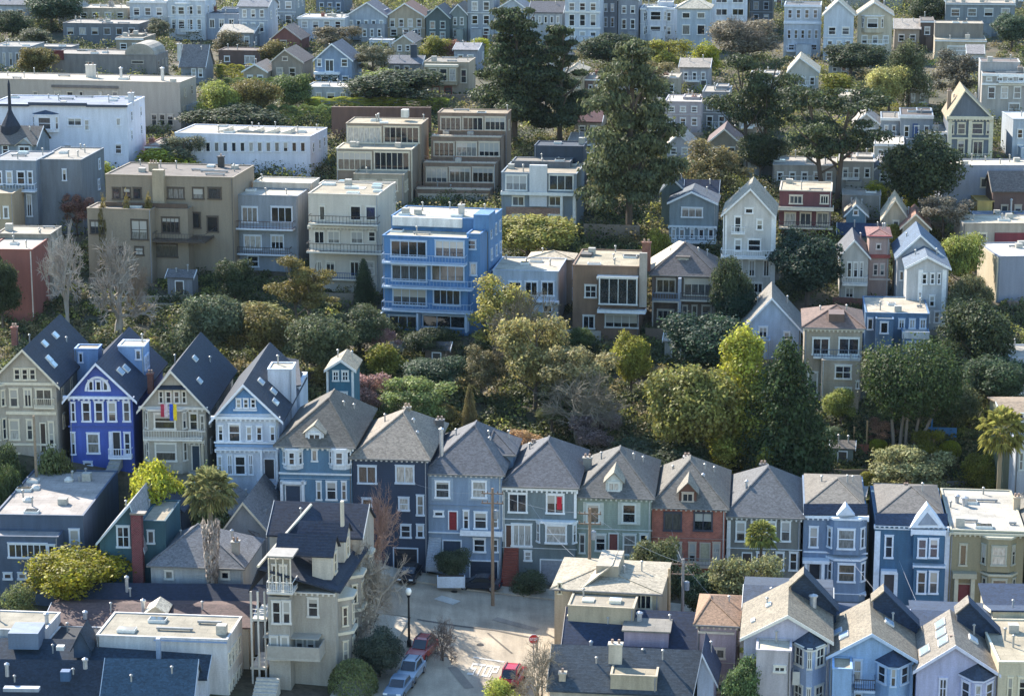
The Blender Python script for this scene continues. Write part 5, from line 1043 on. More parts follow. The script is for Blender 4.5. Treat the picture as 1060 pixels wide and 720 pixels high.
T('white flat-roofed house above the red-brown gable', 308, 357, 19, 43, '#b7bec6', rc='#c3baab', rows=[(22, 29, 4)])
T('slate-blue house with low roof touching the top edge', 327, 356, -10, 17, '#5f7188', rc='#6f7277', rows=[(3, 11, 3)], trim='#b9c0c8')
T('blue-grey gabled house with a wide white veranda', 358, 400, 17, 40, '#93a1b0', 'gf', (380, 3), '#5d6068', rows=[(21, 31, 5)], st='d')
T('tan gabled house with brown roof and square gable window', 400, 440, 17, 40, '#a89a84', 'gf', (419, 4), '#6f5248', rows=[(20, 28, 4), (30, 37, 3)])
T('dark teal house with white porch posts', 441, 465, 18, 44, '#3f5a5e', 'gf', (453, 7), '#4a5256', rows=[(22, 30, 2), (33, 41, 2)], trim='#a9b5b3')
T('slim green and white house beside the dark teal one', 466, 483, 14, 42, '#7d8c84', 'gf', (474, 5), '#5b5f60', rows=[(18, 26, 2), (30, 38, 2)])
T('grey house with stacked white windows left of the big pine', 484, 511, -3, 42, '#8d96a0', rc='#77777a', rows=[(2, 11, 2), (16, 25, 2), (29, 36, 2)])
T('pale blue gabled house half hidden by the big pine', 512, 547, 11, 42, '#a3b3c6', 'gf', (531, -1), '#6d7278', rows=[(15, 23, 3), (27, 35, 3)])
T('white and charcoal house with dark eaves above the pine crown', 548, 582, 13, 44, '#9aa3ad', 'gs', 2, '#474a52', rows=[(17, 24, 5)], st='p')
T('white house with tall balcony railings at the top centre', 585, 621, -2, 50, '#b3c0cf', rc='#8a8f96', rows=[(3, 11, 3), (15, 27, 3), (33, 42, 3)], extra=((11.5, 13.5), (28, 30)))
T('charcoal narrow house between two pale ones at top centre', 622, 639, -4, 44, '#5c626e', rc='#55565a', rows=[(4, 12, 2), (18, 28, 2)], trim='#a9adb5')
T('grey bayed house right of the charcoal narrow house', 640, 661, 0, 44, '#858c98', 'gf', (650, -8), '#5d6066', rows=[(6, 14, 2), (20, 30, 2)])
T('white bow-fronted house with crown-like cornice', 663, 698, 9, 44, '#bfc8d4', rc='#a9a59c', rows=[(13, 22, 4), (28, 36, 4)], bay=(668, 690, 8, 42, ((12, 21), (27, 35))))
T('sky-blue house with dark picture window', 701, 735, 9, 54, '#9cb0c2', 'hip', (718, -2), '#b3a995', rows=[(13, 19, 2), (26, 36, 2)], st='p')
T('white square house with wide dark windows, top right of centre', 737, 774, -8, 34, '#c3cad4', rc='#9c9890', rows=[(-4, 3, 2), (9, 16, 2), (21, 29, 2)], st='c', fill=.7)
T('dark shuttered house beside the white square house', 776, 800, -6, 34, '#3a4450', rc='#4d4d50', rows=[(2, 10, 2), (15, 24, 2)], trim='#6f7a85')
T('white house with black trimmed balcony floor', 812, 850, 6, 58, '#aebccd', rc='#5a5c60', rows=[(10, 19, 4), (31, 40, 5), (46, 52, 3)], extra=((22, 25),), trim='#cfd6df')
T('pale blue gabled house with tall side chimney', 853, 884, 15, 62, '#b3c3d6', 'gf', (868, 1), '#b3a68e', rows=[(28, 36, 2), (42, 50, 3)])
T('cream gabled house with white angular bay', 888, 924, 15, 60, '#bdb29c', 'gf', (905, 3), '#8f8574', rows=[(37, 45, 3)], bay=(892, 915, 17, 34, ((19, 29),)))
T('low beige house tucked right of the cream gable', 926, 952, 30, 50, '#9c9080', 'gs', 20, '#a3988a', rows=[(36, 43, 2)])
T('grey-green flat building at the top right', 979, 1051, 4, 36, '#6f8088', rc='#b0a492', rows=[(9, 17, 4)], trim='#c3c9c9')
b = T('beige stepped building with a bright blank wall', 968, 1021, 42, 64, '#b3a690', rc='#c9bda6', rows=[(48, 57, 1)])
b.vol(968, 1018, 25, None, 5, 6, 'flat', rc='#b9ad98', col='#7d776e')
T('white fronted house between the trees, upper right', 905, 936, 150, 172, '#b9b4aa', rc='#cfc6b5', rows=[(155, 163, 3)])
b = T('blue-grey flat-fronted house with a navy door', 932, 966, 120, 156, '#80909e', rc='#5a4f48', rows=[(130, 142, 3)], extra=((119, 123),)); b.band(945, 949, 128, 152, .1, '#2a4a7a', nm='door_panel')
T('pale flat-fronted house next to the blue-grey one', 912, 931, 124, 152, '#8d98a3', rc='#8d857a', rows=[(130, 141, 2)], extra=((122, 125),))
b = Bld('ornate two-storey Victorian with tall front gable and cream trim', 982, 1026, 168, None, 6, col='#646c76', trim='#cfc6ac', roof='#5f5a55', group=FAR, far=False)
b.vol(982, 1026, 121, dep=11, roof='gf', ap=(999, 94), rc='#8f7f66'); b.band(980, 1028, 120, 124, .4); b.band(982, 1026, 142, 144.5, .2); b.row(127, 139, [(991, 1000), (1006, 1018)], 'd'); b.row(127, 139, [(984, 988), (1021, 1025)], 'p'); b.row(145, 160, [(991, 999)], 'd'); b.row(146, 161, [(1007, 1018)], 'c'); b.band(982, 984, 124, 165, .15); b.band(1003, 1004.5, 124, 165, .3); b.band(1024.5, 1026.5, 124, 165, .15); b.balc(983, 1026, 164, 1.0, .8); b.chim(983, 95, 115, 5, .6, '#9a8a78')
b = T('white and brown layered Victorian with parapet, right edge', 1017, 1075, 78, 122, '#a8a29a', rc='#6d625a', rows=[(77+3, 84, 5)], extra=((68+8, 79), (86, 89)), st='p')
b.vol(1015, 1056, 65, None, 5, 6, 'flat', rc='#7b6f68', col='#a9a8a6'); b.even(90, 102, 1020, 1060, 3, .6, 'd'); b.even(107, 119, 1040, 1060, 1, .6, 'd')
T('pale blue house end at the right edge below the layered Victorian', 1049, 1085, 124, 165, '#a3b3c3', rc='#c3c6c6', rows=[(134, 143, 3), (150, 159, 3)], rot=0)
T('white gabled cottage behind the cypress crowns', 816, 847, 74, 100, '#b5b2a9', 'gf', (828, 60), '#b3a48a', rows=[(80, 88, 3)])
T('tan house glimpsed between the tall pines', 585, 604, 76, 114, '#a89a80', 'hip', (594, 69), '#9c907c', rows=[(82, 92, 2), (98, 106, 2)], trim='#c9bda6')
T('brown house right behind the second pine', 606, 624, 82, 112, '#7d6a60', rc='#a3988a', rows=[(88, 97, 2)])
b = T('pink-grey house with flat sunlit roof behind the olive pine', 688, 726, 106, 142, '#a89fa0', rc='#c9bfb0', rows=[(110, 116, 3), (122, 130, 3)])
T('grey house with tall paired windows left of the twin cypress trunks', 727, 755, 96, 136, '#80848a', rc='#a89f92', rows=[(102, 114, 2), (120, 131, 2)])
T('small white gable below the pink-grey house', 690, 716, 151, 166, '#b0aeb0', 'gf', (703, 139), '#b0a696', rows=[(153, 160, 2)])
T('dark-roofed gable with a sunlit verge behind the cypresses', 733, 766, 148, 172, '#8f8678', 'gf', (750, 134), '#5c4a48', rows=[(152, 161, 2)])
T('dark red gable roof between the pines', 595, 622, 126, 142, '#8d857c', 'gs', 112, '#4d2c30', rows=[(130, 137, 2)])
T('pale house behind cypresses above the dark red house', 800, 866, 172, 196, '#a39c92', rc='#b9b0a2', rows=[(178, 187, 5)])
T('white house in the gap right of the cypress canopy', 868, 905, 168, 200, '#a9a49c', rc='#b3aa9c', rows=[(174, 184, 3)])
# beyond the top edge
for i, (x0, x1, cc, lab) in enumerate(((20, 70, '#8d949c', 'grey hilltop house whose foot shows above the dark trees'), (150, 200, '#a3aab3', 'pale hilltop house just under the top edge, left'), (790, 812, '#7f8890', 'slate hilltop house left of the black-trimmed one'), (860, 935, '#9a948a', 'buff hilltop block along the top edge, right'), (1052, 1085, '#8f989c', 'grey hilltop house in the top right corner'))):
    T(lab, x0, x1, -14, 8, cc, rc='#8d887f', rows=[(-8, 0, 4)])

# small houses filling the gaps higher up
for a in (('dark brown flat building right of the low beige house, top right', 953, 967, 22, 50, '#5f5148', 'flat', None, '#6f655c', [(28, 36, 1)]),
          ('small cream gable tucked between the white camper-like room and the tan gabled house', 408, 428, 44, 58, '#a89e8c', 'gf', (418, 37), '#77706a', [(47, 53, 2)]),
          ('grey cottage roof under the dark evergreen clump', 640, 664, 84, 100, '#8a8a8c', 'gs', 76, '#8f867a', [(88, 95, 2)]),
          ('pale stucco house right of the thin brown leafless crown', 776, 806, 80, 104, '#a39f98', 'flat', None, '#b9ae9e', [(85, 93, 3)]),
          ('lilac-grey house below the sky-blue house', 704, 734, 70, 92, '#97989f', 'gs', 61, '#8d8478', [(75, 83, 3)]),
          ('buff cottage with brown roof behind the twin cypress trunks', 765, 790, 118, 142, '#9c917f', 'gs', 109, '#7a6a5e', [(122, 131, 2)]),
          ('white shed-roofed cottage left of the ornate Victorian', 962, 980, 138, 164, '#b3b3b0', 'flat', None, '#a79e90', [(143, 152, 1)]),
          ('grey house with light roof above the terraced hedges', 228, 262, 34, 50, '#83888f', 'gs', 26, '#9c958a', [(38, 45, 3)]),
          ('small tan house left of the bay-fronted white house foot', 120, 148, 40, 56, '#978b7b', 'flat', None, '#b0a695', [(45, 51, 2)]),
          ('faded blue house beyond the buff columned house', 470, 494, 52, 74, '#8791a0', 'gs', 45, '#77767a', [(57, 65, 2)]),
          ('stone-coloured gable left of the tall olive-brown pine', 566, 588, 60, 84, '#a0978a', 'gf', (577, 51), '#837a70', [(65, 73, 2)]),
          ('low grey house peeping between leftmost pine trunks', 520, 545, 92, 116, '#8b8d8f', 'flat', None, '#a59c8e', [(98, 106, 2)]),
          ('pale green-grey house by the brown bare shrubs', 655, 684, 112, 138, '#96998f', 'gf', (670, 103), '#8b8276', [(117, 126, 2)]),
          ('sand-coloured flat house right of the white gabled cottage', 868, 896, 100, 124, '#a99c86', 'flat', None, '#bcb09b', [(105, 114, 2)]),
          ('small blue-grey gable under the wide cypress canopy edge', 905, 925, 176, 196, '#828c98', 'gf', (915, 167), '#6a6a6e', [(180, 188, 1)]),
          ('narrow white house top left between the dark tree clump and cream building', 60, 78, 6, 24, '#a9afb6', 'gs', -1, '#7b7a7a', [(10, 17, 1)])): T(*a)

for a in (('grey house with white windows between the cypress trunks', 770, 806, 154, 180, '#8b8f93', 'flat', None, '#b0a799', [(159, 168, 3)]),
          ('small white house right of the wide cypress, upper right', 884, 910, 128, 150, '#b5b3ae', 'gf', (897, 118), '#8a8279', [(133, 142, 2)]),
          ('stone-grey cottage at the foot of the sparse dark pine', 590, 616, 146, 164, '#93928f', 'gs', 138, '#7f776f', [(150, 158, 2)]),
          ('little buff house left of the tan gabled cottage', 252, 276, 74, 88, '#9d917e', 'gf', (264, 67), '#7d736a', [(78, 85, 2)]),
          ('grey terraced house just above the white camper-like room', 372, 398, 26, 42, '#8c929a', 'flat', None, '#aca398', [(30, 38, 3)]),
          ('low sand-coloured block left of the lilac-grey house', 676, 702, 82, 102, '#a69b88', 'flat', None, '#b7ac9a', [(87, 95, 2)]),
          ('faded white house on the right above the ornate Victorian', 1002, 1018, 56, 80, '#adaeb0', 'gs', 47, '#7e7a78', [(62, 71, 1)]),
          ('grey-beige house under the tall olive tree, upper right', 938, 962, 92, 114, '#9a948a', 'flat', None, '#b3a999', [(97, 106, 2)]),
          ('pale gable half hidden by the dark garden trees under the blue gable', 858, 880, 62, 78, '#a3aab3', 'gf', (869, 54), '#7b7a7a', [(66, 74, 2)]),
          ('small dull red house left of the wispy grey-green tree', 150, 172, 152, 172, '#7f5a50', 'flat', None, '#a1978a', [(157, 165, 2)])): T(*a)

# ------------------------------------------------------------------ vegetation
def leaf_mesh(name, P, N, size, rs, aspect=.7):
    n = len(P); rs_ = rs
    t = rs_.normal(size=(n, 3)); N = N / (np.linalg.norm(N, axis=1, keepdims=True)+1e-9)
    N = N + rs_.normal(size=(n, 3))*.55; N /= np.linalg.norm(N, axis=1, keepdims=True)
    U = np.cross(N, t); U /= np.linalg.norm(U, axis=1, keepdims=True)+1e-9; V = np.cross(N, U)
    s = (size*rs_.uniform(.6, 1.5, n))[:, None]; U = U*s; V = V*s*aspect
    v = np.stack([P-U*.5, P+V*.5+U*.1, P+U*.5, P-V*.5+U*.1], 1).reshape(-1, 3)
    me = bpy.data.meshes.new(name); me.vertices.add(4*n); me.vertices.foreach_set('co', v.astype(np.float32).ravel())
    me.loops.add(4*n); me.loops.foreach_set('vertex_index', np.arange(4*n, dtype=np.int32))
    me.polygons.add(n); me.polygons.foreach_set('loop_start', np.arange(0, 4*n, 4, dtype=np.int32))
    try: me.polygons.foreach_set('loop_total', np.full(n, 4, dtype=np.int32))
    except Exception: pass
    me.materials.append(leafm()); me.update(); me.validate(); return me
def fill(lobes, n, rs, inner=.25):
    """points on and in a set of ellipsoid lobes (centre, radii)"""
    c = np.array([l[0] for l in lobes], float); r = np.array([l[1] for l in lobes], float)
    wgt = (r.prod(1))**(2/3); k = rs.choice(len(lobes), n, p=wgt/wgt.sum())
    d = rs.normal(size=(n, 3)); d /= np.linalg.norm(d, axis=1, keepdims=True); d[:, 2] = np.where(rs.uniform(size=n) < .3, abs(d[:, 2]), d[:, 2])
    q = np.where(rs.uniform(size=n) < inner, rs.uniform(.2, .8, n), rs.uniform(.8, 1.12, n)); q = np.where(rs.uniform(size=n) < .10, rs.uniform(1.05, 1.45, n), q)
    return c[k] + d*r[k]*q[:, None], d + np.array([0, 0, .35])
def norm_lobes(L):
    return L
_T = {}
def limbs(rs, h0, h1, r0, n=5, spread=.3, trunks=1):
    m = MB()
    for t in range(trunks):
        ox = (t-(trunks-1)/2)*.10; lean = (t-(trunks-1)/2)*.25+rs.uniform(-.04, .04)
        top = (ox+lean, rs.uniform(-.04, .04), h1)
        m.tube([(ox, 0, -.05), (ox+lean*.2, 0, h0*.6), (ox+lean*.55, rs.uniform(-.02, .02), (h0+h1)*.5), top], [r0, r0*.8, r0*.55, r0*.15], 7)
        for i in range(n):
            z = h0*.75+(h1-h0)*.85*i/n; a = 2.4*i+rs.uniform(0, 1)+t; L = spread*(1-.5*i/n)
            x0 = ox+lean*min(1, z/h1)*.8; m.tube([(x0, 0, z), (x0+L*.5*math.cos(a), L*.5*math.sin(a), z+.08), (x0+L*math.cos(a), L*math.sin(a), z+.2)], [r0*.42, r0*.28, r0*.08], 5)
    return m
def proto(kind, var):
    k = (kind, var)
    if k in _T: return _T[k]
    rs = np.random.RandomState(abs(hash_(kind))*7+var*13+1); tr = None; L = []
    if kind == 'broad':
        for i in range(30):
            d = rs.normal(size=3); d /= np.linalg.norm(d); q = rs.uniform(.45, 1)
            rr = rs.uniform(.10, .2); L.append(((d[0]*.36*q, d[1]*.36*q, .58+d[2]*.30*q), (rr, rr, rr*.8)))
        P, N = fill(L, 20000, rs); me = leaf_mesh('crown', P, N, .030, rs); tr = limbs(rs, .22, .75, .032)
    elif kind == 'loose':
        for i in range(24):
            d = rs.normal(size=3); d /= np.linalg.norm(d); q = rs.uniform(.5, 1.1)
            rr = rs.uniform(.07, .15); L.append(((d[0]*.38*q, d[1]*.38*q, .56+d[2]*.33*q), (rr, rr, rr*.75)))
        P, N = fill(L, 10000, rs, .4); me = leaf_mesh('crown', P, N, .028, rs); tr = limbs(rs, .18, .85, .028, 8, .34)
    elif kind == 'bush':
        for i in range(15):
            a = rs.uniform(0, 6.28); q = rs.uniform(0, .32); rr = rs.uniform(.13, .24); L.append(((q*math.cos(a), q*math.sin(a), rs.uniform(.15, .78)*(1-.6*q)), (rr, rr, rr*.95)))
        P, N = fill(L, 6000, rs); P[:, 2] = np.maximum(P[:, 2], -.05); me = leaf_mesh('crown', P, N, .045, rs); tr = limbs(rs, .1, .6, .03, 3, .2)
    elif kind == 'hedge':
        P = rs.uniform(-.5, .5, (4200, 3)); ax = rs.randint(0, 3, 4200)
        for i in range(3):
            mk = ax == i; P[mk, i] = np.sign(rs.uniform(-1, 1.3 if i == 2 else 1, mk.sum()))*.5*rs.uniform(.86, 1.04, mk.sum())
        N = P.copy(); P[:, 2] += .5; P[:, 2] += .06*np.sin(P[:, 0]*22+var)+.05*np.sin(P[:, 0]*41); me = leaf_mesh('crown', P, N, .06, rs); tr = limbs(rs, .1, .6, .02, 3, .3)
    elif kind == 'pine':
        nL = 62 if var != 1 else 30
        for i in range(nL):
            z = .22+.76*(i/nL)**.95; wd = (.44 if var != 1 else .36)*min(1, .6+(z-.2)*2.0)*(1.06-z)**.62*1.15
            a = 2.4*i+rs.uniform(-.5, .5); q = wd*rs.uniform(.25, 1.0)*(1.25 if rs.uniform() < .15 else 1); rr = rs.uniform(.06, .125)*(1.2-.65*z)
            L.append(((q*math.cos(a), q*math.sin(a), z+rs.uniform(-.02, .02)-.06*q), (rr*1.35, rr*1.35, rr*.42)))
        P, N = fill(L, 30000, rs, .3); me = leaf_mesh('crown', P, N, .024, rs, .55); tr = limbs(rs, .3, .95, .03, 14, .3)
    elif kind == 'cypress':                        # spreading Monterey cypress: flat pads on bare leaning trunks
        for i in range(34):
            a = 2.4*i; z = rs.uniform(.42, .95); q = rs.uniform(.05, .40)*(1.05-.5*abs(z-.6)); rr = rs.uniform(.055, .125)
            L.append(((q*math.cos(a)*1.05, q*math.sin(a), z), (rr*1.2, rr*1.2, rr*.42)))
        P, N = fill(L, 13000, rs, .3); me = leaf_mesh('crown', P, N, .025, rs, .6); tr = limbs(rs, .35, .9, .026, 8, .3, 2)
    elif kind == 'cone':
        for i in range(60):
            z = i/60; wd = .42*(1-z)**.7*(.75+.25*min(1, z*6)); a = 2.4*i; rr = .06+.09*(1-z); L.append(((wd*math.cos(a)*rs.uniform(.5, 1), wd*math.sin(a)*rs.uniform(.5, 1), .03+z*.9), (rr, rr, rr*1.3)))
        P, N = fill(L, 20000, rs, .15); P[:, 2] = np.maximum(P[:, 2], 0); me = leaf_mesh('crown', P, N, .024, rs); tr = limbs(rs, .2, .85, .03, 2, .1)
    elif kind == 'feather':                        # tall soft yellow-green tree, upright plumes
        for i in range(34):
            z = rs.uniform(.12, .9); wd = .40*(1-max(0, z-.35)*1.1); a = rs.uniform(0, 6.28); q = wd*rs.uniform(.3, 1); rr = rs.uniform(.06, .12); L.append(((q*math.cos(a), q*math.sin(a), z), (rr, rr, rr*1.5)))
        P, N = fill(L, 17000, rs, .3); me = leaf_mesh('crown', P, N, .025, rs); tr = limbs(rs, .2, .85, .03, 6, .2)
    elif kind == 'ball':
        P = rs.normal(size=(9000, 3)); P /= np.linalg.norm(P, axis=1, keepdims=True); N = P.copy(); P = P*np.array([.5, .5, .5])*rs.uniform(.9, 1.02, 9000)[:, None]; P[:, 2] += .5; me = leaf_mesh('crown', P, N, .035, rs); tr = limbs(rs, .1, .6, .04, 3, .2)
    elif kind == 'umbrella':                       # clipped round crown on several pale bare stems
        L = [((0, 0, .63), (.44, .44, .27))]+[((.3*math.cos(a), .3*math.sin(a), .56+rs.uniform(-.08, .16)), (.17, .17, .2)) for a in np.arange(0, 6.3, .5)]
        P, N = fill(L, 20000, rs, .1); me = leaf_mesh('crown', P, N, .024, rs); tr = MB()
        for x0, x1 in ((-.14, -.2), (-.04, -.02), (.03, .12), (.05, .3), (-.1, -.05)): tr.tube([(x0, 0, -.05), (x0*.6+x1*.4, .02, .2), (x1, .0, .5)], [.02, .016, .01], 6)
    elif kind in ('bare', 'twiggy'):
        tr = MB(); tw = MB()
        def grow(p, d, L, r, lev):
            q = p + d*L; mid = p + d*L*.5 + Vector(rs.normal(size=3))*L*.05
            (tr if lev < 2 else tw).tube([p, mid, q], [r, r*.8, r*.62], 5 if lev < 2 else 3, cap=False)
            if lev >= 5: return
            for i in range(3 if lev < 2 else 4):
                nd = (d + Vector(rs.normal(size=3))*(.55 if kind == 'bare' else .6) + Vector((0, 0, .16 if kind == 'bare' else .02))).normalized()
                grow(p + d*L*rs.uniform(.55, 1), nd, L*rs.uniform(.62, .82), r*.6, lev+1)
        for i in range(2 if kind == 'bare' else 4):
            grow(Vector((rs.uniform(-.03, .03), rs.uniform(-.03, .03), -.03)), Vector((rs.uniform(-.3, .3), rs.uniform(-.3, .3), 1)).normalized(), .27, (.030 if kind == 'bare' else .019), 0)
        me = tw.mesh('crown', [barkm()])
    elif kind == 'palm':
        F = MB()
        for i in range(70):                        # fan palm: stalks that end in a fan of narrow blades
            a = 2.4*i; el = 1.4-2.1*(i/70)+rs.uniform(-.1, .1); L_ = rs.uniform(.20, .30); o_ = Vector((0, 0, .82))
            d = Vector((math.cos(el)*math.cos(a), math.cos(el)*math.sin(a), math.sin(el)*.8)); sd_ = Vector((-math.sin(a), math.cos(a), 0)); up = d.cross(sd_); h = o_+d*L_
            F.add([o_+sd_*.004, o_-sd_*.004, h-sd_*.004, h+sd_*.004], [(0,1,2,3)])
            for j in range(9):
                t = (j-4)*.33; bd = (d*math.cos(t)+sd_*math.sin(t)-up*.0).normalized(); nn = (sd_*math.cos(t)-d*math.sin(t)); l_ = rs.uniform(.16, .22)*(1-.25*abs(t)/1.3); m1 = h+bd*l_*.6; m2 = h+bd*l_-Vector((0, 0, l_*.35))
                F.add([h, m1-nn*.017, m2, m1+nn*.017], [(0,1,2,3)])
        F.v = [(x, y, .82+(z-.82)*.46) for x, y, z in F.v]; me = F.mesh('crown', [leafm()]); tr = MB(); tr.tube([(0, 0, -.05), (.005, 0, .4), (0, 0, .82)], [.045, .036, .04], 9)
    tm = tr.mesh('trunk', [barkm()]); co = np.empty(len(me.vertices)*3, np.float32); me.vertices.foreach_get('co', co); co = co.reshape(-1, 3)
    if kind in ('bare', 'twiggy'):
        c2 = np.empty(len(tm.vertices)*3, np.float32); tm.vertices.foreach_get('co', c2); al = np.concatenate([co, c2.reshape(-1, 3)])
    else: al = co
    kx = .5/np.percentile(np.abs(al[:, :2]), 97.5); kz = 1/np.percentile(al[:, 2], 99.7); sc_ = np.array([kx, kx, kz], np.float32)
    for q in (me, tm):
        c3 = np.empty(len(q.vertices)*3, np.float32); q.vertices.foreach_get('co', c3); q.vertices.foreach_set('co', (c3.reshape(-1, 3)*sc_).ravel()); q.update()
    _T[k] = (me, tm); return _T[k]
def hash_(s_): return sum((i+1)*ord(c) for i, c in enumerate(s_)) % 1000
GREEN, DARK, BLUEG, OLIVE, YEL, LIME, BROWN, DRY, PINK = (.058, .074, .024), (.028, .036, .016), (.048, .056, .026), (.082, .068, .022), (.115, .110, .018), (.135, .135, .012), (.088, .074, .032), (.10, .088, .045), (.12, .066, .05)
_cnt = {}
def tree(kind, x0, x1, yt, yb, label, colr, cat='tree', name='tree', bark=(.10, .075, .055), D=None, group=None, ds=1.0, skirt=False):
    xc = (x0+x1)/2
    if D is None: P, D = ground(xc, yb)
    else: P = W(xc, yb, D); P.z = min(P.z, tz(P.x, P.y)) if tz(P.x, P.y) < P.z else P.z
    d = ray(xc, yt); t = P.y/d.y; h = CAMZ + d.z*t - P.z; w_ = (x1-x0)/FPX*D
    v = _cnt.get(kind, 0); _cnt[kind] = v+1
    nv = {'broad': 4, 'bush': 4, 'pine': 3, 'loose': 3, 'bare': 2, 'twiggy': 2, 'feather': 2, 'cypress': 2}.get(kind, 1)
    me, tr = proto(kind, v % nv); rz = v*2.1 if kind not in ('hedge', 'cypress', 'umbrella') else 0
    r = empty(name, P, rz); tag(r, label, cat, group)
    sc = (w_*1.02, w_*ds*1.02, h*(1.0 if kind in ('hedge', 'ball') else 1.02))
    a = put('crown' if kind not in ('bare', 'twiggy') else 'branches', me, r); a.scale = sc; a.color = (*colr, 1)
    c = put('trunk', tr, r); c.scale = sc; c.color = (*bark, 1)
    if kind in ('bare', 'twiggy'): a.color = (*colr, 1); c.color = (*colr, 1)
    return r
TR = 'trees on the hillside'; SH = 'shrubs on the hillside'
def bush(x0, x1, yt, yb, label, colr, kind='bush', **k): return tree(kind, x0, x1, yt, yb, label, colr, 'shrub', 'shrub', **k)

tree('pine', 492, 572, 12, 150, 'broad blackish pine, leftmost of the tall pines', DARK)
tree('pine', 548, 610, 30, 152, 'thin-stemmed dark pine with ragged side branches, second from the left of the tall pines', DARK)
tree('pine', 606, 696, 48, 245, 'tallest olive-brown pine with bare lower trunk, beside the wooden fence', (.046, .053, .025))
tree('cypress', 740, 822, 60, 182, 'flat-topped dark cypress on two leaning bare trunks', DARK, bark=(.09, .07, .055))
tree('cypress', 808, 910, 94, 212, 'wide dark cypress canopy in front of the pale house, biggest of the cypresses', DARK)
bush(700, 770, 148, 210, 'grey-brown thicket at the foot of the twin-trunked cypress', BROWN, 'loose')
bush(765, 808, 140, 186, 'low dark cypress pad left of the biggest cypress', DARK, 'broad')
tree('broad', 918, 988, 140, 224, 'dense dark round tree below the ornate gabled Victorian', DARK)
tree('twiggy', 733, 803, 18, 66, 'big bare round-headed tree with grey-brown twigs, top right of centre', (.15, .125, .09))
tree('broad', 737, 800, 22, 64, 'thin brown haze of a leafless tree crown under the white square house', (.11, .095, .065))
tree('loose', 668, 714, 42, 80, 'yellow-green tree with sparse crown below the bow-fronted house', YEL)
bush(718, 744, 44, 74, 'bright yellow-green shrub left of the big bare tree', LIME)
bush(606, 662, 36, 76, 'dark evergreen clump between the pines and the yellow-green tree', DARK, 'broad')
bush(640, 690, 62, 100, 'brownish bare shrub mass in front of the pink-grey house', BROWN, 'loose')
tree('broad', 900, 940, 70, 118, 'pale yellow-green tree left of a darker olive one, upper right', (.16, .15, .05))
tree('feather', 922, 960, 44, 114, 'tall olive tree rising behind the pale yellow-green one', (.055, .06, .028))
tree('loose', 960, 1018, 54, 104, 'dark brownish spreading tree above the ornate Victorian', (.055, .05, .034))
tree('broad', 944, 982, -4, 30, 'dark green round tree at the top edge, right', DARK)
tree('broad', 1028, 1066, 16, 52, 'dark bushy tree on the right edge under the grey-green flat building', (.035, .05, .028))
bush(853, 908, 46, 82, 'deep green garden trees beneath the pale blue gable', DARK, 'broad')
bush(850, 888, 76, 104, 'sunlit small yellow bush below the pale blue gable', YEL)
tree('broad', 26, 82, -6, 30, 'wide dark tree clump in the top left', (.028, .042, .022))
tree('broad', -6, 32, 12, 42, 'dark bushy tree touching the left edge near the top', DARK)
bush(18, 52, 30, 48, 'low grey-green bushes below the top left trees', (.05, .055, .03))
tree('broad', 20, 53, 50, 82, 'olive garden tree between grey sheds and the buff building', OLIVE)
bush(330, 372, 28, 54, 'olive-brown shrub above the blue-grey gabled house', (.07, .06, .035), 'loose')
tree('loose', 370, 404, 48, 84, 'grey-olive tree right of the blue-grey gabled house', (.07, .068, .04))
bush(436, 466, 38, 60, 'yellow-green shrub below the tan gabled house', YEL)
bush(462, 484, 42, 60, 'reddish-brown shrub beside the yellow-green ones', (.14, .07, .05))
bush(478, 506, 40, 62, 'bright yellow shrub left of the blackish pine', LIME)
bush(150, 178, 20, 44, 'small olive tree in front of the bay-fronted white house', (.07, .07, .04), 'loose')
bush(222, 252, 32, 56, 'olive-brown garden bush above the low brown bungalow', (.08, .07, .04))
bush(270, 300, 42, 70, 'yellowish shrub left of the tan gabled cottage', OLIVE)
bush(226, 285, 66, 82, 'upper clipped yellow-green hedge terrace', YEL, 'hedge', ds=.12)
bush(232, 290, 80, 92, 'lower clipped hedge terrace, darker than the one above', GREEN, 'hedge', ds=.12)
bush(206, 248, 86, 134, 'big yellow-green tree-like shrub right of the buff building', (.12, .13, .03), 'broad')
bush(240, 284, 84, 128, 'second rounded olive shrub beside the big yellow-green one', OLIVE, 'broad')
bush(196, 284, 110, 142, 'long dark shrub bank above the white stucco strip building', DARK, 'broad')
tree('broad', 284, 322, 78, 118, 'mid-green rounded tree left of the low white garden house', GREEN)
bush(372, 462, 74, 112, 'large dark glossy shrub mass under the buff columned house', DARK, 'broad')
bush(370, 420, 72, 96, 'sunlit green top of the hedge beside the dark glossy mass', (.10, .12, .03))
bush(318, 462, 100, 116, 'long bright hedge along the top of the brown plank wall', (.13, .14, .025), 'hedge', ds=.07)
bush(278, 345, 108, 130, 'dark hedge sloping down left of the plank wall', GREEN, 'hedge', ds=.12)
bush(142, 202, 156, 182, 'vivid yellow-green shrubs in front of the white strip building', LIME)
tree('loose', 172, 210, 142, 178, 'wispy grey-green tree in front of the white strip building', (.07, .075, .045))
bush(82, 112, 172, 186, 'small lime shrub at the foot of the white cornice building', LIME)
bush(76, 114, 170, 216, 'dense yellow-topped round bush left of the tan house', (.13, .14, .02), 'broad')
bush(66, 94, 202, 242, 'pinkish flowering shrub left of the tan house', PINK, 'loose')
bush(56, 78, 195, 236, 'dark narrow evergreen beside the grey-blue wing', DARK, 'broad')
for i, (x, y, lab) in enumerate(((106, 212, 'potted shrub at the left end of the tan roof terrace'), (131, 211, 'potted shrub in the middle of the tan roof terrace'), (155, 211, 'potted yellow shrub beside the wide chimney'))):
    pr = tree('bush', x-5, x+5, y-7, y+3, lab, OLIVE, 'potted plant', 'potted_plant', D=327)
tree('bare', 46, 94, 234, 346, 'tall white-stemmed bare tree in front of the red house', (.36, .325, .285))
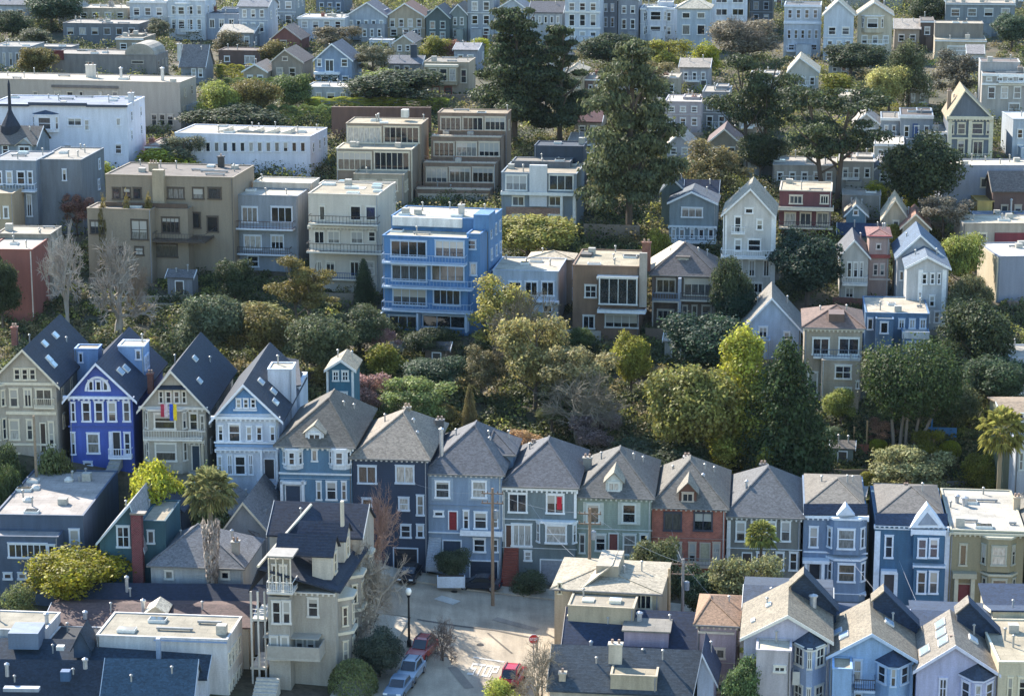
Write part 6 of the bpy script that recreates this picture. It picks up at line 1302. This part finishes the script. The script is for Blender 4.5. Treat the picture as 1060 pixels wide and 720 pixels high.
tree('bare', 86, 152, 250, 350, 'spreading pale bare tree right of the white-stemmed one', (.32, .28, .235))
tree('twiggy', 130, 156, 275, 330, 'small brown bare tree beside the pale spreading one', (.22, .17, .12))
tree('broad', -14, 20, 270, 345, 'dark evergreen in front of the red house, left edge', DARK)
tree('broad', 510, 584, 224, 272, 'flat sunlit yellow-olive tree below the modern house', (.15, .14, .035))
tree('broad', 613, 652, 176, 214, 'small golden-olive tree beside the tall pine trunk', OLIVE)
bush(596, 626, 160, 186, 'bright yellow-green sprig right of the modern house', LIME)
bush(668, 692, 238, 276, 'yellow-green upright shrub above the dark shingled house', YEL)
bush(600, 618, 253, 272, 'round green shrub behind the brown modern house', GREEN)
tree('broad', 736, 772, 268, 345, 'dark ivy-covered tree left of the white Victorian foot', DARK)
tree('cypress', 283, 345, 268, 350, 'yellow-green wind-leaning tree with forked trunk below the ochre side wall', OLIVE, bark=(.14, .11, .08))
tree('cone', 366, 388, 270, 318, 'slim dark evergreen before the pale stucco block', DARK)
tree('broad', 186, 246, 308, 380, 'grey-green bushy tree behind the royal blue house', (.055, .065, .035))
tree('broad', 240, 300, 318, 384, 'rounded olive tree on the slope behind the flag house', OLIVE)
bush(212, 290, 316, 344, 'pale yellow bank of shrubs along the terrace wall', (.11, .11, .04))
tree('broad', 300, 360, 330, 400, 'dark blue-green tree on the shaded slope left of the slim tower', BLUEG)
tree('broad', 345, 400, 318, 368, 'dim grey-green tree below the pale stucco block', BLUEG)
tree('broad', 225, 262, 270, 318, 'dark shaded evergreen under the tan house', DARK)
bush(324, 352, 376, 402, 'little yellow-lit bush left of the slim tower', OLIVE)
bush(380, 412, 338, 372, 'reddish bare shrub below the bright blue block', (.16, .09, .08), 'loose')
bush(380, 416, 356, 390, 'yellow-green bush beside the reddish shrub', YEL)
bush(362, 402, 388, 432, 'pinkish-brown twiggy shrub right of the slim tower', (.17, .10, .085), 'loose')
tree('loose', 398, 462, 392, 450, 'sunlit mid-green spreading tree behind the dark navy house', (.09, .11, .035))
tree('cone', 478, 494, 400, 450, 'slender brown columnar tree behind the blue-grey house', BROWN)
bush(424, 470, 340, 372, 'ivy mound at the foot of the bright blue block', DARK, 'broad')
bush(424, 480, 372, 408, 'low dark green shrub bank under the ivy mound', (.03, .045, .025), 'broad')
tree('loose', 482, 556, 290, 372, 'tall yellow-tinged tree in front of the blue-white house', (.15, .135, .036))
tree('twiggy', 500, 586, 300, 400, 'grey leafless tree tangled with the yellow-tinged one', (.17, .14, .09))
tree('loose', 524, 584, 330, 420, 'olive-brown tree at the centre of the slope', (.135, .118, .045))
tree('loose', 562, 628, 360, 440, 'greyish-brown tree right of the olive-brown one', (.125, .11, .05))
tree('twiggy', 560, 640, 385, 460, 'pale leafless bush on the shaded centre slope', (.20, .17, .12))
bush(476, 520, 360, 410, 'brown-green thicket left of the centre trees', (.08, .07, .035), 'loose')
bush(588, 614, 340, 368, 'dark round bush under the brown modern house', (.045, .06, .02), 'broad')
tree('broad', 634, 672, 348, 410, 'upright yellow-olive tree below the dark shingled house', YEL)
bush(672, 694, 378, 410, 'small pointed olive shrub left of the big green tree', OLIVE)
tree('broad', 668, 750, 382, 492, 'big round green tree at the foot of the slope', (.10, .097, .026))
tree('feather', 728, 806, 342, 470, 'tall feathery yellow-green tree next to the dark cypress cone', (.165, .165, .024))
tree('feather', 742, 816, 400, 500, 'lower yellow-green plume tree leaning on the cypress cone', (.125, .128, .024))
tree('cone', 768, 856, 358, 506, 'tall dark green cypress cone', (.022, .034, .012))
bush(640, 730, 460, 505, 'deep green shrubs behind the brick house roof', DARK, 'broad')
bush(680, 728, 470, 492, 'yellow bush peeping over the brick house roof', YEL)
bush(520, 560, 446, 482, 'rusty orange shrub between two hipped roofs', (.19, .115, .055), 'broad')
tree('palm', 556, 586, 424, 452, 'small spiky yucca on the shaded slope', (.10, .10, .04), 'yucca', 'yucca')
bush(596, 640, 430, 470, 'grey-mauve low shrubs on the bank above the sage house', (.11, .085, .08), 'loose')
bush(444, 470, 420, 450, 'small olive conifer beside the navy house chimney', OLIVE, 'broad')
tree('umbrella', 895, 987, 358, 470, 'clipped dark umbrella tree on several pale stems', (.026, .038, .012), bark=(.26, .21, .17))
tree('broad', 976, 1046, 316, 402, 'large dark evergreen on the right below the sunlit stucco wall', DARK)
tree('broad', 1000, 1066, 372, 432, 'dim green tree behind the right-hand palm', (.03, .045, .022))
tree('broad', 962, 1010, 398, 446, 'dark bluish tree right of the umbrella tree', BLUEG)
tree('loose', 904, 974, 464, 530, 'pale olive leafy tree behind the deep blue Victorian', (.13, .13, .06))
tree('palm', 1012, 1054, 424, 524, 'sunlit fan palm with a bushy skirt on the right', (.115, .11, .03), 'palm', 'palm_tree', bark=(.2, .16, .1), D=262)
bush(1000, 1036, 470, 520, 'yellow-green shrubs around the right palm trunk', YEL, 'broad')
bush(854, 886, 403, 442, 'yellow-topped evergreen below the tan stucco house', (.11, .12, .03), 'broad')
bush(852, 874, 442, 462, 'round grey-green bush in the terraced beds', (.05, .07, .04))
bush(895, 926, 434, 460, 'reddish bush in the terraced beds', (.14, .08, .05), 'loose')
bush(900, 918, 454, 468, 'small lime dome bush in the terraced beds', LIME, 'ball')
bush(972, 994, 456, 476, 'bright yellow dome bush right of the umbrella tree', LIME, 'ball')
bush(888, 906, 488, 506, 'clipped golden bush on the edge of a garden wall', YEL, 'ball')
bush(948, 976, 446, 478, 'sprawling yellow shrub under the umbrella tree', YEL, 'loose')
bush(976, 1016, 244, 304, 'yellow-green bank of shrubs right of the stepped pale house', (.12, .13, .03), 'broad')
bush(984, 1024, 288, 350, 'dull olive shrubs below the yellow-green bank', (.07, .07, .032), 'broad')
bush(952, 1000, 204, 250, 'grey-brown shrub above the yellow-green bank', (.10, .085, .06), 'loose')
bush(930, 968, 188, 218, 'vivid yellow-green shrub above the terraced beige gables', LIME)
bush(894, 918, 188, 214, 'small vivid yellow shrub left of the terraced beige gables', LIME)
bush(918, 934, 232, 250, 'yellow sprig beside the terraced beige gables', YEL)
bush(1000, 1030, 318, 352, 'twiggy pale shrubs under the sunlit stucco wall', DRY, 'loose')
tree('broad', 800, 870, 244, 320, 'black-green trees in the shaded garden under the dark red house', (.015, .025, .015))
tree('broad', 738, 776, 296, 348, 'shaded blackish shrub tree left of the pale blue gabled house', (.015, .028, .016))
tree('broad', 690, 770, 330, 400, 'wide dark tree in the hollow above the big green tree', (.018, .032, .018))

# near vegetation
bush(-6, 26, 462, 498, 'dark shrubs at the left edge under the tan gabled Victorian', (.03, .042, .018), 'broad', D=251)
bush(52, 78, 470, 494, 'small olive shrub between the tan and the royal blue houses', (.06, .062, .022), D=252)
bush(-8, 20, 484, 520, 'dense green bush beside the flat grey roof, left edge', (.035, .048, .018), 'broad', D=247)
bush(150, 184, 490, 508, 'dull green plants below the flag house bay', (.045, .055, .022), D=249)
bush(116, 206, 484, 540, 'long bright yellow-green hedge below the flag house', (.17, .17, .018), 'broad', ds=.6, D=243.5)
bush(34, 122, 574, 640, 'big golden-yellow shrub beside the navy flat-roofed house', (.125, .115, .012), 'broad', D=232)
bush(8, 40, 604, 640, 'scrubby green plants left of the golden-yellow shrub', (.07, .08, .03), D=229)
bush(28, 64, 466, 500, 'leafy plants at the foot of the tan gabled Victorian', (.07, .08, .03), D=252)
bush(196, 238, 486, 528, 'sunlit pale green bush between the flag house and the white steps', (.15, .155, .06), D=247)
t_ = tree('palm', 197, 243, 486, 612, 'fan palm with a hanging grey skirt of dead fronds', (.10, .10, .042), 'palm', 'palm_tree', bark=(.16, .13, .10), D=231)
rs = np.random.RandomState(3); a_ = rs.uniform(0, 6.28, 1500); z_ = rs.uniform(.20, .66, 1500); r_ = .05+.15*((z_-.20)/.46)**.7
sk = put('dead_fronds', leaf_mesh('dead_fronds', np.stack([r_*np.cos(a_), r_*np.sin(a_), z_], 1), np.stack([np.cos(a_), np.sin(a_), 0*a_], 1), .07, rs, .3), t_); sk.scale = t_.children[0].scale; sk.color = (.18, .16, .145, 1)
tree('twiggy', 358, 424, 506, 602, 'leafless reddish-brown street tree in front of the dark navy house', (.24, .16, .13), D=240)
tree('twiggy', 340, 416, 556, 650, 'leafless pale twiggy tree beside the corner house', (.36, .31, .25), D=229)
tree('twiggy', 352, 402, 566, 652, 'second pale twiggy tree close behind the corner house', (.33, .28, .22), D=231)
bush(342, 390, 683, 738, 'smoothly clipped dome bush at the bottom by the corner house', (.075, .085, .032), 'ball', D=219)
bush(372, 414, 652, 706, 'dark ivy bank behind the parked blue cars', (.03, .04, .03), 'broad', D=222)
tree('loose', 744, 806, 578, 660, 'spreading olive tree with pale flowers before the grey house', (.10, .10, .042), D=237)
tree('broad', 658, 702, 560, 610, 'dark glossy street tree before the red brick house', (.06, .065, .028), D=240)
tree('palm', 772, 802, 540, 600, 'little palm standing before the row of four windows', (.10, .105, .03), 'palm', 'palm_tree', D=241)
tree('broad', 752, 798, 682, 745, 'mid-green leafy tree at the bottom beside the lilac house', (.05, .075, .028), D=211)
tree('twiggy', 536, 578, 664, 735, 'thin leafless shrub right of the red car', (.30, .25, .18), D=217)
bush(502, 532, 702, 735, 'yellow-green bush at the bottom edge below the red car', (.16, .17, .035), D=216)
bush(454, 486, 570, 600, 'dark hedge in a white planter before the blue-grey house', (.035, .045, .025), 'broad', D=246)
bush(530, 562, 590, 614, 'low dark shrubs beside the red-brown steps', (.04, .05, .025), D=246)
tree('twiggy', 442, 474, 640, 690, 'small bare tree beside the street lamp', (.16, .12, .10), D=226)
bush(600, 690, 590, 625, 'dark shrubs in the gardens behind the cream building', (.03, .04, .022), 'broad', D=240)
bush(700, 752, 590, 640, 'shaded hedge in front of the brick house steps', (.03, .045, .022), 'broad', D=240)

# ground cover: too many stems to count
def inside(x, y):
    for P, e, d, a, b, y0, y1 in FOOT:
        dx, dy = x-P.x, y-P.y; u = dx*e.x+dy*e.y; v = dx*d.x+dy*d.y
        if a < u < b and y0 < v < y1: return True
    return False
rs = np.random.RandomState(11); pools = {k: [] for k in range(4)}
for i in range(13500):
    px, py = rs.uniform(-130, 1190), (30+490*rs.uniform()**.9 if i < 10500 else rs.uniform(-60, 34))
    P, D = ground(px, py)
    if P.y < 250 or inside(P.x, P.y): continue
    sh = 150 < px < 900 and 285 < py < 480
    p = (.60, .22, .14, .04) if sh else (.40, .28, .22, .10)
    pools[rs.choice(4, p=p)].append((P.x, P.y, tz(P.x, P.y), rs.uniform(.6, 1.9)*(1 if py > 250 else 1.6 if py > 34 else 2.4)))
for X0, X1, Y0, Y1, n in ((-75, -42, 206, 234, 60), (-42, -16, 224, 240, 50), (12, 60, 220, 226, 50)):
    for i in range(n):
        x, y = rs.uniform(X0, X1), rs.uniform(Y0, Y1)
        if not inside(x, y): pools[rs.choice(4)].append((x, y, tz(x, y), rs.uniform(.4, 1.0)))
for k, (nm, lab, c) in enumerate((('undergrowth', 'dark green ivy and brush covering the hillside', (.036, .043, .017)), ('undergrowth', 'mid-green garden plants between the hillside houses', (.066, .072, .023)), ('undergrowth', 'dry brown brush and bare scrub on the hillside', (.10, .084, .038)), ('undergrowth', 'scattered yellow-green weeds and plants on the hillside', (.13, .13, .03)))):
    Ps, Ns = [], []
    for x, y, z, r_ in pools[k]:
        n = int(70+45*r_); d = rs.normal(size=(n, 3)); d /= np.linalg.norm(d, axis=1, keepdims=True); d[:, 2] = abs(d[:, 2]); q = rs.uniform(.55, 1.1, n)[:, None]
        Ps.append(np.array([x, y, z-.25]) + d*np.array([r_, r_, r_*.85])*q); Ns.append(d+np.array([0, 0, .3]))
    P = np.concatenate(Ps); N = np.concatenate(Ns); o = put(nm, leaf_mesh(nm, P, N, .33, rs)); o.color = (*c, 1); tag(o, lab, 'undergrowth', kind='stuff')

# ------------------------------------------------------------------ garden walls and fences
def wall_px(name, label, cat, a, b, h, col, th=.25, grp=None):
    (pa, _), (pb, _) = ground(*a), ground(*b); d = (pb-pa); d.z = 0; L = d.length; d.normalize(); n = Vector((-d.y, d.x, 0))*th/2; m = MB(); k = max(1, int(L/2.5))
    for i in range(k):
        p, q = pa+d*L*i/k, pa+d*L*(i+1)/k; z = max(tz(p.x, p.y), tz(q.x, q.y))+h
        pts = [(p-n), (q-n), (q+n), (p+n)]; m.pris([(v.x, v.y) for v in pts], z-h-1.5, z)
    o = m.build(name, paint(col, False)); return tag(o, label, cat, grp)
GW = 'garden walls on the slope'
wall_px('garden_wall', 'pale ledge wall in the garden under the tan house', 'wall', (92, 312), (200, 309), .5, '#a89a84', grp=GW)
wall_px('garden_wall', 'second longer ledge wall running below the tan house garden', 'wall', (150, 318), (268, 318), .5, '#9c8f7a', grp=GW)
wall_px('fence', 'weathered board fence beneath the tall pine', 'fence', (604, 246), (662, 248), 2.0, '#7f7264', .08)
wall_px('garden_wall', 'terracotta retaining wall with planted beds below the tan stucco house', 'wall', (852, 466), (905, 466), .7, '#a3624c', grp=GW)
wall_px('garden_wall', 'grey block wall above the olive tan house', 'wall', (960, 508), (1000, 504), .8, '#7d7a76', grp=GW)
wall_px('fence', 'low white picket fence at the foot of the bright blue block', 'fence', (404, 362), (468, 362), 1.1, '#b3b9bd', .06)
wall_px('fence', 'blue-painted fence right of the umbrella tree', 'fence', (960, 452), (990, 455), 1.2, '#4a7cb0', .08)
wall_px('fence', 'brown fence below the terrace garden left of centre', 'fence', (290, 358), (318, 362), 1.4, '#6f5548', .08)
m = MB(); P, D = ground(463, 603); P = W(467, 603, 244); m.box(-1.4, 1.4, -.35, .35, -.4, .75); m.box(-1.3, 1.3, -.25, .25, .75, .8, 1)
o = m.build('planter', [paint('#c3ccd6', False), plain('#3b2f26')], None, (P.x, P.y, P.z)); tag(o, 'long white planter box before the blue-grey house', 'planter')
for px, py, h, lab in ((964, 452, 3.2, 'bright blue post right of the umbrella tree'), (897, 462, 3.0, 'rough wooden post left of the umbrella tree'), (884, 456, 1.6, 'short stump post in the terraced beds'), (966, 476, 2.4, 'leaning wooden post among yellow shrubs')):
    P, D = ground(px, py); m = MB(); m.tube([(0, 0, -.5), (0, 0, h)], .11, 7); m.lathe([(.15, h), (.15, h+.1), (.02, h+.16)], 7)
    tag(m.build('garden_post', plain('#3d7fc0' if 'blue' in lab else '#a3845e', .7), None, P), lab, 'post')

YF = 'yard fences on the hillside'
for lab, a, b_, h_, c_ in (('grey board fence along the foot of the tan house garden', (92, 300), (150, 302), 1.6, '#75695e'), ('brown fence climbing between the ochre-sided house and the pale stucco block', (308, 296), (322, 312), 1.8, '#6b5748'), ('weathered fence under the pale stucco block', (322, 314), (388, 316), 1.5, '#7d7468'), ('dark fence behind the slim tower house', (300, 402), (340, 396), 1.6, '#4d453e'), ('pale lattice fence right of the blue-white house', (580, 352), (622, 354), 1.4, '#a39d92'), ('long brown fence below the dark shingled house', (668, 352), (745, 356), 1.6, '#6a5a4c'), ('fence above the tall dark cypress cone', (772, 382), (830, 386), 1.4, '#80766a'), ('reddish fence in front of the small white-gabled house', (862, 318), (925, 322), 1.4, '#6f4a40'), ('grey fence below the stepped pale house', (935, 352), (990, 356), 1.6, '#7b766e'), ('fence behind the brick house roof', (690, 500), (752, 498), 1.7, '#6f6255'), ('board fence behind the grey house roof on the right', (842, 500), (900, 500), 1.6, '#7a6c5c'), ('low fence under the long dark shrub bank', (200, 146), (282, 144), 1.3, '#83786b'), ('pale fence beneath the tan gabled cottage', (280, 92), (318, 92), 1.4, '#a0978b'), ('fence below the buff columned house', (440, 106), (492, 106), 1.4, '#7d7266'), ('fence beside the pink-grey house foot', (690, 146), (728, 146), 1.4, '#837c74'), ('fence under the ornate gabled Victorian', (960, 172), (1010, 174), 1.5, '#8b8378')):
    wall_px('fence', lab, 'fence', a, b_, h_, c_, .08, YF)
for lab, x_, y_, w_, h_, c_, rc_ in (('small grey garden shed below the tan house', 186, 306, 3.2, 2.3, '#7f8287', '#5d5c5c'), ('little brown shed on the slope under the bright blue block', 452, 380, 3.0, 2.2, '#6b5a4c', '#4d4a48'), ('green-grey shed near the terraced beds', 872, 482, 2.8, 2.2, '#6c746a', '#6d665e'), ('pale shed left of the feathery tree', 700, 372, 3.0, 2.3, '#a3a29c', '#8d857a')):
    b = Bld(lab, x_-w_*4, x_+w_*4, y_, None, 10, cat='shed', name='shed', col=c_, roof=rc_); b.vol(x_-w_*4, x_+w_*4, y_-h_*8, dep=2.6, roof='gs', ap=y_-h_*8-8, rc=rc_, ov=.15); b.door(x_-4, x_+4, y_-15, y_-1, '#4d463f')

# ------------------------------------------------------------------ cars
def car(label, px, py, D, yaw, col, kind='sedan', rel=None):
    P = W(px, py, D); P.z = tz(P.x, P.y)+.04
    r = empty('parked_car', P, yaw); tag(r, label, 'car', 'cars in the side street')
    Lh, wd = (2.25, .9); H = 1.75 if kind == 'suv' else 1.45; bel = .98 if kind == 'suv' else .88
    side = [(-Lh, .38), (-Lh+.1, .30), (Lh-.1, .30), (Lh, .42), (Lh-.02, .66), (Lh-.25, bel-.16), (.95, bel), (-Lh+.12, bel), (-Lh, bel-.2)]
    b = MB(); n = len(side); rings = [(-wd, .96), (-wd+.1, 1), (wd-.1, 1), (wd, .96)]
    pts = []
    for x, s_ in rings: pts += [(x, y*s_, .3+(z-.3)*(.97 if s_ < 1 else 1)) for y, z in side]
    f = [tuple(range(n)), tuple(range(4*n-1, 3*n-1, -1))] + [(k*n+i, (k+1)*n+i, (k+1)*n+(i+1)%n, k*n+(i+1)%n) for k in range(3) for i in range(n)]
    b.add(pts, f)
    cab = [(.98, bel-.02), (.30, H-.05), (-.1, H), (-1.35 if kind == 'suv' else -1.0, H-.02), (-Lh+(.2 if kind == 'suv' else .62), bel-.02)]
    def ring(x, k): return [(x, y, bel+(z-bel)*k) for y, z in cab]
    c = ring(-wd+.06, 0)+ring(-wd+.22, 1)+ring(wd-.22, 1)+ring(wd-.06, 0); q = len(cab)
    b.add(ring(-wd+.20, 1)+ring(wd-.20, 1), [tuple(range(q)), tuple(range(2*q-1, q-1, -1))]+[(i, i+q, (i+1)%q+q, (i+1)%q) for i in range(q)])
    paintm = plain(col, .25, .0, .6, .06); r_ = b.build('body', paintm, r); g = MB()
    y0, z0 = cab[0]; y1, z1 = cab[1]; g.add([(-.66, y0+.02, z0+.06), (.66, y0+.02, z0+.06), (.60, y1+.03, z1-.02), (-.60, y1+.03, z1-.02)], [(0,1,2,3)])
    g2 = MB(); y0, z0 = cab[4]; y1, z1 = cab[3]; g2.add([(.64, y0-.02, z0+.08), (-.64, y0-.02, z0+.08), (-.58, y1-.03, z1-.04), (.58, y1-.03, z1-.04)], [(0,1,2,3)])
    gl = plain('#10161c', .05, 0, .9, .05); g.build('windscreen', gl, r); g2.build('rear_window', gl, r)
    for sx in (-1, 1):
        g3 = MB(); x = sx*(wd-.19); g3.add([(x, .75, bel+.03), (x, .22, H-.14), (x, -1.0, H-.14), (x, -1.5, bel+.03)], [(0,1,2,3)]); g3.build('side_window', gl, r)
        h = MB(); h.box(sx*.62-.2, sx*.62+.2, Lh-.06, Lh+.02, .58, .72); h.build('headlight', plain('#d8dce0', .15, 0, .8, .03), r)
        t = MB(); t.box(sx*.7-.14, sx*.7+.14, -Lh-.02, -Lh+.06, .62, .82); t.build('tail_light', plain('#7a1015', .2), r)
        for yy in (1.38, -1.38):
            wl = MB(); wl.tube([(sx*(wd-.16), yy, .33), (sx*(wd+.02), yy, .33)], .33, 14); w_ = wl.build('wheel', plain('#15151a', .8), r)
            ri = MB(); ri.tube([(sx*(wd+.0), yy, .33), (sx*(wd+.035), yy, .33)], .19, 10); ri.build('rim', plain('#9a9ca0', .3, .8), w_)
    if kind == 'suv':
        rk = MB()
        for sx in (-.55, .55): rk.box(sx-.03, sx+.03, -1.3, .2, H, H+.07)
        rk.build('roof_rack', plain('#22242a'), r)
    bp = MB(); bp.box(-.8, .8, Lh-.1, Lh+.05, .34, .52); bp.box(-.8, .8, -Lh-.05, -Lh+.1, .36, .54); bp.build('bumper', plain('#2a2b30' if kind == 'suv' else col, .5), r)
    return r
BK = R(180-8)
car('red estate car parked facing the camera on the left of the side street', 437, 675, 226.5, R(162), '#8f2a26', 'suv')
car('light blue hatchback parked behind a steel blue one by the ivy bank', 425, 700, 221.5, R(166), '#7d8fa0', 'suv')
car('steel blue sedan nearest the clipped dome bush', 413, 716, 218, R(166), '#5f7286')
car('bright red car driving down the side street beside the STOP letters', 531, 701, 221, R(-12), '#a81c2a', 'suv')
car('dark car parked in the shade before the blue-grey house', 496, 602, 245.5, R(80), '#1b2230')
car('black car in shadow before the dark navy house garage', 424, 596, 246, R(170), '#14181f')

# ------------------------------------------------------------------ street furniture
def lathe_obj(prof, nm, mt, par, c=(0, 0), n=10):
    m = MB(); m.lathe(prof, n, c=c); return m.build(nm, mt, par)
P = W(423.5, 668, 228.5); P.z = tz(P.x, P.y); zt = (CAMZ + ray(423.5, 612).z*(P.y/ray(423.5, 612).y)) - P.z
r = empty('street_lamp', P); tag(r, 'black street lamp post with a round white globe', 'street lamp'); dk = plain('#1c1f24', .5, .3)
lathe_obj([(.22, -.2), (.22, .5), (.12, .8), (.09, zt-.6), (.16, zt-.5), (.18, zt-.3)], 'post', dk, r); lathe_obj([(.16, zt-.3), (.26, zt-.1), (.28, zt+.1), (.2, zt+.3), (.05, zt+.36)], 'globe', plain('#f2efe6', .3, 0, .5, .03), r)
# stop sign
P = W(552.5, 688, 226.5); P.z = tz(P.x, P.y); zs = (CAMZ + ray(552.5, 661).z*(P.y/ray(552.5, 661).y)) - P.z
r = empty('stop_sign', P, R(6)); tag(r, 'red octagonal STOP sign on a thin post', 'stop sign')
m = MB(); m.tube([(0, .06, -.3), (0, .06, zs+.4)], .05, 8); m.build('post', plain('#8f9296', .4, .6), r)
def octo(R_): return [(R_*math.cos(R(22.5+45*i)), zs+R_*math.sin(R(22.5+45*i))) for i in range(8)]
m = MB(); m.extr(octo(.50), -.02, .01); pl_ = m.build('sign_plate', plain('#d8d8d8', .4), r); m = MB(); m.extr(octo(.455), -.028, -.0205); m.build('red_face', plain('#b8141c', .4, vary=.04), pl_)
m = MB(); k = .031
for q_, poly in enumerate(strokes('STOP', .55)):
    yy = -.032-.0008*q_; m.add([((x-11)*k, yy, zs+(y-3)*k*1.25) for x, y in poly][::-1], [(0,1,2,3)])
m.build('lettering', plain('#ededed', .5, vary=.03), pl_)
# utility poles and wires
POLES = []
def pole(px, yb, yt, D, label, arm=True, col='#7d6a58', lean=0):
    P = W(px, yb, D); P.z = min(P.z, tz(P.x, P.y)) ; d = ray(px, yt); z = CAMZ + d.z*(P.y/d.y) - P.z
    r = empty('utility_pole', P, R(-6)); tag(r, label, 'utility pole', 'utility poles'); m = MB(); m.tube([(0, 0, -.5), (0, 0, z)], [.19, .13], 8); m.build('pole', plain(col, .9), r)
    if arm:
        for dz in (.5, 1.5):
            a = MB(); a.box(-1.1, 1.1, -.06, .06, z-dz-.1, z-dz)
            for i in (-1, -.5, .5, 1): a.tube([(i, 0, z-dz), (i, 0, z-dz+.22)], .05, 6)
            a.build('crossarm', plain('#6a5a4c', .9), r)
        t = MB(); t.lathe([(.02, z-3.2), (.26, z-3.1), (.28, z-2.3), (.1, z-2.2)], 9, c=(.36, 0)); t.build('transformer', plain('#7f868c', .5), r)
    POLES.append(P+Vector((0, 0, z))); return P+Vector((0, 0, z-.4))
p1 = pole(510, 622, 505, 241, 'tall wooden utility pole before the blue-grey and grey-green houses')
p2 = pole(610, 618, 526, 236, 'utility pole rising behind the cream building roof')
p3 = pole(692, 648, 588, 231, 'plain pale pole left of its twin right of the cream building', False, '#b39a78')
p4 = pole(706, 655, 578, 232, 'taller grey pole right of the plain pale one', True, '#8a8580')
p5 = pole(38, 500, 430, 250, 'slim pole in front of the tan gabled Victorian', False, '#8a7a66')
def wire(a, b, sag, label):
    pts = [a.lerp(b, t/12) - Vector((0, 0, sag*4*(t/12)*(1-t/12))) for t in range(13)]; m = MB(); m.tube(pts, .014, 4); tag(m.build('overhead_wire', plain('#9b9da0', .6, vary=.05)), label, 'wire', 'overhead wires')
wire(p1, W(428, 500, 247), .5, 'wire from the tall pole to the dark navy house'); wire(p1, p2, .6, 'wire between the tall pole and the pole behind the cream roof'); wire(W(548, 520, 247), W(594, 575, 238), .4, 'wire sloping from the grey-green house to the cream roof')
wire(p4, W(695, 548, 248), .3, 'wire from the taller grey pole up to the brick house'); wire(p2, p4, .6, 'wire from the cream roof pole to the taller grey pole'); wire(W(878, 575, 247), W(925, 632, 225), .2, 'wire from the Italianate bay down to the near roofs'); wire(W(931, 580, 247), W(960, 646, 222), .2, 'wire from the deep blue Victorian down to the near roofs'); wire(p4, W(760, 640, 228), .3, 'wire from the taller grey pole to the lilac house')
# flags on the balcony of the beige house
Pf = W(176, 418, 250.5)
for i, (dx, cc, lab) in enumerate(((-.62, ('#a3344a', '#c9b7bd'), 'red and white flag hanging from the beige house balcony'), (.30, ('#2a4fb8', '#e0c22a'), 'blue and yellow flag hanging from the beige house balcony'))):
    r = empty('flag', Pf+Vector((dx, 0, 0))); tag(r, lab, 'flag'); wd = .38; h_ = 1.75 if i else 1.4
    for j, c_ in enumerate(cc):
        v = []; f = []
        for a in range(5):
            for q in range(7): x = -wd+j*wd+wd*a/4; v.append((x, .07*math.sin(q*1.1+a*.9+i), -h_*q/6))
        for a in range(4):
            for q in range(6): f.append((a*7+q, (a+1)*7+q, (a+1)*7+q+1, a*7+q+1))
        me = bpy.data.meshes.new('cloth'); me.from_pydata(v, [], f); me.materials.append(plain(c_, .8)); put('cloth', me, r)
    m = MB(); m.tube([(0, 1.5, -.5), (0, -.05, .1)], .035, 6); m.build('flagpole', plain('#c9b48a'), r)
